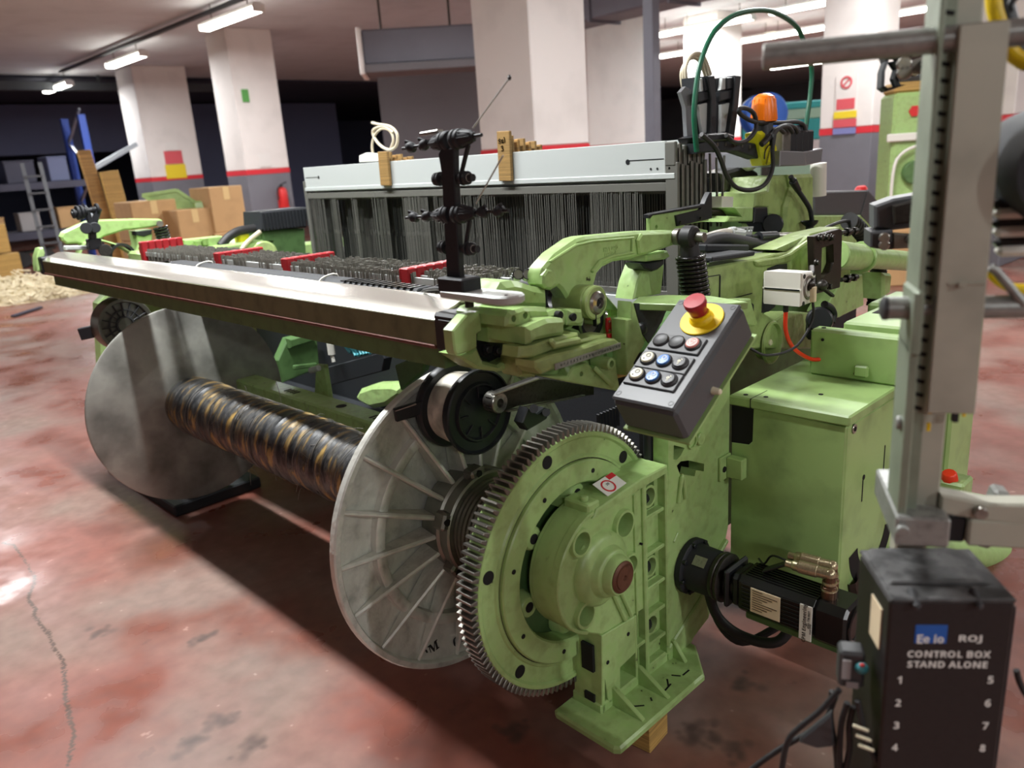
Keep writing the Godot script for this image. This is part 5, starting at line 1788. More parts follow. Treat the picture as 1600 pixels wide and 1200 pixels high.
	b.ext([Vector2(0.2, 0.47), Vector2(0.2, 0.52), Vector2(0.208, 0.526), Vector2(0.29, 0.526), Vector2(0.29, 0.47)], -2.6, -0.15, 0.003)
	var ch := part("lower_cross_channel", b, "green", loom)
	b = mb()
	b.cyl(Vector3(0.25, 0.52, -1.4), Vector3(0.25, 0.527, -1.4), 0.02, -1, 16)
	part("round_hole", b, "hole", ch)
	for k in 8:
		b = mb()
		var z0 := -1.78 + (k % 4) * 0.022 + (0.58 if k > 3 else 0.0)
		b.bx(Vector3(0.23, 0.524, z0), Vector3(0.262, 0.527, z0 + 0.01))
		part("slot", b, "hole", ch)
	b = mb(XP)
	b.ext([Vector2(-1.6971, 0.6189), Vector2(-1.6386, 0.6252), Vector2(-1.6357, 0.556), Vector2(-1.6341, 0.4656), Vector2(-1.6728, 0.4502), Vector2(-1.7615, 0.4377)], 0.34, 0.36, 0.003)
	part("upright_bracket", b, "green", loom)
	b = mb(XP)
	b.ext([Vector2(-1.893, 0.5438), Vector2(-1.4714, 0.663), Vector2(-1.4588, 0.639), Vector2(-1.4866, 0.5833), Vector2(-1.884, 0.4638)], 0.5, 0.54, 0.004)
	part("cable_duct", b, "black_matt", loom)
	b = mb()
	b.ext([Vector2(0.5269, 0.6214), Vector2(0.6128, 0.6235), Vector2(0.6795, 0.5926), Vector2(0.6717, 0.4658), Vector2(0.6292, 0.4435), Vector2(0.4723, 0.4237), Vector2(0.4625, 0.5313)], -2.3, -2.25, 0.006)
	var iw := part("inner_wall", b, "green_dark", loom)  # darker green stands for the shade inside the loom
	b = mb()
	b.ext([Vector2(0.5206, 0.6222), Vector2(0.6076, 0.6256), Vector2(0.6597, 0.5932), Vector2(0.5762, 0.5851), Vector2(0.5199, 0.5802)], -2.26, -2.22, 0.006)
	part("wall_rib", b, "green_dark", iw)
	b = mb()
	b.bar(Vector3(0.5184, 0.4914, -2.22), Vector3(0.6357, 0.4772, -2.22), 0.02, 0.02, 0.004)
	part("wall_rib", b, "green_dark", iw)
	b = mb()
	b.cyl(Vector3(0.33, 0.5935, -1.7273), Vector3(0.33, 0.6129, -1.6602), 0.012, -1, 12, 0.002)
	part("bright_pin", b, "alu", loom)
	b = mb()
	b.cyl(Vector3(0.48, 0.6846, -1.8067), Vector3(0.48, 0.6134, -1.8055), 0.015, -1, 14, 0.002)
	b.cyl(Vector3(0.48, 0.6134, -1.8055), Vector3(0.48, 0.5837, -1.798), 0.008, -1, 12)
	part("pneumatic_rod", b, "white_plastic", loom)
	var rng := RandomNumberGenerator.new()
	rng.seed = 8
	b = mb()
	for k in 8:
		var q: Vector3 = (Vector3(0.5, 0.6674, -1.7451)).lerp(Vector3(0.5, 0.6796, -1.622), k / 7.0)
		var q2: Vector3 = (Vector3(0.5, 0.6231, -1.6593)).lerp(Vector3(0.5, 0.6568, -1.5121), k / 7.0)
		b.tube([q, q + Vector3(0.01, -0.03 - rng.randf() * 0.02, 0.03), q2 + Vector3(0.01, rng.randf_range(0, 0.02), -0.03), q2], 0.0055, 6, 5)
	part("cyan_hoses", b, "cyan_tube", loom)
	b = mb(XP)
	b.ext([Vector2(-1.8313, 0.4281), Vector2(-1.725, 0.4666), Vector2(-1.5846, 0.4916), Vector2(-1.5242, 0.4886), Vector2(-1.5274, 0.4474), Vector2(-1.6373, 0.3867), Vector2(-1.7568, 0.3516), Vector2(-1.8361, 0.3618), Vector2(-1.8781, 0.3819)], 0.6, 0.68, 0.02)
	part("gear_housing", b, "green", loom)
	b = mb(XP)
	b.ext([Vector2(-1.1172, 0.706), Vector2(-0.9994, 0.7506), Vector2(-0.9371, 0.755), Vector2(-0.9627, 0.7078), Vector2(-1.0988, 0.6209)], 0.3, 0.33, 0.006)
	part("lower_bracket", b, "green_dark", loom)
	b = mb()
	b.bx(Vector3(0.7, 0.1, -2.9), Vector3(0.72, 0.82, -0.3))
	b.bx(Vector3(0.45, 0.3, -2.9), Vector3(0.72, 0.32, -0.3))
	part("dark_belly", b, "black_matt", loom)  # black sheets stand in for the shaded loom interior
	# inside of the near frame under the scale: dark web with comb strips
	b = mb()
	for k in 7:
		b.box(Vector3(0.2396, 0.7278, -0.14) + Vector3(0.012 * k - 0.06, 0.0, 0), Vector3(0.005, 0.05, 0.01), 0.001)
	part("comb", b, "black", loom)
	b = mb()
	b.cyl(Vector3(0.2645, 0.5987, -0.06), Vector3(0.2646, 0.7264, -0.06), 0.012, -1, 14)
	part("support_rod", b, "black", loom)
	b = mb()
	b.cyl(Vector3(0.4568, 0.6029, -0.16), Vector3(0.4594, 0.7097, -0.16), 0.02, -1, 14)
	part("support_rod", b, "black", loom)
	# machine bed to the cloth side
	b = mb()
	b.bx(Vector3(1.2, 0.6, -2.95), Vector3(1.9, 0.92, -0.24), 0.01)
	part("machine_bed", b, "black_matt", loom)
	b = mb()
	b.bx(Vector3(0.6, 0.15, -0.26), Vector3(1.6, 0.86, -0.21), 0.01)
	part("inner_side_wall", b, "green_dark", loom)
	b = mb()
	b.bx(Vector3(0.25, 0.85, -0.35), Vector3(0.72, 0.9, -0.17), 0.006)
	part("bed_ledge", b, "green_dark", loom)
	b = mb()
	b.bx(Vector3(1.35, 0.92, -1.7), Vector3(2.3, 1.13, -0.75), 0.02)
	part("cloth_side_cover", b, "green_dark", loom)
	b = mb()
	b.bx(Vector3(0.62, 0.86, -2.7), Vector3(0.66, 0.885, -0.36), 0.003)
	part("guide_rail", b, "steel", loom)

func heald_frames():
	var n := 7
	var rng := RandomNumberGenerator.new()
	rng.seed = 77
	for i in n:
		var x := 0.95 + 0.026 * i
		var lab: String = ["nearest heald frame, its long pale top rail facing us", "second heald frame, directly behind the nearest pale one", "third heald frame of the harness counted from the rear", "fourth heald frame, in the middle of the harness", "fifth heald frame of the harness counted from the rear", "sixth heald frame, one before the last of the harness", "last heald frame of the harness, beside the black selector"][i]
		var o := thing("heald_frame", lab, "heald frame", Vector3(x, 0.86, -1.54), "heald frames hanging in the loom")
		var dy := -0.006 * (i % 3)
		var b := mb()
		b.bx(Vector3(x, 1.257 + dy, -2.635), Vector3(x + 0.011, 1.3655 + dy, -0.475), 0.0015)
		b.bx(Vector3(x - 0.003, 1.251 + dy, -2.64), Vector3(x + 0.011, 1.268 + dy, -0.44), 0.0015)
		var rail := part("top_rail", b, "alu", o)
		if i == 0:
			b = mb()
			b.bx(Vector3(x - 0.0008, 1.3105, -0.62), Vector3(x + 0.001, 1.3135, -0.48))
			b.cyl(Vector3(x - 0.001, 1.308, -0.62), Vector3(x + 0.001, 1.308, -0.62), 0.0085, -1, 16)
			b.bx(Vector3(x - 0.0008, 1.3145, -2.62), Vector3(x + 0.001, 1.3175, -2.51))
			b.cyl(Vector3(x - 0.001, 1.3145, -2.5), Vector3(x + 0.001, 1.3145, -2.5), 0.008, -1, 16)
			for z in [-0.53, -0.505, -0.46]:
				b.cyl(Vector3(x - 0.001, 1.283, z), Vector3(x + 0.001, 1.283, z), 0.004, -1, 10)
			part("rail_slot", b, "black", rail)
		b = mb()
		b.bx(Vector3(x + 0.002, 1.214 + dy, -2.63), Vector3(x + 0.008, 1.24 + dy, -0.45), 0.001)
		part("heddle_bar", b, "heddle", o)
		b = mb()
		b.bx(Vector3(x + 0.002, 0.875 + dy, -2.63), Vector3(x + 0.008, 0.895 + dy, -0.45), 0.001)
		part("heddle_bar", b, "heddle", o)
		b = mb()
		b.bx(Vector3(x, 0.8 + dy, -2.64), Vector3(x + 0.011, 0.868 + dy, -0.44), 0.0015)
		part("bottom_rail", b, "alu", o)
		for s in [[-2.655, -2.63], [-0.475, -0.43]]:
			b = mb()
			b.bx(Vector3(x - 0.001, 0.8 + dy, s[0]), Vector3(x + 0.012, 1.3 + dy, s[1]), 0.0015)
			if s[0] > -1:
				b.bx(Vector3(x - 0.003, 1.29 + dy, -0.476), Vector3(x + 0.013, 1.362 + dy, -0.437), 0.003)
			part("stile", b, "steel_worn" if i % 2 else "heddle", o)
		# heddles hang in loose clusters
		b = mb()
		var z := -2.6
		while z < -0.5:
			var runn := rng.randi_range(6, 40)
			var step := rng.randf_range(0.004, 0.013)
			for k in runn:
				if z > -0.5:
					break
				b.box(Vector3(x + 0.005 + rng.randf_range(-0.003, 0.003), 1.056 + dy, z), Vector3(0.0008, 0.35, 0.0024), 0, Basis(Vector3.RIGHT, rng.randf_range(-0.004, 0.004)))
				if k % 2 == 0:
					b.box(Vector3(x + 0.005, 1.056 + dy + rng.randf_range(-0.004, 0.004), z), Vector3(0.0022, 0.016, 0.003))
				z += step + rng.randf_range(0, 0.002)
			z += rng.randf_range(0.02, 0.16)
		var hd := part("heddles", b, "heddle" if i % 2 == 0 else "heddle_dark", o)
		hd.set_meta("kind", "stuff")
	# black backing sheet added for the darkness inside the loom behind the harness
	var b2 := mb()
	b2.bx(Vector3(1.16, 0.86, -2.66), Vector3(1.165, 1.24, -0.45))
	part("dark_backing", b2, "black_matt", loom)
	# wooden wedges over the frames
	for s in [[-1.934, 0.068, 1.264, 1.408], [-1.177, 0.066, 1.264, 1.442]]:
		var back: bool = s[0] < -1.5
		var b := mb(Basis(Vector3.RIGHT, 0.035), Vector3(0.944, 0, s[0]))
		b.xf = Transform3D(Basis(Vector3.RIGHT, 0.03), Vector3(0.942, s[2], s[0]))
		b.bx(Vector3(-0.011, 0, -s[1] / 2), Vector3(0.004, s[3] - s[2], s[1] / 2), 0.002)
		var w := single("wooden_wedge", b, "wood_wedge", "flat wooden stick clamped over the pale rail behind the black post" if back else "flat wooden stick over the pale rail with handwriting on it", "wooden stick", "wooden sticks on the heald frames")
		if not back:
			b = mb(XP, Vector3(0.942 - 0.0115, 0, 0))
			b.text("Sul", Transform3D(Basis(Vector3(0, 0, 1), 0.12), Vector3(-1.178, 1.408, -0.001)), 0.017, 0.0008, true)
			b.text("3", Transform3D(Basis(Vector3(0, 0, 1), 0.1), Vector3(-1.178, 1.381, -0.001)), 0.019, 0.0008, true)
			part("handwriting", b, "black_print", w)
		for k in 6:
			b = mb()
			b.bx(Vector3(0.962 + 0.026 * k, 1.3, s[0] - 0.02 + 0.004 * k), Vector3(0.974 + 0.026 * k, (1.405 if back else 1.425) - 0.006 * k - 0.008 * (k % 2), s[0] + 0.02 + 0.004 * k), 0.002)
			single("wooden_wedge", b, "wood_old" if k % 2 else "wood_wedge", "%s thin wooden slip behind the %s stick, between the heald frames" % [["first", "second", "third", "fourth", "fifth", "last"][k], "plain" if back else "written"], "wooden stick", "wooden slips behind the plain stick" if back else "wooden slips behind the written stick")

func drop_wires():
	# six rails of drop wires held by rows of red combs
	var o := thing("drop_wire_bank", "bank of thin steel drop wires on rails behind the bright rear beam, with red combs", "drop wires", Vector3(0.25, 0.98, -1.6))
	var b: MB
	var rng := RandomNumberGenerator.new()
	rng.seed = 21
	var xs := []
	for k in 6:
		xs.append(0.1 + 0.031 * k)
	for x in xs:
		b = mb()
		b.bx(Vector3(x - 0.004, 1.04, -2.62), Vector3(x + 0.004, 1.058, -0.42), 0.001)
		part("rail", b, "alu", o)
	b = mb()
	for x in xs:
		var z := -2.55
		while z < -0.45:
			var gap := rng.randf() < 0.02
			b.box(Vector3(x + rng.randf_range(-0.004, 0.004), 1.02 + rng.randf_range(-0.004, 0.004), z), Vector3(0.011, 0.10, 0.0022), 0, Basis(Vector3(0, 0, 1), rng.randf_range(-0.05, 0.05)))
			z += rng.randf_range(0.006, 0.010) + (rng.randf_range(0.03, 0.1) if gap else 0.0)
	var dw := part("drop_wires", b, "wire_strip", o)
	dw.set_meta("kind", "stuff")
	for zz in [-2.6, -1.86, -1.36, -0.72]:
		for x in xs:
			b = mb()
			var k: float = 0.02 if zz < -2.5 else 0.0
			b.bx(Vector3(x - 0.0135, 0.985 - k, zz - 0.018), Vector3(x + 0.0135, 1.082 + k, zz + 0.018), 0.003)
			b.bx(Vector3(x - 0.0145, 1.05, zz - 0.022), Vector3(x + 0.0145, 1.08, zz - 0.016), 0.002)
			b.cyl(Vector3(x + 0.004, 1.06, zz + 0.017), Vector3(x + 0.004, 1.06, zz + 0.0195), 0.005, -1, 10)
			part("red_comb", b, "comb_red", o, "red plastic comb")
	b = mb()
	b.bx(Vector3(0.09, 0.93, -2.6), Vector3(0.34, 0.945, -0.4), 0.003)
	part("tray", b, "black_matt", o)
	# bundled black cable duct lying along the rear beam
	o = thing("cable_conduit", "black cable trunk tied with white straps along the polished rear beam", "cable duct", Vector3(0.0, 0.99, -1.2))
	b = mb()
	b.ext([Vector2(-0.055, 1.03), Vector2(-0.055, 1.05), Vector2(-0.035, 1.062), Vector2(0.005, 1.062), Vector2(0.005, 1.03)], -1.98, -0.5, 0.003)
	part("duct", b, "black_matt", o)
	b = mb()
	for k in 12:
		b.bx(Vector3(-0.05, 1.0615, -0.82 + k * 0.026), Vector3(0.0, 1.064, -0.807 + k * 0.026))
	part("comb_slots", b, "black_gloss", o)
	for z in [-1.72, -0.92]:
		b = mb()
		b.tube([Vector3(-0.06, 1.02, z + 0.005), Vector3(-0.058, 1.05, z), Vector3(-0.036, 1.066, z), Vector3(0.006, 1.066, z - 0.003), Vector3(0.01, 1.03, z)], 0.003, 6, 3)
		part("cable_tie", b, "white_plastic", o)
	b = mb()
	for k in 8:
		var s := Vector3(-0.05 + 0.012 * (k % 4), 1.04 + 0.01 * (k / 4), -1.97)
		b.tube([s, s + Vector3(rng.randf_range(-0.02, 0.02), 0.01, -0.05), s + Vector3(rng.randf_range(-0.03, 0.03), rng.randf_range(-0.02, 0.02), -0.1), s + Vector3(rng.randf_range(0, 0.06), -0.02, -0.16)], 0.004, 6, 3)
	part("loose_wires", b, "black_gloss", o)
	b = mb()
	b.tube([Vector3(-0.05, 1.045, -0.5), Vector3(-0.06, 1.07, -0.42), Vector3(-0.09, 1.075, -0.33), Vector3(-0.12, 1.06, -0.25)], 0.006)
	b.tube([Vector3(-0.02, 1.045, -0.5), Vector3(-0.03, 1.08, -0.4), Vector3(-0.05, 1.06, -0.3), Vector3(-0.09, 1.05, -0.2)], 0.005)
	b.tube([Vector3(-0.1, 1.075, -0.4), Vector3(-0.13, 1.09, -0.3), Vector3(-0.14, 1.08, -0.2)], 0.004)
	part("loose_wires", b, "rubber", o)

func devices():
	var b: MB
	var o: Node3D
	# ---- push button panel
	var B := Basis(Vector3(0, 0, 1), Vector3(0.838, 0.545, 0), Vector3(-0.545, 0.838, 0))
	var O := Vector3(0.127, 0.893, 0.147)
	o = thing("push_button_station", "grey push button panel with red emergency stop mounted at a slant on the loom's side", "control panel", O)
	var w := 0.148
	var l := 0.287
	var d := 0.086
	b = mb(B, O)
	b.box(Vector3(0, 0, d / 2 - 0.004), Vector3(w, l, d - 0.008), 0.007)
	part("enclosure", b, "panel_grey", o)
	b = mb(B, O)
	b.box(Vector3(0, 0, d - 0.003), Vector3(w - 0.004, l - 0.004, 0.01), 0.004)
	var face := part("face_plate", b, "panel_grey", o)
	b = mb(B, O)
	b.box(Vector3(0, 0, -0.004), Vector3(w + 0.008, l + 0.008, 0.006), 0.001)
	part("back_flange", b, "green_sheet", o)
	for q in [Vector2(-0.06, 0.128), Vector2(0.06, 0.128), Vector2(-0.06, -0.128), Vector2(0.06, -0.128)]:
		b = mb(B, O)
		b.ring(Vector3(q.x, q.y, d), Vector3(q.x, q.y, d + 0.0025), 0.0035, 0.006, 16, 0.0005)
		b.cyl(Vector3(q.x, q.y, d), Vector3(q.x, q.y, d + 0.001), 0.0036, -1, 12)
		part("screw", b, "panel_dark", o)
	# emergency stop
	var e := Vector3(0.012, 0.087, d + 0.002)
	b = mb(B, O)
	b.cyl(e, e + Vector3(0, 0, 0.004), 0.0445, -1, 48, 0.001)
	var es := part("emergency_stop", b, "yellow", o, "round yellow disc of the emergency stop")
	b = mb(B, O)
	b.lathe([Vector2(0.025, 0), Vector2(0.024, 0.006), Vector2(0.0205, 0.01), Vector2(0.0205, 0.018), Vector2(0.0, 0.018)], MB.along(e + Vector3(0, 0, 0.003), Vector3(0, 0, 1)), 32)
	part("collar", b, "yellow", es)
	b = mb(B, O)
	b.lathe([Vector2(0.0, 0.012), Vector2(0.0165, 0.012), Vector2(0.0185, 0.03), Vector2(0.0225, 0.042), Vector2(0.0225, 0.05), Vector2(0.021, 0.0525), Vector2(0.0, 0.053)], MB.along(e, Vector3(0, 0, 1)), 32)
	part("mushroom_head", b, "red_plastic", es)
	# button rows
	var rows := [[0.022, "r1"], [-0.030, "r2"], [-0.072, "r3"]]
	for r in rows.size():
		b = mb(B, O)
		var cy: float = [0.014, -0.038, -0.082][r]
		b.box(Vector3(-0.006, cy, d + 0.0035), Vector3(0.118, 0.044, 0.006), 0.002)
		part("button_plate", b, "panel_dark", o)
		for cidx in 3:
			var cp := Vector3(-0.043 + 0.037 * cidx, cy + 0.002, d + 0.006)
			var key: String = [["panel_dark", "panel_dark", "pink"], ["cream", "blue_button", "panel_dark"], ["cream", "blue_button", "panel_dark"]][r][cidx]
			b = mb(B, O)
			b.lathe([Vector2(0.0172, 0), Vector2(0.0168, 0.003), Vector2(0.0148, 0.0052), Vector2(0.0138, 0.0045), Vector2(0.0, 0.0045)], MB.along(cp, Vector3(0, 0, 1)), 32)
			var bt := part("button", b, "panel_dark", o)
			if r == 0 and cidx < 2:
				continue
			b = mb(B, O)
			b.lathe([Vector2(0.0136, 0.0045), Vector2(0.0132, 0.0065), Vector2(0.0118, 0.0078), Vector2(0.0, 0.0084)], MB.along(cp, Vector3(0, 0, 1)), 28)
			part("cap", b, key, bt, {"pink": "red lit stop button cap", "cream": "cream button cap", "blue_button": "blue button cap"}.get(key, ""))
			var y0 := cp + Vector3(0, 0, 0.0082)
			b = mb(B, O)
			if r == 0:
				for k in 3:
					var a := TAU * k / 3 - PI / 2
					var a2 := TAU * (k + 1) / 3 - PI / 2
					b.bar(y0 + Vector3(cos(a), sin(a), 0) * 0.0075, y0 + Vector3(cos(a2), sin(a2), 0) * 0.0075, 0.0016, 0.0012, 0, Vector3(0, 0, 1))
				b.ring(y0 - Vector3(0, 0, 0.001), y0 + Vector3(0, 0, 0.0002), 0.0095, 0.0108, 28)
				part("symbol", b, "white_print", bt)
			elif cidx < 2:
				b.ring(y0 + Vector3(0.002, 0.003, -0.001), y0 + Vector3(0.002, 0.003, 0.0007), 0.0036, 0.0052, 20)
				b.cyl(y0 + Vector3(-0.004, -0.006, -0.001), y0 + Vector3(-0.004, -0.006, 0.0007), 0.0016, -1, 10)
				part("symbol", b, "panel_dark" if cidx == 0 else "white_print", bt)
			else:
				b.ring(y0 + Vector3(0, 0, -0.001), y0 + Vector3(0, 0, 0.0007), 0.0015, 0.0032, 16)
				b.bar(y0 + Vector3(-0.001, -0.007, 0), y0 + Vector3(0.002, -0.005, 0), 0.0016, 0.001, 0, Vector3(0, 0, 1))
				b.bar(y0 + Vector3(0.002, 0.006, 0), y0 + Vector3(0.005, 0.004, 0), 0.0016, 0.001, 0, Vector3(0, 0, 1))
				part("symbol", b, "cream", bt)
	b = mb(B, O)
	b.cyl(Vector3(0.07, -0.03, 0.02), Vector3(0.092, -0.03, 0.02), 0.008, 0.006, 14, 0.002)
	part("cable_gland", b, "cream", o)

	# ---- servo motor with gearbox
	o = thing("servo_motor", "black servo motor with gearbox and brass fittings bolted to the green frame", "motor", Vector3(0.36, 0.24, 0.1))
	var m := Vector3(0.352, 0.328, 0.0)
	b = mb()
	b.lathe([Vector2(0.0, 0.0), Vector2(0.072, 0.0), Vector2(0.072, 0.014), Vector2(0.066, 0.018), Vector2(0.062, 0.018), Vector2(0.06, 0.024), Vector2(0.058, 0.078), Vector2(0.056, 0.082), Vector2(0.0, 0.082)], at_z(Vector2(m.x, m.y)), 40)
	var gb := part("gearbox", b, "black_matt", o)
	for k in 8:
		var a := TAU * k / 8 + 0.2
		b = mb()
		b.cyl(m + Vector3(cos(a) * 0.066, sin(a) * 0.066, 0.012), m + Vector3(cos(a) * 0.066, sin(a) * 0.066, 0.024), 0.006, -1, 10, 0.001)
		part("screw", b, "black", gb)
	b = mb()
	b.lathe([Vector2(0.04, 0.08), Vector2(0.057, 0.082), Vector2(0.061, 0.088), Vector2(0.061, 0.094), Vector2(0.058, 0.097), Vector2(0.061, 0.1), Vector2(0.061, 0.106), Vector2(0.05, 0.112), Vector2(0.03, 0.112)], at_z(Vector2(m.x, m.y)), 40)
	part("clamp_ring", b, "steel_dark", gb)
	b = mb()
	b.box(m + Vector3(-0.04, 0.044, 0.052), Vector3(0.026, 0.001, 0.034), 0, Basis(Vector3(0, 0, 1), 0.75))
	part("type_plate", b, "ruler", gb)
	b = mb()
	b.cyl(m + Vector3(0, 0, 0.11), m + Vector3(0, 0, 0.15), 0.04, -1, 28, 0.003)
	b.box(m + Vector3(0.0, 0.0, 0.128), Vector3(0.1, 0.1, 0.014), 0.006)
	b.box(m + Vector3(0.0, 0.0, 0.15), Vector3(0.085, 0.085, 0.03), 0.01)
	part("adapter_flange", b, "black", o)
	b = mb()
	b.ext([Vector2(-0.05, -0.036), Vector2(-0.036, -0.05), Vector2(0.036, -0.05), Vector2(0.05, -0.036), Vector2(0.05, 0.036), Vector2(0.036, 0.05), Vector2(-0.036, 0.05), Vector2(-0.05, 0.036)].map(func(v): return v * 0.96 + Vector2(m.x, m.y)), 0.16, 0.345, 0.003)
	for k in 7:
		b.bx(m + Vector3(-0.0505, -0.03 + k * 0.01, 0.17), m + Vector3(-0.046, -0.026 + k * 0.01, 0.34), 0.001)
		b.bx(m + Vector3(-0.03 + k * 0.01, 0.046, 0.17), m + Vector3(-0.026 + k * 0.01, 0.0505, 0.34), 0.001)
	part("motor_body", b, "black_gloss", o)
	b = mb()
	b.ext([Vector2(-0.05, -0.034), Vector2(-0.034, -0.05), Vector2(0.034, -0.05), Vector2(0.05, -0.034), Vector2(0.05, 0.034), Vector2(0.034, 0.05), Vector2(-0.034, 0.05), Vector2(-0.05, 0.034)].map(func(v): return v * 1.03 + Vector2(m.x, m.y)), 0.345, 0.415, 0.006)
	b.lathe([Vector2(0.042, 0.414), Vector2(0.042, 0.419), Vector2(0.038, 0.421), Vector2(0.034, 0.419), Vector2(0.033, 0.4165), Vector2(0, 0.4165)], at_z(Vector2(m.x, m.y)), 32)
	part("encoder_cover", b, "black_gloss", o)
	b = mb()
	b.bx(m + Vector3(-0.0525, -0.03, 0.195), m + Vector3(-0.0505, 0.032, 0.268), 0.0005)
	var np := part("name_plate", b, "sticker", o, "printed rating plate")
	b = mb()
	for k in 9:
		b.bx(m + Vector3(-0.0529, 0.026 - k * 0.006, 0.2), m + Vector3(-0.0524, 0.0275 - k * 0.006, 0.225 + 0.012 * ((k * 7) % 4)))
	part("print_lines", b, "rust_dark", np)
	b = mb()
	b.bx(m + Vector3(-0.055, -0.048, 0.315), m + Vector3(-0.0515, 0.038, 0.343), 0.0005)
	var stk := part("maker_sticker", b, "white_plastic", o, "white sticker with upright lettering")
	b = mb(Basis(Vector3(0, 1, 0), Vector3(0, 0, -1), Vector3(-1, 0, 0)), m + Vector3(-0.0551, -0.006, 0.0))
	b.xf = Transform3D(Basis(Vector3(0, 1, 0), Vector3(0, 0, -1), Vector3(-1, 0, 0)), m + Vector3(-0.0551, -0.006, 0.323))
	b.text("CPM Engineering", Transform3D(Basis.IDENTITY, Vector3(0.0, -0.0035, 0)), 0.0085, 0.0004)
	b.text("0141 776 0021", Transform3D(Basis.IDENTITY, Vector3(0.012, -0.0135, 0)), 0.0048, 0.0004)
	b.text("01241 8733", Transform3D(Basis.IDENTITY, Vector3(-0.01, -0.018, 0)), 0.0036, 0.0004)
	part("lettering", b, "black_print", stk)
	for k in 2:
		var fx := m + Vector3(-0.012 + 0.036 * k, 0.05, 0.36 - 0.012 * k)
		b = mb()
		b.cyl(fx, fx + Vector3(0, 0.02, 0), 0.0165, -1, 20, 0.001)
		b.hexn(fx + Vector3(0, 0.018, 0), Vector3.UP, 0.017, 0.012)
		b.cyl(fx + Vector3(0, 0.028, 0), fx + Vector3(0, 0.055, 0), 0.0125, -1, 18)
		var ft := part("connector", b, "copper_dark", o)
		b = mb()
		b.ring(fx + Vector3(0, 0.02, 0), fx + Vector3(0, 0.024, 0), 0.012, 0.0178, 20)
		b.cyl(fx + Vector3(0, 0.035, 0), fx + Vector3(0, 0.04, 0), 0.0155, -1, 18)
		b.ball(fx + Vector3(0, 0.057, 0), 0.0135, Vector3.ONE, 14)
		b.cyl(fx + Vector3(0, 0.057, 0), fx + Vector3(-0.004, 0.057, -0.028), 0.0125, -1, 18)
		b.cyl(fx + Vector3(-0.004, 0.057, -0.026), fx + Vector3(-0.01, 0.058, -0.066), 0.0145, -1, 18, 0.001)
		b.hexn(fx + Vector3(-0.01, 0.058, -0.066), Vector3(-0.1, 0, -1), 0.0125, 0.014)
		b.cyl(fx + Vector3(-0.012, 0.058, -0.078), fx + Vector3(-0.014, 0.058, -0.094), 0.009, 0.008, 14)
		part("elbow", b, "brass", ft)
	b = mb()
	b.tube([m + Vector3(-0.02, 0.11, 0.27), m + Vector3(0.0, 0.1, 0.22), m + Vector3(0.02, 0.06, 0.19), m + Vector3(0.05, 0.05, 0.16)], 0.0025)
	b.bar(m + Vector3(0.0, 0.055, 0.2), m + Vector3(0.01, 0.1, 0.27), 0.025, 0.006, 0.002)
	part("clip_wire", b, "black", o)
	b = mb()
	b.tube([m + Vector3(0.0, -0.05, 0.05), m + Vector3(0.0, -0.12, 0.08), m + Vector3(0.02, -0.16, 0.14), m + Vector3(0.04, -0.15, 0.22), m + Vector3(0.08, -0.08, 0.25)], 0.013, 10)
	b.tube([m + Vector3(0.03, -0.05, 0.04), m + Vector3(0.03, -0.15, 0.06), m + Vector3(0.05, -0.2, 0.12), m + Vector3(0.1, -0.14, 0.2)], 0.01, 10)
	part("power_cable", b, "rubber", o)
	b = mb()
	b.bx(m + Vector3(-0.03, -0.07, 0.17), m + Vector3(0.06, -0.05, 0.41), 0.004)
	part("motor_support", b, "green_dark", o)

	# ---- selvedge yarn spool and its arm
	o = thing("yarn_spool", "black flanged spool with a white yarn band, held on the dark arm above the gear", "spool", Vector3(-0.06, 0.69, -0.31))
	var s := Vector2(-0.045, 0.789)
	b = mb()
	b.lathe([Vector2(0.0, -0.305), Vector2(0.03, -0.305), Vector2(0.04, -0.309), Vector2(0.06, -0.309), Vector2(0.064, -0.302), Vector2(0.068, -0.302), Vector2(0.072, -0.31), Vector2(0.092, -0.31), Vector2(0.096, -0.302), Vector2(0.1005, -0.304), Vector2(0.102, -0.312), Vector2(0.096, -0.326), Vector2(0.06, -0.33)], at_z(s), 48)
	part("flange", b, "black", o)
	b = mb()
	for k in 8:
		var a := TAU * k / 8
		b.bar(Vector3(s.x + cos(a) * 0.035, s.y + sin(a) * 0.035, -0.307), Vector3(s.x + cos(a) * 0.07, s.y + sin(a) * 0.07, -0.307), 0.004, 0.006, 0.001, Vector3(0, 0, 1))
	part("rib", b, "black", o)
	b = mb()
	b.lathe([Vector2(0.06, -0.395), Vector2(0.097, -0.398), Vector2(0.102, -0.405), Vector2(0.102, -0.415), Vector2(0.096, -0.425), Vector2(0.0, -0.425)], at_z(s), 48)
	part("flange", b, "black", o)
	b = mb()
	b.lathe([Vector2(0.083, -0.396), Vector2(0.086, -0.37), Vector2(0.0865, -0.35), Vector2(0.084, -0.324)], at_z(s), 48)
	part("yarn_band", b, "yarn_white", o)
	o = thing("spool_arm", "dark lever arm with a bright steel eye holding the black spool", "arm", Vector3(0.03, 0.78, -0.26))
	var a0: Vector3 = Vector3(-0.0341, 0.8187, -0.25)
	var a1: Vector3 = Vector3(0.1032, 0.8309, -0.25)
	var a2: Vector3 = Vector3(0.2727, 0.7744, -0.25)
	b = mb()
	b.ext([Vector2(-0.0534, 0.8351), Vector2(-0.0318, 0.8421), Vector2(0.0878, 0.8451), Vector2(0.1206, 0.8395), Vector2(0.303, 0.7718), Vector2(0.3017, 0.749), Vector2(0.1567, 0.7747), Vector2(0.0253, 0.7933), Vector2(-0.0185, 0.7915), Vector2(-0.0453, 0.7966), Vector2(-0.0587, 0.8117)], -0.275, -0.252, 0.003)
	part("lever", b, "steel_dark", o)
	b = mb()
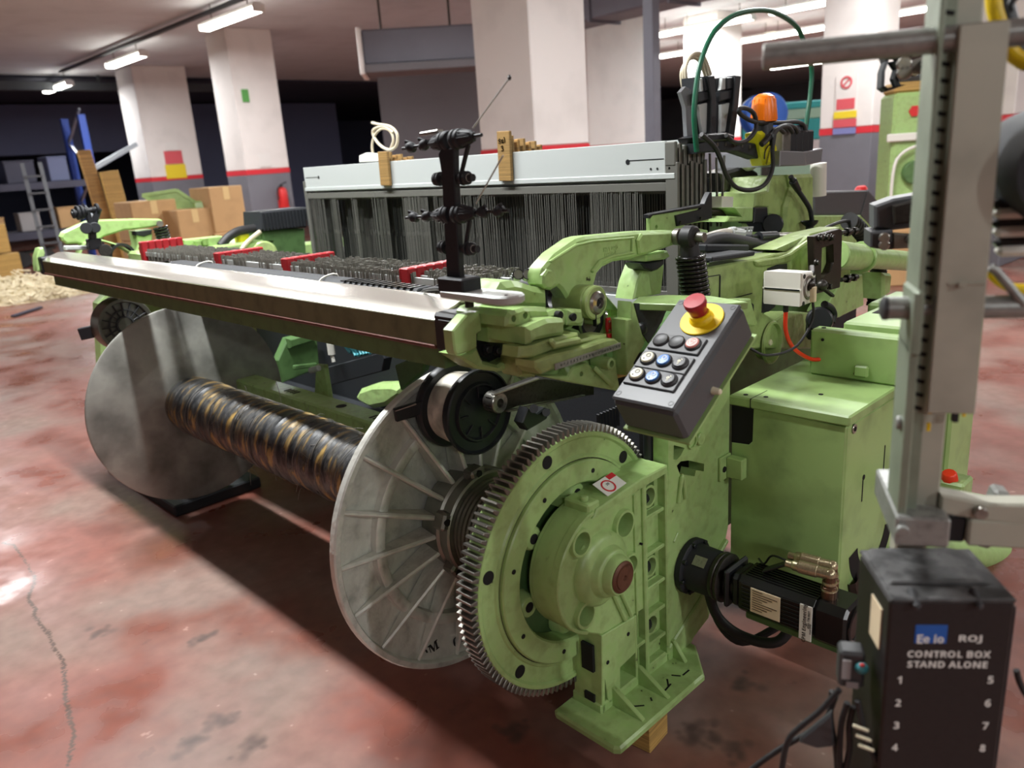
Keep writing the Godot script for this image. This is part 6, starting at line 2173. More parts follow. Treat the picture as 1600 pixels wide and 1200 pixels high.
	b.bar(Vector3(-0.0572, 0.845, -0.245), Vector3(0.0892, 0.8465, -0.245), 0.012, 0.004, 0.001)
	b.bar(Vector3(-0.0169, 0.7952, -0.245), Vector3(0.2511, 0.7631, -0.245), 0.012, 0.004, 0.001)
	part("bright_edge", b, "steel", o)
	b = mb()
	b.lathe([Vector2(0.0105, -0.03), Vector2(0.024, -0.03), Vector2(0.024, 0.002), Vector2(0.022, 0.004), Vector2(0.0105, 0.004), Vector2(0.0105, -0.03)], at_z(Vector2(a0.x, a0.y), a0.z), 28)
	part("eye", b, "steel", o)
	b = mb()
	b.cyl(a0 + Vector3(0, 0, -0.06), a0 + Vector3(0, 0, -0.012), 0.0108, -1, 18)
	part("axle", b, "black", o)
	# flat bar end behind the spool
	b = mb()
	b.bar(Vector3(-0.1991, 0.8022, -0.425), Vector3(-0.1333, 0.8086, -0.405), 0.012, 0.032, 0.002)
	part("bar", b, "black", o)
	b = mb()
	b.bar(Vector3(-0.1977, 0.8133, -0.425), Vector3(-0.1514, 0.8214, -0.405), 0.013, 0.002, 0)
	part("bar_edge", b, "steel", o)
	b = mb()
	b.ext([Vector2(-0.0146, 0.7747), Vector2(0.0067, 0.8052), Vector2(0.0186, 0.7973), Vector2(0.0364, 0.7832), Vector2(0.0628, 0.7898), Vector2(0.0817, 0.7799), Vector2(0.067, 0.7605), Vector2(0.0471, 0.7569), Vector2(0.002, 0.7515)], -0.23, -0.2, 0.003)
	part("clamp", b, "black", o)
	b = mb()
	b.cyl(Vector3(0.0199, 0.8002, -0.195), Vector3(0.0048, 0.8071, -0.18), 0.01, -1, 12)
	part("clamp_screw", b, "black", o)
	b = mb()
	b.cyl(Vector3(0.0598, 0.7799, -0.195), Vector3(0.0442, 0.7871, -0.18), 0.009, -1, 12)
	part("clamp_screw", b, "black", o)

	# ---- yarn tension post
	tension_post()
	# ---- short stroke air cylinder
	o = thing("air_cylinder", "square aluminium air cylinder on the black pad of the green frame", "air cylinder", Vector3(0.63, 0.92, 0.03))
	var p0: Vector3 = Vector3(0.673, 1.0301, 0.1)
	var cb: Array = [Vector2(0.7058, 1.0208), Vector2(0.7793, 1.0161), Vector2(0.7834, 0.9704), Vector2(0.7593, 0.9338), Vector2(0.7124, 0.9358)]
	b = mb()
	var cw: Array = [Vector2(0.6919, 1.0246), Vector2(0.7697, 1.0184), Vector2(0.7684, 0.942), Vector2(0.7387, 0.9331), Vector2(0.6985, 0.9387)]
	b.ext([cw[0], cw[1], Vector2(cw[1].x, cw[0].y - 0.085), Vector2(cw[0].x, cw[0].y - 0.085)], -0.0, 0.105, 0.004)
	var cx: float = (cw[0].x + cw[1].x) / 2
	var cyy: float = cw[0].y - 0.042
	b.bx(Vector3(cw[0].x - 0.001, cyy - 0.003, 0.0), Vector3(cw[0].x + 0.002, cyy + 0.001, 0.104))
	part("body", b, "white_plastic", o)
	b = mb()
	b.bx(Vector3(cw[0].x - 0.0015, cyy - 0.004, 0.005), Vector3(cw[0].x + 0.002, cyy, 0.1))
	for e2 in [[0.008, -0.008], [-0.008, -0.008], [0.008, -0.077], [-0.008, -0.077]]:
		var hx: float = (cw[0].x + 0.012) if e2[0] > 0 else (cw[1].x - 0.012)
		b.cyl(Vector3(hx, cw[0].y + e2[1] - 0.002, 0.1), Vector3(hx, cw[0].y + e2[1] - 0.002, 0.1062), 0.006, -1, 14)
	part("groove", b, "black", o)
	b = mb()
	b.ring(Vector3(cx, cyy, 0.09), Vector3(cx, cyy, 0.108), 0.024, 0.031, 28, 0.002)
	b.cyl(Vector3(cx, cyy, 0.08), Vector3(cx, cyy, 0.102), 0.024, -1, 24)
	part("bore", b, "steel_worn", o)
	b = mb()
	b.cyl(Vector3(cx, cyy, 0.1), Vector3(cx, cyy, 0.125), 0.008, -1, 14)
	b.bar(Vector3(cx - 0.012, cyy + 0.004, 0.12), Vector3(cx + 0.11, cyy + 0.032, 0.06), 0.014, 0.018, 0.003)
	part("rod_fork", b, "rust_dark", o)
	b = mb()
	var h0 := Vector3(cx - 0.006, cyy - 0.035, 0.12)
	b.bar(h0 + Vector3(0, 0.04, 0), h0, 0.014, 0.012, 0.002)
	part("sensor", b, "sticker", o)
	b = mb()
	b.tube([h0, h0 + Vector3(0.0, -0.05, 0.0), h0 + Vector3(-0.05, -0.11, -0.02), h0 + Vector3(-0.12, -0.12, -0.06), h0 + Vector3(-0.16, -0.09, -0.1), h0 + Vector3(-0.19, -0.09, -0.11)], 0.0035, 8, 8)
	part("cable", b, "rubber", o)
	var t0 := Vector3(cw[0].x + 0.01, cw[0].y - 0.085, 0.06)
	b = mb()
	b.cyl(t0, t0 - Vector3(0, 0.018, 0), 0.007, -1, 14)
	part("fitting", b, "black", o)
	b = mb()
	b.tube([t0 - Vector3(0, 0.015, 0), t0 + Vector3(0.004, -0.07, 0), t0 + Vector3(0.03, -0.12, 0.01), t0 + Vector3(0.09, -0.16, 0.03), t0 + Vector3(0.13, -0.165, 0.05)], 0.0055, 10, 8)
	part("air_tube", b, "orange_tube", o, "orange air tube")
	selector()

func tension_post():
	var b: MB
	var o := thing("tension_post", "upright black post with yarn brakes and rollers standing on an aluminium arm", "post", Vector3(-0.19, 1.1, -0.16))
	b = mb()
	b.xf = Transform3D(XP, Vector3.ZERO)
	b.ext([Vector2(-0.1953, 1.1317), Vector2(-0.1837, 1.329), Vector2(-0.1884, 1.3641), Vector2(-0.1775, 1.3739), Vector2(-0.1421, 1.372), Vector2(-0.1468, 1.3278), Vector2(-0.1561, 1.134)], -0.2, -0.185, 0.002)
	part("post", b, "black_matt", o)
	b = mb()
	var f0: Array = [Vector2(-0.2075, 1.1023), Vector2(-0.2033, 1.1332), Vector2(-0.1321, 1.139), Vector2(-0.1342, 1.1074)]
	b.bx(Vector3(-0.215, f0[0].y - 0.003, f0[0].x), Vector3(-0.165, f0[1].y, f0[2].x), 0.003)
	part("post_foot", b, "black_matt", o)
	b = mb()
	var a: Array = [Vector2(-0.2793, -0.1065), Vector2(-0.2281, -0.1601), Vector2(-0.1956, -0.124), Vector2(-0.2139, -0.0044), Vector2(-0.1956, 0.0017), Vector2(-0.2169, 0.0316), Vector2(-0.2591, 0.0715), Vector2(-0.2748, 0.0799), Vector2(-0.2872, 0.0612)]
	b.xf = Transform3D(YP, Vector3.ZERO)
	b.ext([Vector2(-0.216, -0.2), Vector2(-0.164, -0.2), Vector2(-0.155, -0.04), Vector2(-0.158, -0.027), Vector2(-0.166, -0.016), Vector2(-0.177, -0.009), Vector2(-0.189, -0.007), Vector2(-0.201, -0.009), Vector2(-0.212, -0.016), Vector2(-0.219, -0.027), Vector2(-0.222, -0.04)], 1.092, 1.108, 0.003)
	part("arm", b, "alu", o, "bright aluminium arm")
	b = mb()
	b.cyl(Vector3(-0.19, 1.075, -0.145), Vector3(-0.19, 1.094, -0.145), 0.009, -1, 12)
	b.cyl(Vector3(-0.2, 1.1085, -0.03), Vector3(-0.2, 1.1095, -0.03), 0.003, -1, 8)
	part("screw", b, "steel_dark", o)
	for lv in [[1020, 130, 1.0], [1035, 520, 0.0]]:
		var c: Vector3 = Vector3(-0.19, 1.3864, -0.1565) if lv[2] > 0.5 else Vector3(-0.19, 1.2517, -0.1689)
		var Z := Vector3(0, 0, 1)
		var tilt := Vector3(-0.0, 0.05, 1).normalized()
		var nm := "upper" if lv[2] > 0.5 else "lower"
		# both yarn brakes: drum, tapered nose
		for sg in [-1.0, 1.0]:
			var t := MB.along(c + tilt * sg * 0.006, tilt * sg)
			b = mb()
			b.lathe([Vector2(0.0, 0.0), Vector2(0.0165, 0.0), Vector2(0.0185, 0.003), Vector2(0.0185, 0.009), Vector2(0.016, 0.011), Vector2(0.016, 0.013), Vector2(0.018, 0.015), Vector2(0.0178, 0.021), Vector2(0.015, 0.024), Vector2(0.0135, 0.038), Vector2(0.009, 0.052), Vector2(0.006, 0.056), Vector2(0.0, 0.056)], t, 28)
			for k in 8:
				var an := TAU * k / 8
				var rd := t.basis.x * cos(an) + t.basis.z * sin(an)
				b.bar(t.origin + t.basis.y * 0.024 + rd * 0.0155, t.origin + t.basis.y * 0.052 + rd * 0.009, 0.0025, 0.003, 0.0005, rd)
			part("yarn_brake", b, "black_matt", o)
			b = mb()
			b.cyl(c + tilt * sg * 0.058, c + tilt * sg * (0.082 if (nm == "upper" and sg > 0) else 0.15), 0.0034, -1, 10)
			part("spindle", b, "black", o)
			if not (nm == "upper" and sg > 0):
				for k in 2:
					var q = c + tilt * sg * (0.082 + k * 0.042)
					b = mb()
					b.lathe([Vector2(0, -0.012), Vector2(0.006, -0.011), Vector2(0.0105, -0.003), Vector2(0.0105, 0.003), Vector2(0.007, 0.011), Vector2(0.0, 0.013)], MB.along(q, (tilt * sg + Vector3(0, 0.5 if k else -0.4, 0)).normalized()), 12)
					b.bar(q + Vector3(0, 0.008, 0), q + Vector3(-0.004, 0.012, 0.012 * sg), 0.006, 0.006, 0.001)
					part("guide_lobe", b, "black_matt", o)
		if nm == "upper":
			b = mb()
			b.bar(c + Vector3(0, 0.018, -0.03), c + Vector3(0, 0.016, -0.085), 0.016, 0.007, 0.002)
			part("clip", b, "steel", o)
		# rollers below
		var rc: Vector3 = Vector3(-0.19, 1.3179, -0.1657) if nm == "upper" else Vector3(-0.19, 1.1882, -0.1688)
		b = mb()
		b.cyl(rc - Z * 0.045, rc + Z * 0.06, 0.007, -1, 12)
		for sg in [-1.0, 1.0]:
			b.cyl(rc + Z * sg * 0.03, rc + Z * sg * 0.036, 0.0135, -1, 20, 0.001)
			b.cyl(rc + Z * sg * 0.038, rc + Z * sg * 0.048, 0.0125, -1, 20, 0.002)
		b.bar(rc + Vector3(0, 0.008, 0.028), c + Vector3(0, -0.01, 0.045), 0.006, 0.008, 0.001)
		b.bar(rc + Vector3(0, 0.005, -0.018), rc + Vector3(0, 0.03, -0.012), 0.006, 0.008, 0.001)
		part("roller", b, "black_matt", o)
		b = mb()
		b.cyl(rc + Z * 0.0475, rc + Z * 0.0488, 0.0075, -1, 16)
		part("roller_end", b, "white_plastic", o)
	b = mb()
	b.tube([Vector3(-0.19, 1.2716, -0.1031), Vector3(-0.19, 1.3139, -0.0624), Vector3(-0.19, 1.3528, -0.0239)], 0.0016, 6, 2)
	b.tube([Vector3(-0.19, 1.4036, -0.0962), Vector3(-0.19, 1.442, -0.0437), Vector3(-0.19, 1.4753, 0.0021)], 0.0016, 6, 2)
	part("wire_rod", b, "alu", o)
	b = mb()
	b.ball(Vector3(-0.19, 1.4772, 0.0038), 0.0035, Vector3(1, 1.4, 1), 8)
	part("rod_tip", b, "black", o)

func selector():
	var b: MB
	# black weft selector with two levers
	var o := thing("weft_selector", "black weft selector with two upright levers and a drilled bracket above the heald frames", "selector", Vector3(1.0, 1.3, -0.4))
	b = mb()
	b.ext([Vector2(1.0129, 1.3524), Vector2(1.129, 1.3657), Vector2(1.1988, 1.3606), Vector2(1.4258, 1.3312), Vector2(1.4012, 1.286), Vector2(1.2601, 1.3161), Vector2(1.1181, 1.3222), Vector2(1.0182, 1.3208)], -0.45, -0.4, 0.004)
	var br := part("bracket", b, "black_matt", o)
	b = mb()
	for q in [Vector3(1.1282, 1.344, -0.398), Vector3(1.1781, 1.3422, -0.398), Vector3(1.2317, 1.3378, -0.398), Vector3(1.2808, 1.3335, -0.398), Vector3(1.3311, 1.3291, -0.398), Vector3(1.3855, 1.3232, -0.398)]:
		b.cyl(q - Vector3(0, 0, 0.004), q, 0.006, -1, 12)
	part("bracket_hole", b, "steel", br)
	for k in 2:
		b = mb()
		if k == 0:
			b.ext([Vector2(1.1041, 1.5506), Vector2(1.1464, 1.5525), Vector2(1.1562, 1.48), Vector2(1.155, 1.3751), Vector2(1.1219, 1.376), Vector2(1.1268, 1.48)], -0.5, -0.42, 0.003)
			b.ext([Vector2(1.076, 1.5495), Vector2(1.1386, 1.5535), Vector2(1.1502, 1.4935), Vector2(1.1601, 1.3762), Vector2(1.1034, 1.3778), Vector2(1.0835, 1.4591)], -0.5, -0.45, 0.003)
		else:
			b.ext([Vector2(1.2707, 1.5554), Vector2(1.3071, 1.5543), Vector2(1.2914, 1.4559), Vector2(1.2691, 1.3657), Vector2(1.2327, 1.3698), Vector2(1.2607, 1.4681)], -0.5, -0.42, 0.003)
			b.ext([Vector2(1.193, 1.5487), Vector2(1.3053, 1.5583), Vector2(1.2893, 1.4577), Vector2(1.2606, 1.3733), Vector2(1.2009, 1.375), Vector2(1.2112, 1.4818)], -0.5, -0.45, 0.003)
		var lv := part("lever", b, "black_matt", o)
		b = mb()
		if k == 0:
			b.ext([Vector2(1.0869, 1.545), Vector2(1.1309, 1.5491), Vector2(1.1401, 1.5105), Vector2(1.0946, 1.5056)], -0.45, -0.436, 0.002)
			b.ext([Vector2(1.0782, 1.4676), Vector2(1.1493, 1.4759), Vector2(1.1477, 1.3823), Vector2(1.1025, 1.3807)], -0.45, -0.436, 0.002)
		else:
			b.ext([Vector2(1.2186, 1.5489), Vector2(1.2898, 1.553), Vector2(1.2845, 1.5174), Vector2(1.2075, 1.5109)], -0.45, -0.436, 0.002)
			b.ext([Vector2(1.214, 1.4669), Vector2(1.2806, 1.4756), Vector2(1.2607, 1.3823), Vector2(1.2093, 1.3807)], -0.45, -0.436, 0.002)
		part("bright_panel", b, "alu", lv)
		b = mb()
		if k == 0:
			b.ext([Vector2(1.0982, 1.546), Vector2(1.118, 1.548), Vector2(1.1271, 1.5096), Vector2(1.1038, 1.5072)], -0.44, -0.428, 0.002)
			b.ext([Vector2(1.0602, 1.5035), Vector2(1.1316, 1.5096), Vector2(1.134, 1.481), Vector2(1.0656, 1.4726)], -0.45, -0.43, 0.004)
		else:
			b.ext([Vector2(1.2345, 1.5483), Vector2(1.276, 1.5519), Vector2(1.2708, 1.5165), Vector2(1.2351, 1.5132)], -0.44, -0.428, 0.002)
			b.ext([Vector2(1.1942, 1.5071), Vector2(1.2708, 1.5153), Vector2(1.2691, 1.4838), Vector2(1.1947, 1.4751)], -0.45, -0.43, 0.004)
		part("dark_band", b, "black", lv)
	b = mb()
	b.ext([Vector2(1.0025, 1.3691), Vector2(1.0676, 1.3785), Vector2(1.1697, 1.3786), Vector2(1.2232, 1.3682), Vector2(1.2176, 1.3534), Vector2(1.0132, 1.3546)], -0.47, -0.39, 0.005)
	part("base_block", b, "black", o)
	b = mb()
	b.ext([Vector2(1.016, 1.5063), Vector2(1.0426, 1.5233), Vector2(1.0746, 1.5122), Vector2(1.0929, 1.4608), Vector2(1.0959, 1.3529), Vector2(1.0519, 1.3544), Vector2(1.042, 1.4612)], -0.475, -0.46, 0.001)
	part("grey_plate", b, "ladder_alu", o)
	# needle rods below
	for q in [[1030, 800, 1035, 1180], [1065, 820, 1075, 1100], [1110, 810, 1090, 1100], [1045, 830, 1055, 1190]]:
		pass
	var rods := [[Vector3(1.1166, 1.3174, -0.42), Vector3(1.1263, 1.0859, -0.42)], [Vector3(1.1558, 1.3037, -0.42), Vector3(1.1653, 1.0817, -0.42)], [Vector3(1.2051, 1.3074, -0.42), Vector3(1.1869, 1.0794, -0.42)]]
	for r in rods:
		b = mb()
		b.bar(r[0], r[1], 0.008, 0.004, 0.001)
		part("needle", b, "steel_worn", o)
	b = mb()
	b.ext([Vector2(1.3205, 1.2482), Vector2(1.5032, 1.264), Vector2(1.588, 1.232), Vector2(1.5621, 1.1717), Vector2(1.3597, 1.1802)], -0.6, -0.5, 0.01)
	part("gear_block", b, "steel_dark", o)
	b = mb()
	b.ball(Vector3(1.5029, 1.2741, -0.5), 0.035, Vector3(1.3, 0.9, 1), 16)
	part("white_cap", b, "white_plastic", o)
	b = mb()
	b.ext([Vector2(1.1279, 1.1828), Vector2(1.1986, 1.1752), Vector2(1.1942, 1.1369), Vector2(1.1248, 1.1451)], -0.42, -0.38, 0.002)
	part("paper_wrap", b, "white_plastic", o)
	b = mb()
	b.ext([Vector2(1.0148, 1.1495), Vector2(1.1219, 1.1397), Vector2(1.1933, 1.1235), Vector2(1.1975, 1.1095), Vector2(1.1597, 1.1056), Vector2(1.115, 1.1138), Vector2(1.0219, 1.136)], -0.4, -0.35, 0.004)
	part("rusty_bar", b, "rust_dark", o)
	# cream looped tube behind
	o = thing("looped_air_tube", "bundle of translucent cream air tubes looping over the two black levers", "tube", Vector3(1.1311, 1.5341, -0.5))
	for k in 3:
		b = mb()
		var off := Vector3(0.006 * k, -0.006 * k, -0.012 * k)
		var pts: Array = [Vector3(1.131, 1.5167, -0.5), Vector3(1.1092, 1.5453, -0.5), Vector3(1.1041, 1.5852, -0.5), Vector3(1.1316, 1.6173, -0.5), Vector3(1.1703, 1.6301, -0.5), Vector3(1.2041, 1.6226, -0.5), Vector3(1.2271, 1.6, -0.5), Vector3(1.2506, 1.5652, -0.5)]
		b.tube(pts.map(func(v): return v + off), 0.0055, 8, 5)
		part("tube", b, "clear_tube", o)
	# second pale coil on the left end
	o = thing("looped_air_tube", "pale coiled tube and white bracket above the left end of the heald frames", "tube", Vector3(1, 1.3733, -2.1459))
	b = mb()
	b.tube([Vector3(1.05, 1.5407, -2.1458), Vector3(1.05, 1.5303, -2.0951), Vector3(1.05, 1.5143, -2.0101), Vector3(1.05, 1.4785, -1.9664), Vector3(1.05, 1.4302, -1.9821), Vector3(1.05, 1.4168, -2.0425), Vector3(1.05, 1.4458, -2.1114), Vector3(1.05, 1.4904, -2.1481), Vector3(1.05, 1.5143, -2.1282), Vector3(1.05, 1.5173, -2.0532), Vector3(1.05, 1.4885, -1.9932)], 0.007, 8, 5)
	b.tube([Vector3(1.05, 1.3975, -2.1665), Vector3(1.05, 1.4488, -2.164), Vector3(1.05, 1.493, -2.1248), Vector3(1.05, 1.5102, -2.0693), Vector3(1.05, 1.494, -2.0138), Vector3(1.05, 1.4559, -1.999), Vector3(1.05, 1.4161, -2.028)], 0.006, 8, 5)
	part("tube", b, "clear_tube", o)
	b = mb()
	b.xf = Transform3D(XP, Vector3.ZERO)
	b.ext([Vector2(-2.2739, 1.3718), Vector2(-2.2675, 1.4023), Vector2(-2.21, 1.4126), Vector2(-2.1195, 1.4038), Vector2(-2.096, 1.3686)], 1.04, 1.06, 0.003)
	part("bracket", b, "white_plastic", o)
	# head casting of the loom
	b = mb()
	b.ext([Vector2(1.3886, 1.2272), Vector2(1.5267, 1.2246), Vector2(1.5477, 1.1799), Vector2(1.5025, 1.1172), Vector2(1.5004, 1.0082), Vector2(1.4643, 1.0165), Vector2(1.4514, 1.0888), Vector2(1.374, 1.1003), Vector2(1.3728, 1.1247), Vector2(1.2827, 1.1328), Vector2(1.2889, 1.1792), Vector2(1.3701, 1.1809)], -0.5, -0.35, 0.006)
	b.ext([Vector2(1.4865, 1.2265), Vector2(1.6708, 1.218), Vector2(1.6885, 1.0177), Vector2(1.5889, 1.0027), Vector2(1.4606, 1.0132), Vector2(1.4644, 1.1204), Vector2(1.5072, 1.1825)], -0.5, -0.33, 0.012)
	part("head_casting", b, "green_oily", loom)
	b = mb()
	b.ext([Vector2(1.2644, 1.1344), Vector2(1.3496, 1.1287), Vector2(1.3537, 1.0963), Vector2(1.4364, 1.087), Vector2(1.4347, 1.0409), Vector2(1.3579, 1.0432), Vector2(1.3068, 1.0789), Vector2(1.2584, 1.0839)], -0.4, -0.338, 0.004)
	b.cyl(Vector3(1.3808, 1.0673, -0.335), Vector3(1.3328, 1.0726, -0.31), 0.035, -1, 20, 0.004)
	part("dark_pocket", b, "black", loom)
	b = mb()
	b.ext([Vector2(1.0648, 1.1522), Vector2(1.1835, 1.1434), Vector2(1.1814, 1.098), Vector2(1.0159, 1.1131), Vector2(1.0368, 1.1292), Vector2(1.1092, 1.1203)], -0.5, -0.3, 0.004)
	part("rear_ledge", b, "green", loom)
	b = mb()
	b.ext([Vector2(1.4024, 1.1309), Vector2(1.5644, 1.1429), Vector2(1.5649, 1.1297), Vector2(1.4108, 1.126)], -0.7, -0.5, 0.003)
	part("rear_ledge", b, "green", loom)
	# warning beacon
	var bc: Vector3 = Vector3(1.424, 1.3723, -0.4)
	o = thing("warning_beacon", "orange warning beacon on a black base behind the cables", "beacon", bc)
	b = mb()
	var r := 0.043
	b.lathe([Vector2(0, 0.035), Vector2(r, 0.035), Vector2(r, 0.045), Vector2(r * 0.96, 0.085), Vector2(r * 0.8, 0.115), Vector2(r * 0.45, 0.125), Vector2(0, 0.127)], Transform3D(Basis.IDENTITY, bc), 28)
	part("lens", b, "orange", o)
	b = mb()
	for k in 12:
		var a := TAU * k / 12
		b.bar(bc + Vector3(cos(a) * r, 0.04, sin(a) * r), bc + Vector3(cos(a) * r * 0.85, 0.108, sin(a) * r * 0.85), 0.004, 0.004, 0.001)
	part("lens_rib", b, "orange", o)
	b = mb()
	b.cyl(bc + Vector3(0, -0.02, 0), bc + Vector3(0, 0.036, 0), 0.034, 0.03, 24, 0.003)
	part("base", b, "black", o)
	# yellow plastic bottle
	b = mb()
	b.ext([Vector2(1.3543, 1.3729), Vector2(1.4391, 1.3831), Vector2(1.4898, 1.3245), Vector2(1.5073, 1.2623), Vector2(1.4048, 1.2633)], -0.44, -0.38, 0.01)
	o = single("yellow_container", b, "yellow_film", "bright yellow film container with a scalloped dark outline below the beacon", "container")
	b = mb()
	b.tube([Vector3(1.451, 1.3386, -0.378), Vector3(1.418, 1.3272, -0.378), Vector3(1.3963, 1.3092, -0.378), Vector3(1.3935, 1.2841, -0.378)], 0.002, 6, 4)
	for k in 8:
		var q: Vector3 = (Vector3(1.4318, 1.3203, -0.378)).lerp(Vector3(1.4074, 1.2707, -0.378), k / 7.0)
		b.ring(q, q + Vector3(0, 0, 0.001), 0.003, 0.0045, 10)
	part("outline", b, "black_print", o)
	# grey metal tray with the black valve block
	o = thing("valve_tray", "grey folded metal tray carrying the black valve block with its cables", "tray", Vector3(1.712, 1.2488, -0.4))
	b = mb()
	b.ext([Vector2(1.4512, 1.3086), Vector2(1.6347, 1.2975), Vector2(1.6461, 1.249), Vector2(1.4514, 1.2577)], -0.6, -0.35, 0.003)
	b.ext([Vector2(1.6556, 1.2971), Vector2(1.8012, 1.3033), Vector2(1.7916, 1.2533), Vector2(1.6671, 1.2483)], -0.6, -0.36, 0.003)
	part("tray", b, "ladder_alu", o)
	b = mb()
	b.cyl(Vector3(1.8981, 1.2467, -0.42), Vector3(1.9062, 1.1223, -0.42), 0.03, -1, 16)
	part("column", b, "white_plastic", o)
	o = thing("valve_block", "black block of cable plugs standing on the grey metal tray", "valve block", Vector3(1.6477, 1.3029, -0.4))
	for k in 4:
		b = mb()
		var c: Vector3 = (Vector3(1.5871, 1.3351, -0.4)).lerp(Vector3(1.7205, 1.3372, -0.4), k / 3.0)
		b.box(c + Vector3(0, -0.01, 0), Vector3(0.05, 0.09, 0.06), 0.006)
		b.cyl(c + Vector3(0, 0.03, 0.0), c + Vector3(0, 0.055, 0), 0.016, 0.012, 12)
		part("plug", b, "black", o)
	b = mb()
	b.box(Vector3(1.5368, 1.3433, -0.4), Vector3(0.06, 0.09, 0.06), 0.004)
	part("connector", b, "steel_worn", o)
	# cables
	o = thing("cable_loom", "black cables arching from the valve block to the weft selector", "cable", Vector3(1.3296, 1.404, -0.38))
	var runs := [
		[Vector3(1.692, 1.3637, -0.38), Vector3(1.6748, 1.3907, -0.38), Vector3(1.6149, 1.4017, -0.38), Vector3(1.5016, 1.4006, -0.38), Vector3(1.3295, 1.407, -0.38), Vector3(1.2422, 1.4293, -0.38), Vector3(1.2238, 1.4442, -0.38), Vector3(1.2476, 1.4516, -0.38), Vector3(1.2969, 1.4435, -0.38), Vector3(1.3289, 1.4221, -0.38), Vector3(1.3306, 1.3796, -0.38), Vector3(1.2691, 1.3481, -0.38), Vector3(1.1964, 1.3476, -0.38), Vector3(1.1491, 1.3697, -0.38)],
		[Vector3(1.6117, 1.3652, -0.37), Vector3(1.5813, 1.3854, -0.37), Vector3(1.5103, 1.3902, -0.37), Vector3(1.4427, 1.3761, -0.37), Vector3(1.3524, 1.3354, -0.37)],
		[Vector3(1.5553, 1.3661, -0.36), Vector3(1.5186, 1.3861, -0.36), Vector3(1.4635, 1.3842, -0.36), Vector3(1.3981, 1.3549, -0.36), Vector3(1.3404, 1.3322, -0.36)],
		[Vector3(1.405, 1.3633, -0.35), Vector3(1.3944, 1.3141, -0.35), Vector3(1.3976, 1.2512, -0.35), Vector3(1.347, 1.204, -0.35), Vector3(1.2579, 1.1917, -0.35), Vector3(1.1597, 1.2081, -0.35), Vector3(1.1004, 1.2506, -0.35), Vector3(1.0657, 1.299, -0.35), Vector3(1.0265, 1.3405, -0.35), Vector3(0.9569, 1.3762, -0.35)],
		[Vector3(1.492, 1.3678, -0.36), Vector3(1.4501, 1.3814, -0.36), Vector3(1.4109, 1.3638, -0.36), Vector3(1.4061, 1.3266, -0.36)]]
	for q in runs:
		b = mb()
		b.tube(q, 0.0075, 8, 6)
		part("cable", b, "rubber", o)
	# green plastic tube arching high
	o = thing("green_air_tube", "thin dark green tube arching high above the black selector", "tube", Vector3(1.0074, 1.327, -0.4))
	b = mb()
	b.tube([Vector3(1.0096, 1.3269, -0.4), Vector3(0.995, 1.4342, -0.4), Vector3(1.01, 1.5276, -0.4), Vector3(1.0396, 1.5988, -0.4), Vector3(1.1036, 1.6718, -0.4), Vector3(1.1919, 1.7177, -0.4), Vector3(1.2962, 1.744, -0.4), Vector3(1.4322, 1.756, -0.4), Vector3(1.5522, 1.7432, -0.4), Vector3(1.6524, 1.7125, -0.4), Vector3(1.7155, 1.6526, -0.4), Vector3(1.7667, 1.5833, -0.4), Vector3(1.7657, 1.5042, -0.4), Vector3(1.7487, 1.4309, -0.4), Vector3(1.7377, 1.3773, -0.4)], 0.0085, 10, 8)
	part("tube", b, "green_tube", o)
	# small black plug with lead in front of the head casting
	o = thing("sensor_lead", "black plug and olive lead running down the front of the head casting", "cable", Vector3(1.4803, 1.2165, -0.32))
	b = mb()
	b.tube([Vector3(1.4309, 1.223, -0.3), Vector3(1.4449, 1.2083, -0.3), Vector3(1.4823, 1.1756, -0.3), Vector3(1.5346, 1.1388, -0.3), Vector3(1.5843, 1.0971, -0.3), Vector3(1.6058, 1.0442, -0.3)], 0.0085, 8, 5)
	part("lead", b, "black_matt", o)
	b = mb()
	b.cyl(Vector3(1.4449, 1.2083, -0.3), Vector3(1.4916, 1.1708, -0.3), 0.014, 0.011, 14, 0.003)
	part("plug", b, "black", o)
	b = mb()
	b.lathe([Vector2(0.03, 0.04), Vector2(0.026, 0.03), Vector2(0.014, 0.02), Vector2(0.013, 0.0), Vector2(0, 0)], Transform3D(Basis.IDENTITY, Vector3(1.5862, 1.0186, -0.3)), 18)
	part("funnel", b, "black", o)
	# black corrugated hose across the top of the frame
	o = thing("black_hose", "thick black hose with white connectors lying across the top of the near frame", "hose", Vector3(0.9213, 1.0589, -0.2))
	b = mb()
	b.tube([Vector3(0.692, 1.0738, -0.2), Vector3(0.7463, 1.0868, -0.2), Vector3(0.828, 1.0855, -0.2), Vector3(0.9348, 1.0643, -0.2), Vector3(1.0346, 1.0433, -0.2), Vector3(1.1247, 1.0323, -0.2), Vector3(1.1873, 1.0265, -0.2)], 0.02, 12, 6)
	part("hose", b, "rubber", o)
	b = mb()
	b.tube([Vector3(0.7415, 1.0902, -0.22), Vector3(0.7909, 1.0978, -0.22), Vector3(0.8483, 1.0998, -0.22), Vector3(0.901, 1.0973, -0.22)], 0.011, 10, 5)
	part("white_hose", b, "white_tube", o)
	b = mb()
	b.cyl(Vector3(0.901, 1.0939, -0.22), Vector3(0.9695, 1.0827, -0.22), 0.016, -1, 14, 0.002)
	b.cyl(Vector3(0.9141, 1.108, -0.22), Vector3(0.9181, 1.0797, -0.22), 0.014, -1, 12, 0.002)
	part("connector", b, "alu", o)
	b = mb()
	b.bar(Vector3(0.9871, 1.072, -0.21), Vector3(1.2709, 1.0411, -0.21), 0.03, 0.016, 0.004)
	b.cyl(Vector3(1.0336, 1.0668, -0.2), Vector3(1.1387, 1.0577, -0.2), 0.016, -1, 14)
	part("black_rod", b, "black", o)
	b = mb()
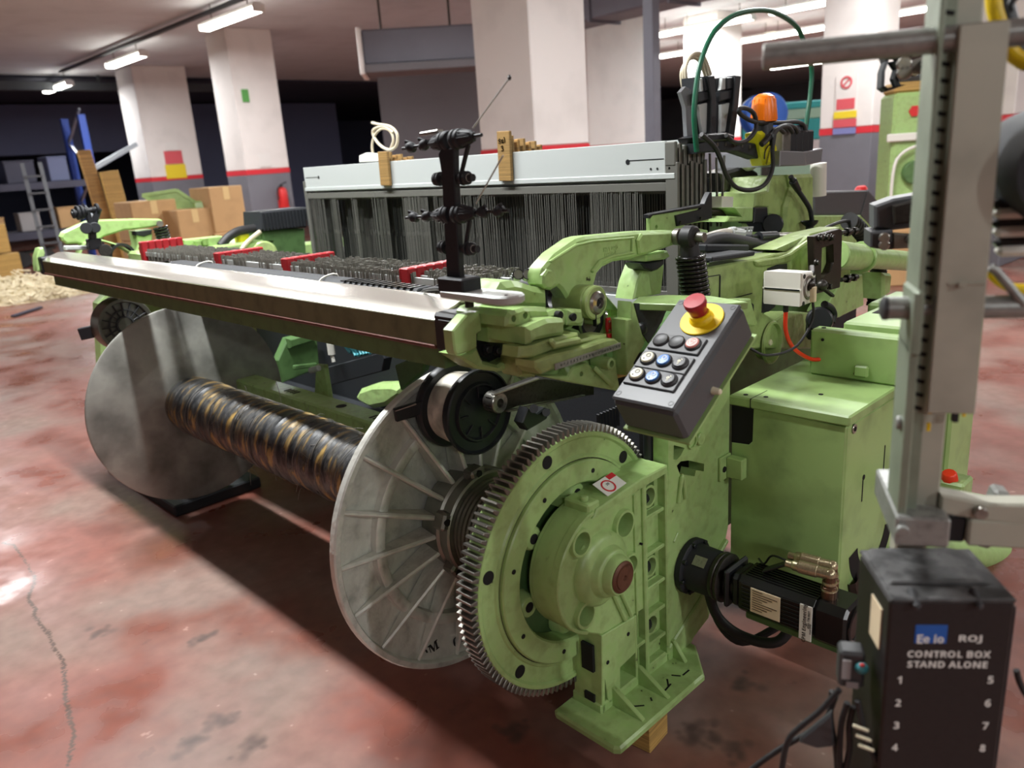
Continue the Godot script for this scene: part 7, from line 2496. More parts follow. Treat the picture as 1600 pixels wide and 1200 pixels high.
	b.cyl(Vector3(1.1387, 1.0566, -0.2), Vector3(1.2506, 1.0448, -0.2), 0.013, -1, 14)
	part("bright_rod", b, "steel", o)
	b = mb()
	b.ext([Vector2(0.976, 1.1008), Vector2(1.1129, 1.0899), Vector2(1.1026, 1.065), Vector2(1.0548, 1.066), Vector2(0.9905, 1.0741)], -0.265, -0.26, 0.0, [disc([Vector2(1.0434, 1.0863)][0], 0.006, 10), disc([Vector2(1.0652, 1.0843)][0], 0.006, 10), disc([Vector2(1.085, 1.0825)][0], 0.006, 10), disc([Vector2(1.1021, 1.081)][0], 0.005, 10)])
	part("perforated_plate", b, "alu", o)
	b = mb()
	b.bar(Vector3(0.641, 1.0847, -0.16), Vector3(0.8647, 1.0568, -0.16), 0.05, 0.02, 0.004)
	b.bar(Vector3(0.5465, 1.0713, -0.1), Vector3(0.759, 1.059, -0.1), 0.08, 0.012, 0.003)
	part("dark_mechanism", b, "black_matt", loom)
	b = mb()
	b.bar(Vector3(0.706, 1.0701, -0.16), Vector3(0.8515, 1.0523, -0.16), 0.03, 0.02, 0.003)
	part("bright_link", b, "steel_worn", loom)
	# corrugated riser hose on the drive housing
	o = thing("riser_hose", "thick black ribbed hose rising through the drive housing under the green tube", "hose", Vector3(1.5054, 0.7897, -0.02))
	b = mb()
	var hp: Array = MB.curve([Vector3(1.8596, 0.7155, -0.16), Vector3(1.8746, 0.7721, -0.16), Vector3(1.8783, 0.8301, -0.16), Vector3(1.8573, 0.8838, -0.16), Vector3(1.7855, 0.9498, -0.16), Vector3(1.6831, 1.0167, -0.16), Vector3(1.5893, 1.0585, -0.16)], 10)
	b.tube(hp, 0.028, 14, 1)
	for k in range(0, hp.size(), 2):
		var dd: Vector3 = (hp[mini(k + 1, hp.size() - 1)] - hp[maxi(k - 1, 0)]).normalized()
		b.cyl(hp[k] - dd * 0.003, hp[k] + dd * 0.003, 0.0305, -1, 14)
	b.tube([Vector3(1.6055, 1.0548, -0.16), Vector3(1.5422, 1.0632, -0.16), Vector3(1.4527, 1.0597, -0.16), Vector3(1.3954, 1.0545, -0.16)], 0.006)
	part("hose", b, "rubber", o)
	b = mb()
	for q in [Vector3(1.8795, 0.8227, -0.16), Vector3(1.8744, 0.75, -0.16)]:
		b.ring(q - Vector3(0, 0.002, 0), q + Vector3(0, 0.002, 0), 0.03, 0.0325, 18)
	part("cable_tie", b, "white_plastic", o)
	# motor pulley and black hose next to the cylinder
	o = thing("drive_damper", "black round drive cap with a short curved hose beside the air cylinder", "cap", Vector3(1.0263, 0.8323, 0))
	b = mb()
	b.cyl(Vector3(1.0787, 0.8204, -0.02), Vector3(0.9677, 0.8463, 0.03), 0.04, 0.036, 24, 0.005)
	b.box(Vector3(1.0561, 0.8065, -0.02), Vector3(0.05, 0.08, 0.05), 0.01)
	part("cap", b, "black", o)
	b = mb()
	b.tube([Vector3(0.9945, 0.8866, 0.03), Vector3(1.0353, 0.8689, 0.03), Vector3(1.0575, 0.8472, 0.03), Vector3(1.0479, 0.824, 0.03)], 0.011, 10, 5)
	part("hose", b, "rubber", o)
	b = mb()
	b.ball(Vector3(0.929, 0.9535, 0.05), 0.016, Vector3.ONE, 12)
	b.bar(Vector3(0.9297, 0.9467, 0.05), Vector3(1.0016, 0.9112, 0.05), 0.012, 0.008, 0.002)
	part("joint", b, "steel_dark", o)

func far_side():
	var b: MB
	var o := thing("far_side_frame", "green far loom end with curved lever and spring behind the rail's left end", "loom end", Vector3(0.15, 0, -3.1))
	b = mb()
	b.ext([Vector2(-0.0652, 1.1295), Vector2(-0.051, 1.1501), Vector2(-0.0148, 1.164), Vector2(0.0396, 1.1824), Vector2(0.0761, 1.1931), Vector2(0.2789, 1.1793), Vector2(0.3994, 1.1663), Vector2(0.415, 1.1562), Vector2(0.4077, 1.1329), Vector2(0.354, 1.129), Vector2(0.2688, 1.1269), Vector2(0.2231, 1.129), Vector2(0.1664, 1.1167), Vector2(0.1202, 1.1081), Vector2(0.0804, 1.0853), Vector2(0.027, 1.078), Vector2(-0.0045, 1.0909), Vector2(-0.0461, 1.0933), Vector2(-0.0631, 1.1114)], -3.2, -3.15, 0.008)
	part("tension_lever", b, "green", o)
	b = mb()
	b.ext([Vector2(-0.0282, 1.0182), Vector2(0.0209, 1.0932), Vector2(0.0919, 1.103), Vector2(0.1486, 1.0779), Vector2(0.189, 1.0544), Vector2(0.2283, 1.0213), Vector2(0.2701, 0.9969), Vector2(0.3803, 0.9726), Vector2(0.3845, 0.9427), Vector2(0.3148, 0.9331), Vector2(-0.007, 0.9971)], -3.2, -3.12, 0.006, [disc([Vector2(0.1801, 1.0087)][0], 0.055, 24)])
	part("bearing_housing", b, "green", o)
	b = mb()
	var rc: Vector3 = Vector3(0.1801, 1.0087, -3.12)
	b.ring(rc + Vector3(0, 0, -0.05), rc + Vector3(0, 0, 0.006), 0.05, 0.062, 28)
	part("bearing_ring", b, "black", o)
	b = mb()
	b.ext([Vector2(0.2719, 1.119), Vector2(0.3522, 1.1197), Vector2(0.3515, 1.0911), Vector2(0.3271, 0.9882), Vector2(0.2441, 0.9991), Vector2(0.2731, 1.0526)], -3.25, -3.15, 0.005)
	part("lever_rest", b, "green", o)
	b = mb()
	b.ext([Vector2(0.2708, 1.1174), Vector2(0.3528, 1.1179), Vector2(0.344, 1.0969), Vector2(0.3042, 1.0872), Vector2(0.269, 1.0988)], -3.2, -3.14, 0.004)
	part("rubber_stop", b, "black", o)
	b = mb()
	var s0: Vector3 = Vector3(0.385, 1.1261, -3.12)
	var s1: Vector3 = Vector3(0.4012, 0.9796, -3.12)
	var pth := []
	for i in 113:
		var t := i / 112.0
		pth.append(s0.lerp(s1, t) + Vector3(cos(t * TAU * 10) * 0.03, 0, sin(t * TAU * 10) * 0.03))
	b.tube(pth, 0.008, 6, 1)
	b.cyl(s0, s1, 0.02, -1, 10)
	part("coil_spring", b, "black_gloss", o)
	b = mb()
	b.cyl(Vector3(0.3786, 1.1442, -3.1), Vector3(0.3634, 1.1462, -3.06), 0.016, -1, 14)
	part("pin", b, "steel", o)
	b = mb()
	b.ext([Vector2(-0.2094, 1.0586), Vector2(-0.1901, 1.0948), Vector2(-0.174, 1.0971), Vector2(-0.1716, 1.0709), Vector2(-0.1798, 1.0504), Vector2(-0.1238, 1.0516), Vector2(-0.0515, 1.0465), Vector2(-0.0299, 1.0303), Vector2(-0.1282, 1.0303), Vector2(-0.1948, 1.0351), Vector2(-0.2083, 0.9893), Vector2(-0.2188, 0.9951)], -3.12, -3.05, 0.004)
	part("rail_cheek", b, "green", o)
	b = mb()
	b.bar(Vector3(-0.1024, 1.0871, -3), Vector3(0.051, 1.0706, -3), 0.04, 0.02, 0.004)
	part("arm", b, "alu", o)
	b = mb()
	b.bar(Vector3(-0.1082, 1.048, -2.98), Vector3(-0.1017, 1.0601, -2.98), 0.03, 0.03, 0.005)
	b.cyl(Vector3(0.0626, 1.0547, -2.98), Vector3(0.0375, 1.0606, -2.9), 0.03, -1, 16, 0.004)
	part("bolt", b, "steel_dark", o)
	# base, foot and wall
	b = mb()
	b.ext([Vector2(-0.1, 0.035), Vector2(-0.08, 0.12), Vector2(0.02, 0.8), Vector2(0.2, 0.95), Vector2(1.6, 0.95), Vector2(1.6, 0.035)], -3.2, -3.1, 0.01)
	part("side_wall", b, "green", o)
	b = mb()
	b.bx(Vector3(-0.13, 0.0, -3.0), Vector3(0.26, 0.05, -2.18), 0.006)
	b.bx(Vector3(-0.06, 0.05, -2.36), Vector3(0.1, 0.42, -2.2), 0.01)
	part("beam_support", b, "black_matt", o)
	b = mb()
	b.bx(Vector3(0.2, 0.9, -3.1), Vector3(0.75, 1.03, -2.75), 0.01)
	part("bed_end", b, "green", o)
	b = mb()
	for q in [Vector3(0.5899, 0.9721, -2.8), Vector3(0.677, 0.9546, -2.8)]:
		b.ball(q, 0.02, Vector3(1.4, 0.8, 1), 10)
	b.bar(Vector3(0.6297, 1.0349, -2.82), Vector3(0.694, 1.0333, -2.82), 0.05, 0.08, 0.01)
	part("oily_fittings", b, "yellow_film", o)
	b = mb()
	b.bar(Vector3(0.347, 1.0479, -2.85), Vector3(0.5636, 1.045, -2.85), 0.06, 0.05, 0.006)
	for q in [Vector3(0.3429, 1.0442, -2.8), Vector3(0.4255, 1.0311, -2.8), Vector3(0.4597, 1.0384, -2.8)]:
		b.cyl(q, q + Vector3(0, 0.03, 0), 0.012, 0.02, 10)
	part("guide_bar", b, "green", o)
	b = mb()
	b.tube([Vector3(0.5363, 1.0232, -2.8), Vector3(0.5799, 1.059, -2.8), Vector3(0.6344, 1.0823, -2.8), Vector3(0.6995, 1.087, -2.8), Vector3(0.765, 1.0859, -2.8)], 0.022, 10, 5)
	part("black_pipe", b, "rubber", o)
	b = mb()
	b.tube([Vector3(0.6025, 0.9664, -2.75), Vector3(0.6214, 1.0024, -2.75), Vector3(0.6659, 1.0384, -2.75), Vector3(0.73, 1.0726, -2.75)], 0.012, 8, 5)
	part("white_hose", b, "clear_tube", o)
	# drive end housing left of the heald frames
	b = mb()
	b.ext([Vector2(0.7343, 1.0749), Vector2(0.9836, 1.0623), Vector2(0.9679, 0.8889), Vector2(0.7814, 0.9095), Vector2(0.7874, 1.0111), Vector2(0.7352, 1.0174)], -2.9, -2.75, 0.01)
	part("drive_housing", b, "green_dark", o)
	b = mb()
	b.ext([Vector2(0.7345, 1.1694), Vector2(0.9999, 1.1691), Vector2(0.984, 1.0675), Vector2(0.7244, 1.0782)], -2.92, -2.73, 0.008)
	for k in 14:
		var p: Vector3 = (Vector3(0.7439, 1.1639, -2.73)).lerp(Vector3(0.9932, 1.1628, -2.73), k / 13.0)
		b.bar(p, p - Vector3(0, 0.09, 0), 0.008, 0.012, 0.002)
	part("black_cover", b, "black_matt", o)
	b = mb()
	b.cyl(Vector3(0.7215, 0.9673, -2.72), Vector3(0.6908, 0.9735, -2.66), 0.06, -1, 24, 0.008)
	part("oily_cap", b, "green_oily", o)
	# second far post
	o = thing("far_tension_post", "black forked tension post on the rail's far left end", "post", Vector3(0.0047, 1.0867, -2.95))
	b = mb()
	b.bar(Vector3(0.0056, 1.091, -2.95), Vector3(0.0136, 1.1595, -2.95), 0.03, 0.03, 0.004)
	b.bar(Vector3(0.0127, 1.1553, -2.95), Vector3(0.0622, 1.2495, -2.95), 0.025, 0.025, 0.004)
	b.bar(Vector3(0.0119, 1.151, -2.95), Vector3(0.0104, 1.2371, -2.95), 0.022, 0.022, 0.004)
	part("post", b, "black", o)
	b = mb()
	b.bar(Vector3(-0.0185, 1.0939, -2.95), Vector3(0.039, 1.0913, -2.95), 0.04, 0.05, 0.004)
	part("foot", b, "black", o)
	b = mb()
	var q0: Vector3 = Vector3(-0.0468, 1.234, -2.95)
	var q1: Vector3 = Vector3(0.0532, 1.246, -2.95)
	for k in 7:
		var c := q0.lerp(q1, k / 6.0)
		b.cyl(c - Vector3(0.006, 0, 0), c + Vector3(0.006, 0, 0), 0.022 + 0.012 * sin(k * 1.1), -1, 14, 0.002)
	b.cyl(q0 - Vector3(0.01, 0, 0), q1, 0.012, -1, 10)
	part("yarn_brake", b, "black", o)
	b = mb()
	b.cyl(Vector3(-0.011, 1.1666, -2.94), Vector3(-0.023, 1.1685, -2.9), 0.026, -1, 16, 0.003)
	b.cyl(Vector3(0.0256, 1.1652, -2.94), Vector3(0.0133, 1.1671, -2.9), 0.024, -1, 16, 0.003)
	part("roller", b, "black_matt", o)
	# spool behind the far flange
	o = thing("grey_spool", "grey ribbed spool flange sticking out behind the big steel disc on the left", "spool", Vector3(-0.1009, 0.8023, -2.45))
	var c: Vector3 = Vector3(-0.104, 0.7938, -2.38)
	b = mb()
	b.lathe([Vector2(0.0, -0.02), Vector2(0.09, -0.02), Vector2(0.095, -0.002), Vector2(0.108, 0.0), Vector2(0.112, -0.006), Vector2(0.112, -0.085), Vector2(0.1, -0.09), Vector2(0.0, -0.09)], at_z(Vector2(c.x, c.y), c.z), 40)
	part("flange", b, "steel_worn", o)
	for k in 16:
		var a := TAU * k / 16
		b = mb()
		b.bar(c + Vector3(cos(a) * 0.03, sin(a) * 0.03, -0.014), c + Vector3(cos(a) * 0.094, sin(a) * 0.094, -0.012), 0.004, 0.012, 0.001, Vector3(0, 0, 1))
		part("rib", b, "panel_dark", o)
	b = mb()
	b.ring(c + Vector3(0, 0, -0.02), c + Vector3(0, 0, -0.006), 0.06, 0.064, 32)
	b.ring(c + Vector3(0, 0, -0.02), c + Vector3(0, 0, -0.004), 0.03, 0.036, 32)
	part("ring_rib", b, "panel_dark", o)
	b = mb()
	b.bar(Vector3(-0.2517, 0.7719, -2.5), Vector3(-0.1848, 0.7813, -2.46), 0.02, 0.05, 0.003)
	part("bar", b, "black", o)

func small_things():
	var b: MB
	# block under the loom's foot
	b = mb(Basis(Vector3.UP, 0.1), Vector3(0.088, 0, 0.05))
	b.bx(Vector3(-0.042, 0, -0.05), Vector3(0.042, 0.083, 0.032), 0.002)
	single("wooden_block", b, "wood", "light wooden block propping up the loom's green foot", "wooden block")
	b = mb()
	b.bx(Vector3(0.18, 0, -0.09), Vector3(0.3, 0.083, -0.02), 0.002)
	single("wooden_block", b, "wood_old", "wooden block hidden further back under the loom's foot plate", "wooden block")
	# grey machine box and its green base behind the tie tube
	var o := thing("grey_machine_box", "slate grey sheet metal box behind the loom's green tie tube", "box", Vector3(2.0, 1.0, -0.6))
	b = mb()
	b.ext([Vector2(2.0435, 1.1279), Vector2(2.6002, 1.0938), Vector2(2.7455, 1.019), Vector2(2.5468, 0.9844), Vector2(2.0521, 1.0306)], -0.9, -0.5, 0.006)
	part("body", b, "panel_grey", o)
	b = mb()
	b.ext([Vector2(2.5835, 1.0933), Vector2(2.7277, 1.0205), Vector2(2.6584, 0.9132), Vector2(2.5169, 0.989)], -0.6, -0.495, 0.002)
	part("sloped_end", b, "panel_grey", o)
	b = mb()
	b.cyl(Vector3(2.7605, 1.0837, -0.6), Vector3(2.758, 1.1019, -0.6), 0.03, 0.024, 18, 0.004)
	part("red_knob", b, "red_bright", o, "red knob")
	b = mb()
	b.ext([Vector2(2.0036, 1.037), Vector2(2.4797, 0.9927), Vector2(2.6259, 0.9214), Vector2(2.6062, 0.8304), Vector2(2.0153, 0.904)], -0.8, -0.48, 0.005)
	part("rear_housing", b, "green", loom)
	b = mb()
	b.ext([Vector2(1.7688, 0.8568), Vector2(1.8526, 0.8409), Vector2(1.8471, 0.7663), Vector2(1.7854, 0.7551)], -0.4, -0.1, 0.01)
	part("rear_leg", b, "green", loom)
	# arm and tubes low right, seen past the stand
	o = thing("lower_tube_arm", "pale green tube with an orange knob box low behind the stand column", "tube", Vector3(1.0, 0.2, 0.4))
	b = mb()
	b.cyl(Vector3(0.8833, 0.4431, 0.4), Vector3(1.3188, 0.2546, 0.4), 0.022, -1, 18, 0.003)
	part("tube", b, "green", o)
	b = mb()
	b.cyl(Vector3(1.1224, 0.1738, 0.42) + Vector3(-0.06, -0.01, -0.12), Vector3(1.6267, -0.0552, 0.42), 0.045, -1, 20, 0.004)
	part("foot_tube", b, "green", o)
	b = mb()
	b.box(Vector3(0.9188, 0.4546, 0.42), Vector3(0.08, 0.05, 0.08), 0.006)
	part("switch_box", b, "green", o)
	b = mb()
	b.cyl(Vector3(0.9013, 0.4769, 0.42), Vector3(0.8924, 0.5002, 0.42), 0.021, 0.018, 10, 0.003)
	part("orange_knob", b, "orange_tube", o, "orange knob")

# feeder stand in front at the right, in its own frame (turned 30 degrees)
func stand():
	var F := Transform3D(Basis(Vector3(0.5, 0, 0.866025), Vector3.UP, Vector3(-0.866025, 0, 0.5)), Vector3(-1.185, 0, 1.0))
	var o := thing("feeder_stand", "blurred grey upright profile stand with slotted rail and round cross tubes at right", "stand", F * Vector3(0.23, 0, -1.02))
	var b: MB
	b = MB.new(F)
	b.ext([Vector2(0.227, 1.02), Vector2(0.227, 1.452), Vector2(0.274, 1.452), Vector2(0.278, 1.02)], -1.006, -0.998, 0.001)
	part("cover_plate", b, "gray_stand", o)
	b = MB.new(F)
	b.bx(Vector3(0.226, 0.84, -1.06), Vector3(0.256, 2.2, -1.03), 0.002)
	part("column", b, "gray_stand", o)
	b = MB.new(F)
	b.ext([Vector2(0.203, 0.86), Vector2(0.203, 1.1), Vector2(0.207, 1.16), Vector2(0.207, 2.2), Vector2(0.213, 2.2), Vector2(0.213, 0.86)], -1.075, -1.0, 0.002)
	part("side_flange", b, "gray_stand_green", o)
	b = MB.new(F)
	b.bx(Vector3(0.213, 0.86, -1.022), Vector3(0.2275, 2.2, -1.018))
	b.bx(Vector3(0.203, 1.09, -1.07), Vector3(0.214, 1.17, -0.995), 0.004)
	part("slot_web", b, "gray_stand_green", o)
	b = MB.new(F)
	var k := 0
	while k < 30:
		var y := 1.02 + k * 0.0172
		b.box(Vector3(0.2205, y, -1.0178), Vector3(0.009, 0.0048, 0.0012), 0, Basis(Vector3(0, 0, 1), -0.25))
		k += 1
	part("slot", b, "hole", o)
	b = MB.new(F)
	for q in [Vector2(0.2337, 1.0402), Vector2(0.2342, 1.0192), Vector2(0.2341, 0.9967)]:
		b.box(Vector3(q.x - 0.001, q.y, -1.015), Vector3(0.0045, 0.011, 0.002), 0.0005)
	for q in [Vector2(0.2321, 1.0621), Vector2(0.2708, 1.0156)]:
		b.box(Vector3(q.x, q.y, -1.015), Vector3(0.004, 0.009, 0.002), 0.0005)
	part("yellow_mark", b, "yellow", o)
	b = MB.new(F)
	b.bx(Vector3(0.236, 1.175, -1.0), Vector3(0.276, 1.178, -0.996), 0.001)
	b.box(Vector3(0.2495, 1.176, -0.994), Vector3(0.007, 0.006, 0.004), 0.001)
	part("tie_strap", b, "gray_stand", o)
	b = MB.new(F)
	b.bx(Vector3(0.255, 1.008, -1.01), Vector3(0.262, 1.022, -1.0), 0.001)
	part("lower_clip", b, "black", o)
	# cross tubes
	b = MB.new(F)
	b.cyl(Vector3(0.029, 1.441, -1.02), Vector3(0.62, 1.441, -1.02), 0.0142, -1, 32, 0.001)
	part("cross_tube", b, "gray_tube", o)
	b = MB.new(F)
	b.cyl(Vector3(0.18, 1.143, -1.03), Vector3(0.62, 1.143, -1.03), 0.0138, -1, 32)
	part("cross_tube", b, "gray_tube", o)
	b = MB.new(F)
	b.lathe([Vector2(0.0, -0.002), Vector2(0.009, -0.002), Vector2(0.0145, 0.001), Vector2(0.0145, 0.006), Vector2(0.0, 0.006)], MB.along(Vector3(0.174, 1.143, -1.03), Vector3(1, 0, 0)), 28)
	part("tube_cap", b, "panel_dark", o)
	# foot of the column and side arm
	b = MB.new(F)
	b.bx(Vector3(0.2, 0.845, -1.15), Vector3(0.262, 0.885, -0.99), 0.003)
	part("clamp", b, "gray_tube", o)
	b = mb()
	b = MB.new(F)
	b.cyl(Vector3(0.207, 0.868, -0.99), Vector3(0.207, 0.868, -0.98), 0.008, -1, 14, 0.001)
	part("clamp_bolt", b, "gray_tube", o)
	b = MB.new(F)
	b.cyl(Vector3(0.197, 1.0, -1.02), Vector3(0.21, 1.0, -1.02), 0.009, -1, 14, 0.002)
	part("clamp_bolt", b, "gray_tube", o)
	b = MB.new(F)
	b.ext([Vector2(0.255, 0.878), Vector2(0.255, 0.905), Vector2(0.31, 0.895), Vector2(0.42, 0.9), Vector2(0.42, 0.86), Vector2(0.30, 0.872)], -1.05, -1.02, 0.003)
	b.bx(Vector3(0.29, 0.835, -1.07), Vector3(0.42, 0.872, -1.02), 0.003)
	part("side_arm", b, "gray_stand", o)
	b = MB.new(F)
	b.cyl(Vector3(0.3, 0.885, -1.02), Vector3(0.3, 0.885, -1.01), 0.008, -1, 14, 0.001)
	part("bolt", b, "steel", o)
	b = MB.new(F)
	b.bx(Vector3(0.27, 0.835, -1.065), Vector3(0.289, 0.87, -1.03), 0.002)
	part("rubber_pad", b, "black", o)
	b = MB.new(F)
	b.bar(Vector3(0.335, 0.79, -1.12), Vector3(0.352, 0.875, -1.12), 0.03, 0.02, 0.004)
	part("bracket", b, "gray_tube", o)
	# leg down to the floor behind the box
	b = MB.new(F)
	b.bx(Vector3(0.225, 0.03, -1.15), Vector3(0.265, 0.86, -1.11), 0.003)
	b.bx(Vector3(0.08, 0.0, -1.18), Vector3(0.45, 0.03, -1.08), 0.004)
	part("leg", b, "gray_stand", o)

	# control box
	var G := F * Transform3D(Basis(Vector3.UP, 0.16), Vector3(0.195, 0, -0.948))
	o = thing("control_box", "black stand-alone control box with white numbers and blue logo at the lower right corner", "control box", G * Vector3(0.07, 0.4, -0.06))
	b = MB.new(G)
	b.ext([Vector2(-0.002, 0.42), Vector2(-0.004, 0.788), Vector2(0.0, 0.79), Vector2(0.14, 0.79), Vector2(0.1425, 0.786), Vector2(0.1425, 0.42)], -0.12, 0.0, 0.003)
	part("body", b, "box_black", o)
	b = MB.new(G)
	b.bx(Vector3(-0.003, 0.789, -0.125), Vector3(0.142, 0.795, 0.003), 0.002)
	b.ext([Vector2(0.0, 0.793), Vector2(0.01, 0.8), Vector2(0.11, 0.8), Vector2(0.142, 0.793)], -0.12, -0.03, 0.002)
	part("dusty_top", b, "box_dust", o, "dusty grey top of the box")
	for x in [0.022, 0.094]:
		b = MB.new(G)
		b.box(Vector3(x + 0.004, 0.792, -0.004), Vector3(0.009, 0.01, 0.03), 0.003, Basis(Vector3(1, 0, 0), 0.5))
		part("latch", b, "panel_dark", o)
	b = MB.new(G)
	b.bx(Vector3(-0.0055, 0.705, -0.06), Vector3(-0.0035, 0.765, -0.022), 0.0005)
	part("rating_label", b, "sticker", o)
	b = MB.new(G)
	b.bx(Vector3(0.0285, 0.731, -0.001), Vector3(0.0665, 0.757, 0.0008), 0.0003)
	var lg := part("logo_plate", b, "logo_blue", o)
	b = MB.new(G)
	b.text("E", Transform3D(Basis.IDENTITY, Vector3(0.0345, 0.737, 0.001)), 0.0125, 0.0008)
	b.text("e", Transform3D(Basis.IDENTITY, Vector3(0.0425, 0.737, 0.001)), 0.011, 0.0008)
	b.bx(Vector3(0.0478, 0.735, 0.0005), Vector3(0.0488, 0.755, 0.0014))
	b.text("i", Transform3D(Basis.IDENTITY, Vector3(0.0525, 0.737, 0.001)), 0.011, 0.0008)
	b.text("o", Transform3D(Basis.IDENTITY, Vector3(0.059, 0.737, 0.001)), 0.011, 0.0008)
	part("logo", b, "white_print", lg)
	b = MB.new(G)
	b.text("ROJ", Transform3D(Basis.from_scale(Vector3(1.45, 1, 1)), Vector3(0.0945, 0.738, 0.0004)), 0.0088, 0.0008)
	b.text("CONTROL BOX", Transform3D(Basis.from_scale(Vector3(1.12, 1, 1)), Vector3(0.0705, 0.715, 0.0004)), 0.0092, 0.0008)
	b.text("STAND ALONE", Transform3D(Basis.from_scale(Vector3(1.12, 1, 1)), Vector3(0.0705, 0.7, 0.0004)), 0.0092, 0.0008)
	for i in 4:
		b.text(str(i + 1), Transform3D(Basis.IDENTITY, Vector3(0.0155, 0.6765 - 0.0345 * i, 0.0004)), 0.0105, 0.0008)
		b.text(str(i + 5), Transform3D(Basis.IDENTITY, Vector3(0.124, 0.678 - 0.0345 * i, 0.0004)), 0.0105, 0.0008)
	part("lettering", b, "white_print", o)
	b = MB.new(G)
	b.bx(Vector3(0.1425, 0.42, -0.1), Vector3(0.1465, 0.78, -0.004), 0.001)
	for i in 6:
		b.cyl(Vector3(0.148, 0.7 - 0.04 * i, -0.02), Vector3(0.1465, 0.7 - 0.04 * i, -0.02), 0.003, -1, 8)
	part("side_strip", b, "black", o)
	# box stands on a bracket fixed to the leg
	b = MB.new(G)
	b.bx(Vector3(0.0, 0.405, -0.13), Vector3(0.14, 0.42, 0.0), 0.003)
	b.bx(Vector3(0.04, 0.03, -0.125), Vector3(0.08, 0.41, -0.09), 0.003)
	part("bracket", b, "gray_tube", o)
	# plugs and leads on its left
	o = thing("cable_bunch", "tangle of black leads with a small connector left of the black control box", "cable", G * Vector3(-0.03, 0.5, -0.05))
	b = MB.new(F)
	var pl: Array = [Vector3(0.1503, 0.6737, -0.96), Vector3(0.1745, 0.6768, -0.96), Vector3(0.1628, 0.6339, -0.96), Vector3(0.1416, 0.634, -0.96), Vector3(0.1328, 0.6176, -0.96)]
	pass
	b.box(Vector3(0.157, 0.665, -0.99), Vector3(0.032, 0.055, 0.03), 0.004)
	part("connector", b, "panel_dark", o)
	b = MB.new(F)
	b.box(Vector3(0.15, 0.668, -0.973), Vector3(0.011, 0.03, 0.003), 0.001)
	b.box(Vector3(0.158, 0.645, -0.973), Vector3(0.016, 0.01, 0.003), 0.001)
	part("plug_face", b, "storage_light", o)
	b = MB.new(F)
	b.ball(Vector3(0.168, 0.673, -0.972), 0.009, Vector3(1, 1, 0.5), 12)
	part("indicator", b, "cyan_tube", o)
	b = MB.new(F)
	b.ball(Vector3(0.168, 0.68, -0.969), 0.004, Vector3(1, 0.7, 0.5), 10)
	part("red_indicator", b, "red_bright", o)
	var runs := [
		[Vector3(0.1425, 0.6385, -0.97), Vector3(0.1199, 0.6018, -0.97), Vector3(0.094, 0.5698, -0.97), Vector3(0.0797, 0.5453, -0.97), Vector3(0.0734, 0.4988, -0.97), Vector3(0.0726, 0.4319, -0.97)],
		[Vector3(0.141, 0.614, -0.99), Vector3(0.1281, 0.5682, -0.99), Vector3(0.1064, 0.5457, -0.99), Vector3(0.0714, 0.5139, -0.99), Vector3(0.0354, 0.4744, -0.99), Vector3(0.0008, 0.427, -0.99)],
		[Vector3(0.1641, 0.6311, -0.96), Vector3(0.1705, 0.5989, -0.96), Vector3(0.1806, 0.5637, -0.96), Vector3(0.1968, 0.5291, -0.96), Vector3(0.2114, 0.4843, -0.96)],
		[Vector3(0.1546, 0.6113, -0.98), Vector3(0.1488, 0.5794, -0.98), Vector3(0.1481, 0.5415, -0.98), Vector3(0.1498, 0.5032, -0.98), Vector3(0.1528, 0.4377, -0.98)],
		[Vector3(0.162, 0.6062, -0.98), Vector3(0.1587, 0.5747, -0.98), Vector3(0.1606, 0.5371, -0.98), Vector3(0.1555, 0.4879, -0.98), Vector3(0.1553, 0.4382, -0.98)],
		[Vector3(0.1372, 0.6121, -1), Vector3(0.1361, 0.5805, -1), Vector3(0.14, 0.5491, -1), Vector3(0.1464, 0.5177, -1), Vector3(0.1511, 0.4689, -1)]]
	for r in runs:
		b = MB.new(F)
		b.tube(r, 0.0042, 8, 6)
		part("lead", b, "rubber", o)
	b = MB.new(F)
	for q in [[0.168, 0.6, 0.02], [0.172, 0.585, -0.02], [0.176, 0.57, 0.01]]:
		b.bar(Vector3(q[0] - 0.01, q[1], -0.95), Vector3(q[0] + 0.01, q[1] - 0.006, -0.95), 0.004, 0.004, 0.001)
	part("wire_ends", b, "cream", o)
	b = MB.new(F)
	b.ext([Vector2(0.0974, 0.5535), Vector2(0.1351, 0.6001), Vector2(0.14, 0.5444), Vector2(0.118, 0.5376), Vector2(0.0952, 0.5436)], -0.98, -0.97, 0.003)
	part("sheath", b, "panel_dark", o)
	# lead on the far right of the box
	b = MB.new(F)
	b.tube([Vector3(0.3557, 0.6739, -1), Vector3(0.3619, 0.6545, -1), Vector3(0.3725, 0.6356, -1), Vector3(0.3869, 0.6229, -1)], 0.004, 8, 5)
	single("side_lead", b, "rubber", "short black lead on the right side of the control box", "cable")

	# weft feeder at the right picture edge
	var c: Vector3 = F * Vector3(0.3495, 1.2989, -1.1)
	o = thing("weft_feeder", "dark weft feeder drum with white stripes and yellow lower band at the right edge", "feeder", c)
	var ax: Vector3 = F.basis * Vector3(0.9, -0.05, 0.43)
	b = mb()
	b.lathe([Vector2(0.0, -0.06), Vector2(0.05, -0.06), Vector2(0.062, -0.05), Vector2(0.066, -0.02), Vector2(0.066, 0.02), Vector2(0.06, 0.12), Vector2(0.0, 0.12)], MB.along(c, F.basis * Vector3(0, 0, 1)), 36)
	part("drum", b, "black_matt", o)
	b = MB.new(F)
	for q in [Vector3(0.3051, 1.25, -1.04), Vector3(0.3071, 1.2292, -1.04), Vector3(0.3112, 1.207, -1.04)]:
		b.box(q + Vector3(0.02, 0, 0.0), Vector3(0.075, 0.012, 0.02), 0.005)
	part("stripe", b, "white_plastic", o)
	b = MB.new(F)
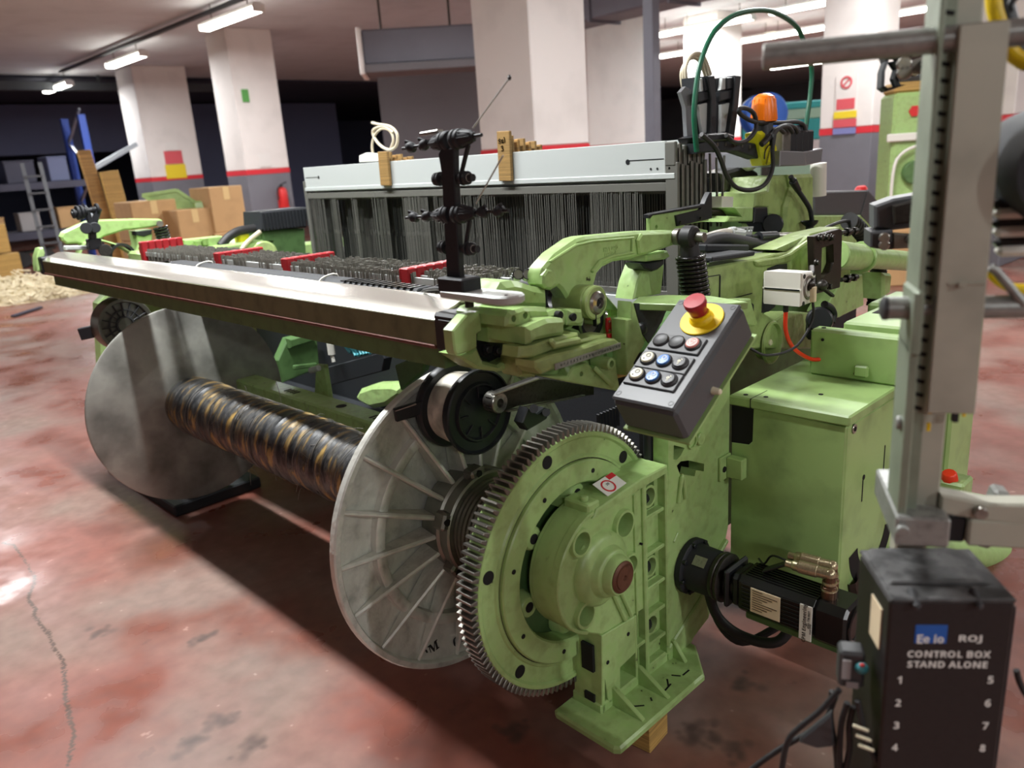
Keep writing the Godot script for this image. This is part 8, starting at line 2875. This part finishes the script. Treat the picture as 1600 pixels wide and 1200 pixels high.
	for q in [Vector3(0.3055, 1.2604, -1.045), Vector3(0.3076, 1.2386, -1.045), Vector3(0.3117, 1.2164, -1.045)]:
		b.box(q + Vector3(0.02, 0, 0.0), Vector3(0.08, 0.013, 0.02), 0.005)
	part("dark_stripe", b, "black_gloss", o)
	b = MB.new(F)
	b.tube([Vector3(0.2921, 1.1845, -1.05), Vector3(0.2991, 1.174, -1.05), Vector3(0.31, 1.1657, -1.05), Vector3(0.3205, 1.1609, -1.05), Vector3(0.3356, 1.1594, -1.05)], 0.006, 8, 6)
	part("yellow_band", b, "yellow", o)
	b = MB.new(F)
	b.tube([Vector3(0.2845, 1.1914, -1.02), Vector3(0.2908, 1.1868, -1.02), Vector3(0.2974, 1.1789, -1.02), Vector3(0.3051, 1.1698, -1.02), Vector3(0.3119, 1.1607, -1.02), Vector3(0.3185, 1.1528, -1.02), Vector3(0.3231, 1.1459, -1.02)], 0.0052, 8, 6)
	part("lead", b, "gray_tube", o)
	# upper feeder arc
	o = thing("upper_feeder", "yellow and dark feeder ring cut off by the upper right corner", "feeder", F * Vector3(0.3085, 1.4523, -1.1))
	b = MB.new(F)
	b.tube([Vector3(0.2813, 1.4934, -1.1), Vector3(0.2851, 1.4729, -1.1), Vector3(0.2977, 1.4431, -1.1), Vector3(0.3072, 1.4258, -1.1), Vector3(0.3239, 1.4139, -1.1)], 0.009, 8, 6)
	part("yellow_ring", b, "yellow", o)
	b = MB.new(F)
	b.tube([Vector3(0.2944, 1.4952, -1.12), Vector3(0.3007, 1.47, -1.12), Vector3(0.3115, 1.4398, -1.12), Vector3(0.3252, 1.4218, -1.12), Vector3(0.3416, 1.4161, -1.12)], 0.013, 8, 6)
	part("dark_ring", b, "black", o)
	b = MB.new(F)
	b.tube([Vector3(0.2973, 1.4689, -1.08), Vector3(0.2946, 1.477, -1.08), Vector3(0.2995, 1.4843, -1.08)], 0.004, 6, 4)
	part("wire", b, "black", o)
	# grey tube section lower at the edge
	b = MB.new(F)
	b.tube([Vector3(0.3096, 1.3322, -1.12), Vector3(0.3216, 1.3358, -1.12), Vector3(0.3418, 1.3366, -1.12)], 0.004, 8, 3)
	b.ext([Vector2(0.316, 1.3228), Vector2(0.3323, 1.3273), Vector2(0.3511, 1.3249), Vector2(0.3535, 1.3021), Vector2(0.3179, 1.302)], -1.2, -1.14, 0.004)
	single("feeder_bracket", b, "gray_tube", "grey feeder bracket at the right edge above the striped drum", "bracket")
	# two sensor heads reaching in from the stand
	o = thing("yarn_sensor", "grey angled sensor head with two screws just left of the stand column", "sensor", F * Vector3(0.2665, 1.191, -1.5))
	b = MB.new(F)
	b.ext([Vector2(0.231, 1.2277), Vector2(0.2606, 1.2381), Vector2(0.3076, 1.2443), Vector2(0.3116, 1.1892), Vector2(0.2609, 1.1848), Vector2(0.2332, 1.1892)], -1.56, -1.5, 0.004)
	part("housing", b, "panel_grey", o)
	b = MB.new(F)
	b.ext([Vector2(0.2581, 1.2278), Vector2(0.2974, 1.2369), Vector2(0.3029, 1.2001), Vector2(0.2616, 1.1955)], -1.5, -1.485, 0.003)
	part("cover", b, "steel_dark", o)
	b = MB.new(F)
	b.ext([Vector2(0.225, 1.185), Vector2(0.244, 1.1859), Vector2(0.2598, 1.1869), Vector2(0.2618, 1.1543), Vector2(0.2443, 1.1549), Vector2(0.2258, 1.1588)], -1.56, -1.48, 0.003)
	part("clamp", b, "panel_dark", o)
	for q in [Vector3(0.2458, 1.1757, -1.478), Vector3(0.2465, 1.1633, -1.478)]:
		b = MB.new(F)
		b.cyl(q, q + Vector3(0, 0, 0.008), 0.009, -1, 14, 0.002)
		part("screw", b, "steel", o)
	b = MB.new(F)
	b.ext([Vector2(0.2601, 1.182), Vector2(0.3025, 1.1771), Vector2(0.304, 1.1561), Vector2(0.2618, 1.155)], -1.5, -1.48, 0.002)
	part("plate", b, "steel_worn", o)
	b = MB.new(F)
	b.cyl(Vector3(0.2893, 1.1656, -1.5), Vector3(0.235, 1.26, -1.05), 0.007, -1, 12)
	part("mount_rod", b, "steel_dark", o)
	o = thing("yarn_sensor", "black clip sensor hanging under the upper cross tube of the stand", "sensor", F * Vector3(0.2346, 1.4284, -1.4))
	b = MB.new(F)
	b.ext([Vector2(0.2159, 1.4616), Vector2(0.2511, 1.461), Vector2(0.2668, 1.4622), Vector2(0.2517, 1.4514), Vector2(0.2359, 1.4502), Vector2(0.2418, 1.4415), Vector2(0.2386, 1.428), Vector2(0.2434, 1.4166), Vector2(0.2514, 1.4159), Vector2(0.2236, 1.4085), Vector2(0.2159, 1.4147), Vector2(0.2156, 1.4383), Vector2(0.2197, 1.4517)], -1.45, -1.4, 0.004)
	part("clip", b, "black_matt", o)
	b = MB.new(F)
	b.ext([Vector2(0.2397, 1.4463), Vector2(0.286, 1.4567), Vector2(0.2876, 1.4365), Vector2(0.2672, 1.4289), Vector2(0.2539, 1.4314), Vector2(0.2438, 1.4241)], -1.43, -1.39, 0.003)
	part("holder", b, "steel_worn", o)
	for q in [Vector3(0.2426, 1.4445, -1.388), Vector3(0.2442, 1.4327, -1.388)]:
		b = MB.new(F)
		b.cyl(q, q + Vector3(0, 0, 0.008), 0.011, -1, 14, 0.002)
		part("screw", b, "steel", o)
	b = MB.new(F)
	b.cyl(Vector3(0.2734, 1.444, -1.4), Vector3(0.24, 1.432, -1.035), 0.007, -1, 12)
	part("mount_rod", b, "steel_dark", o)
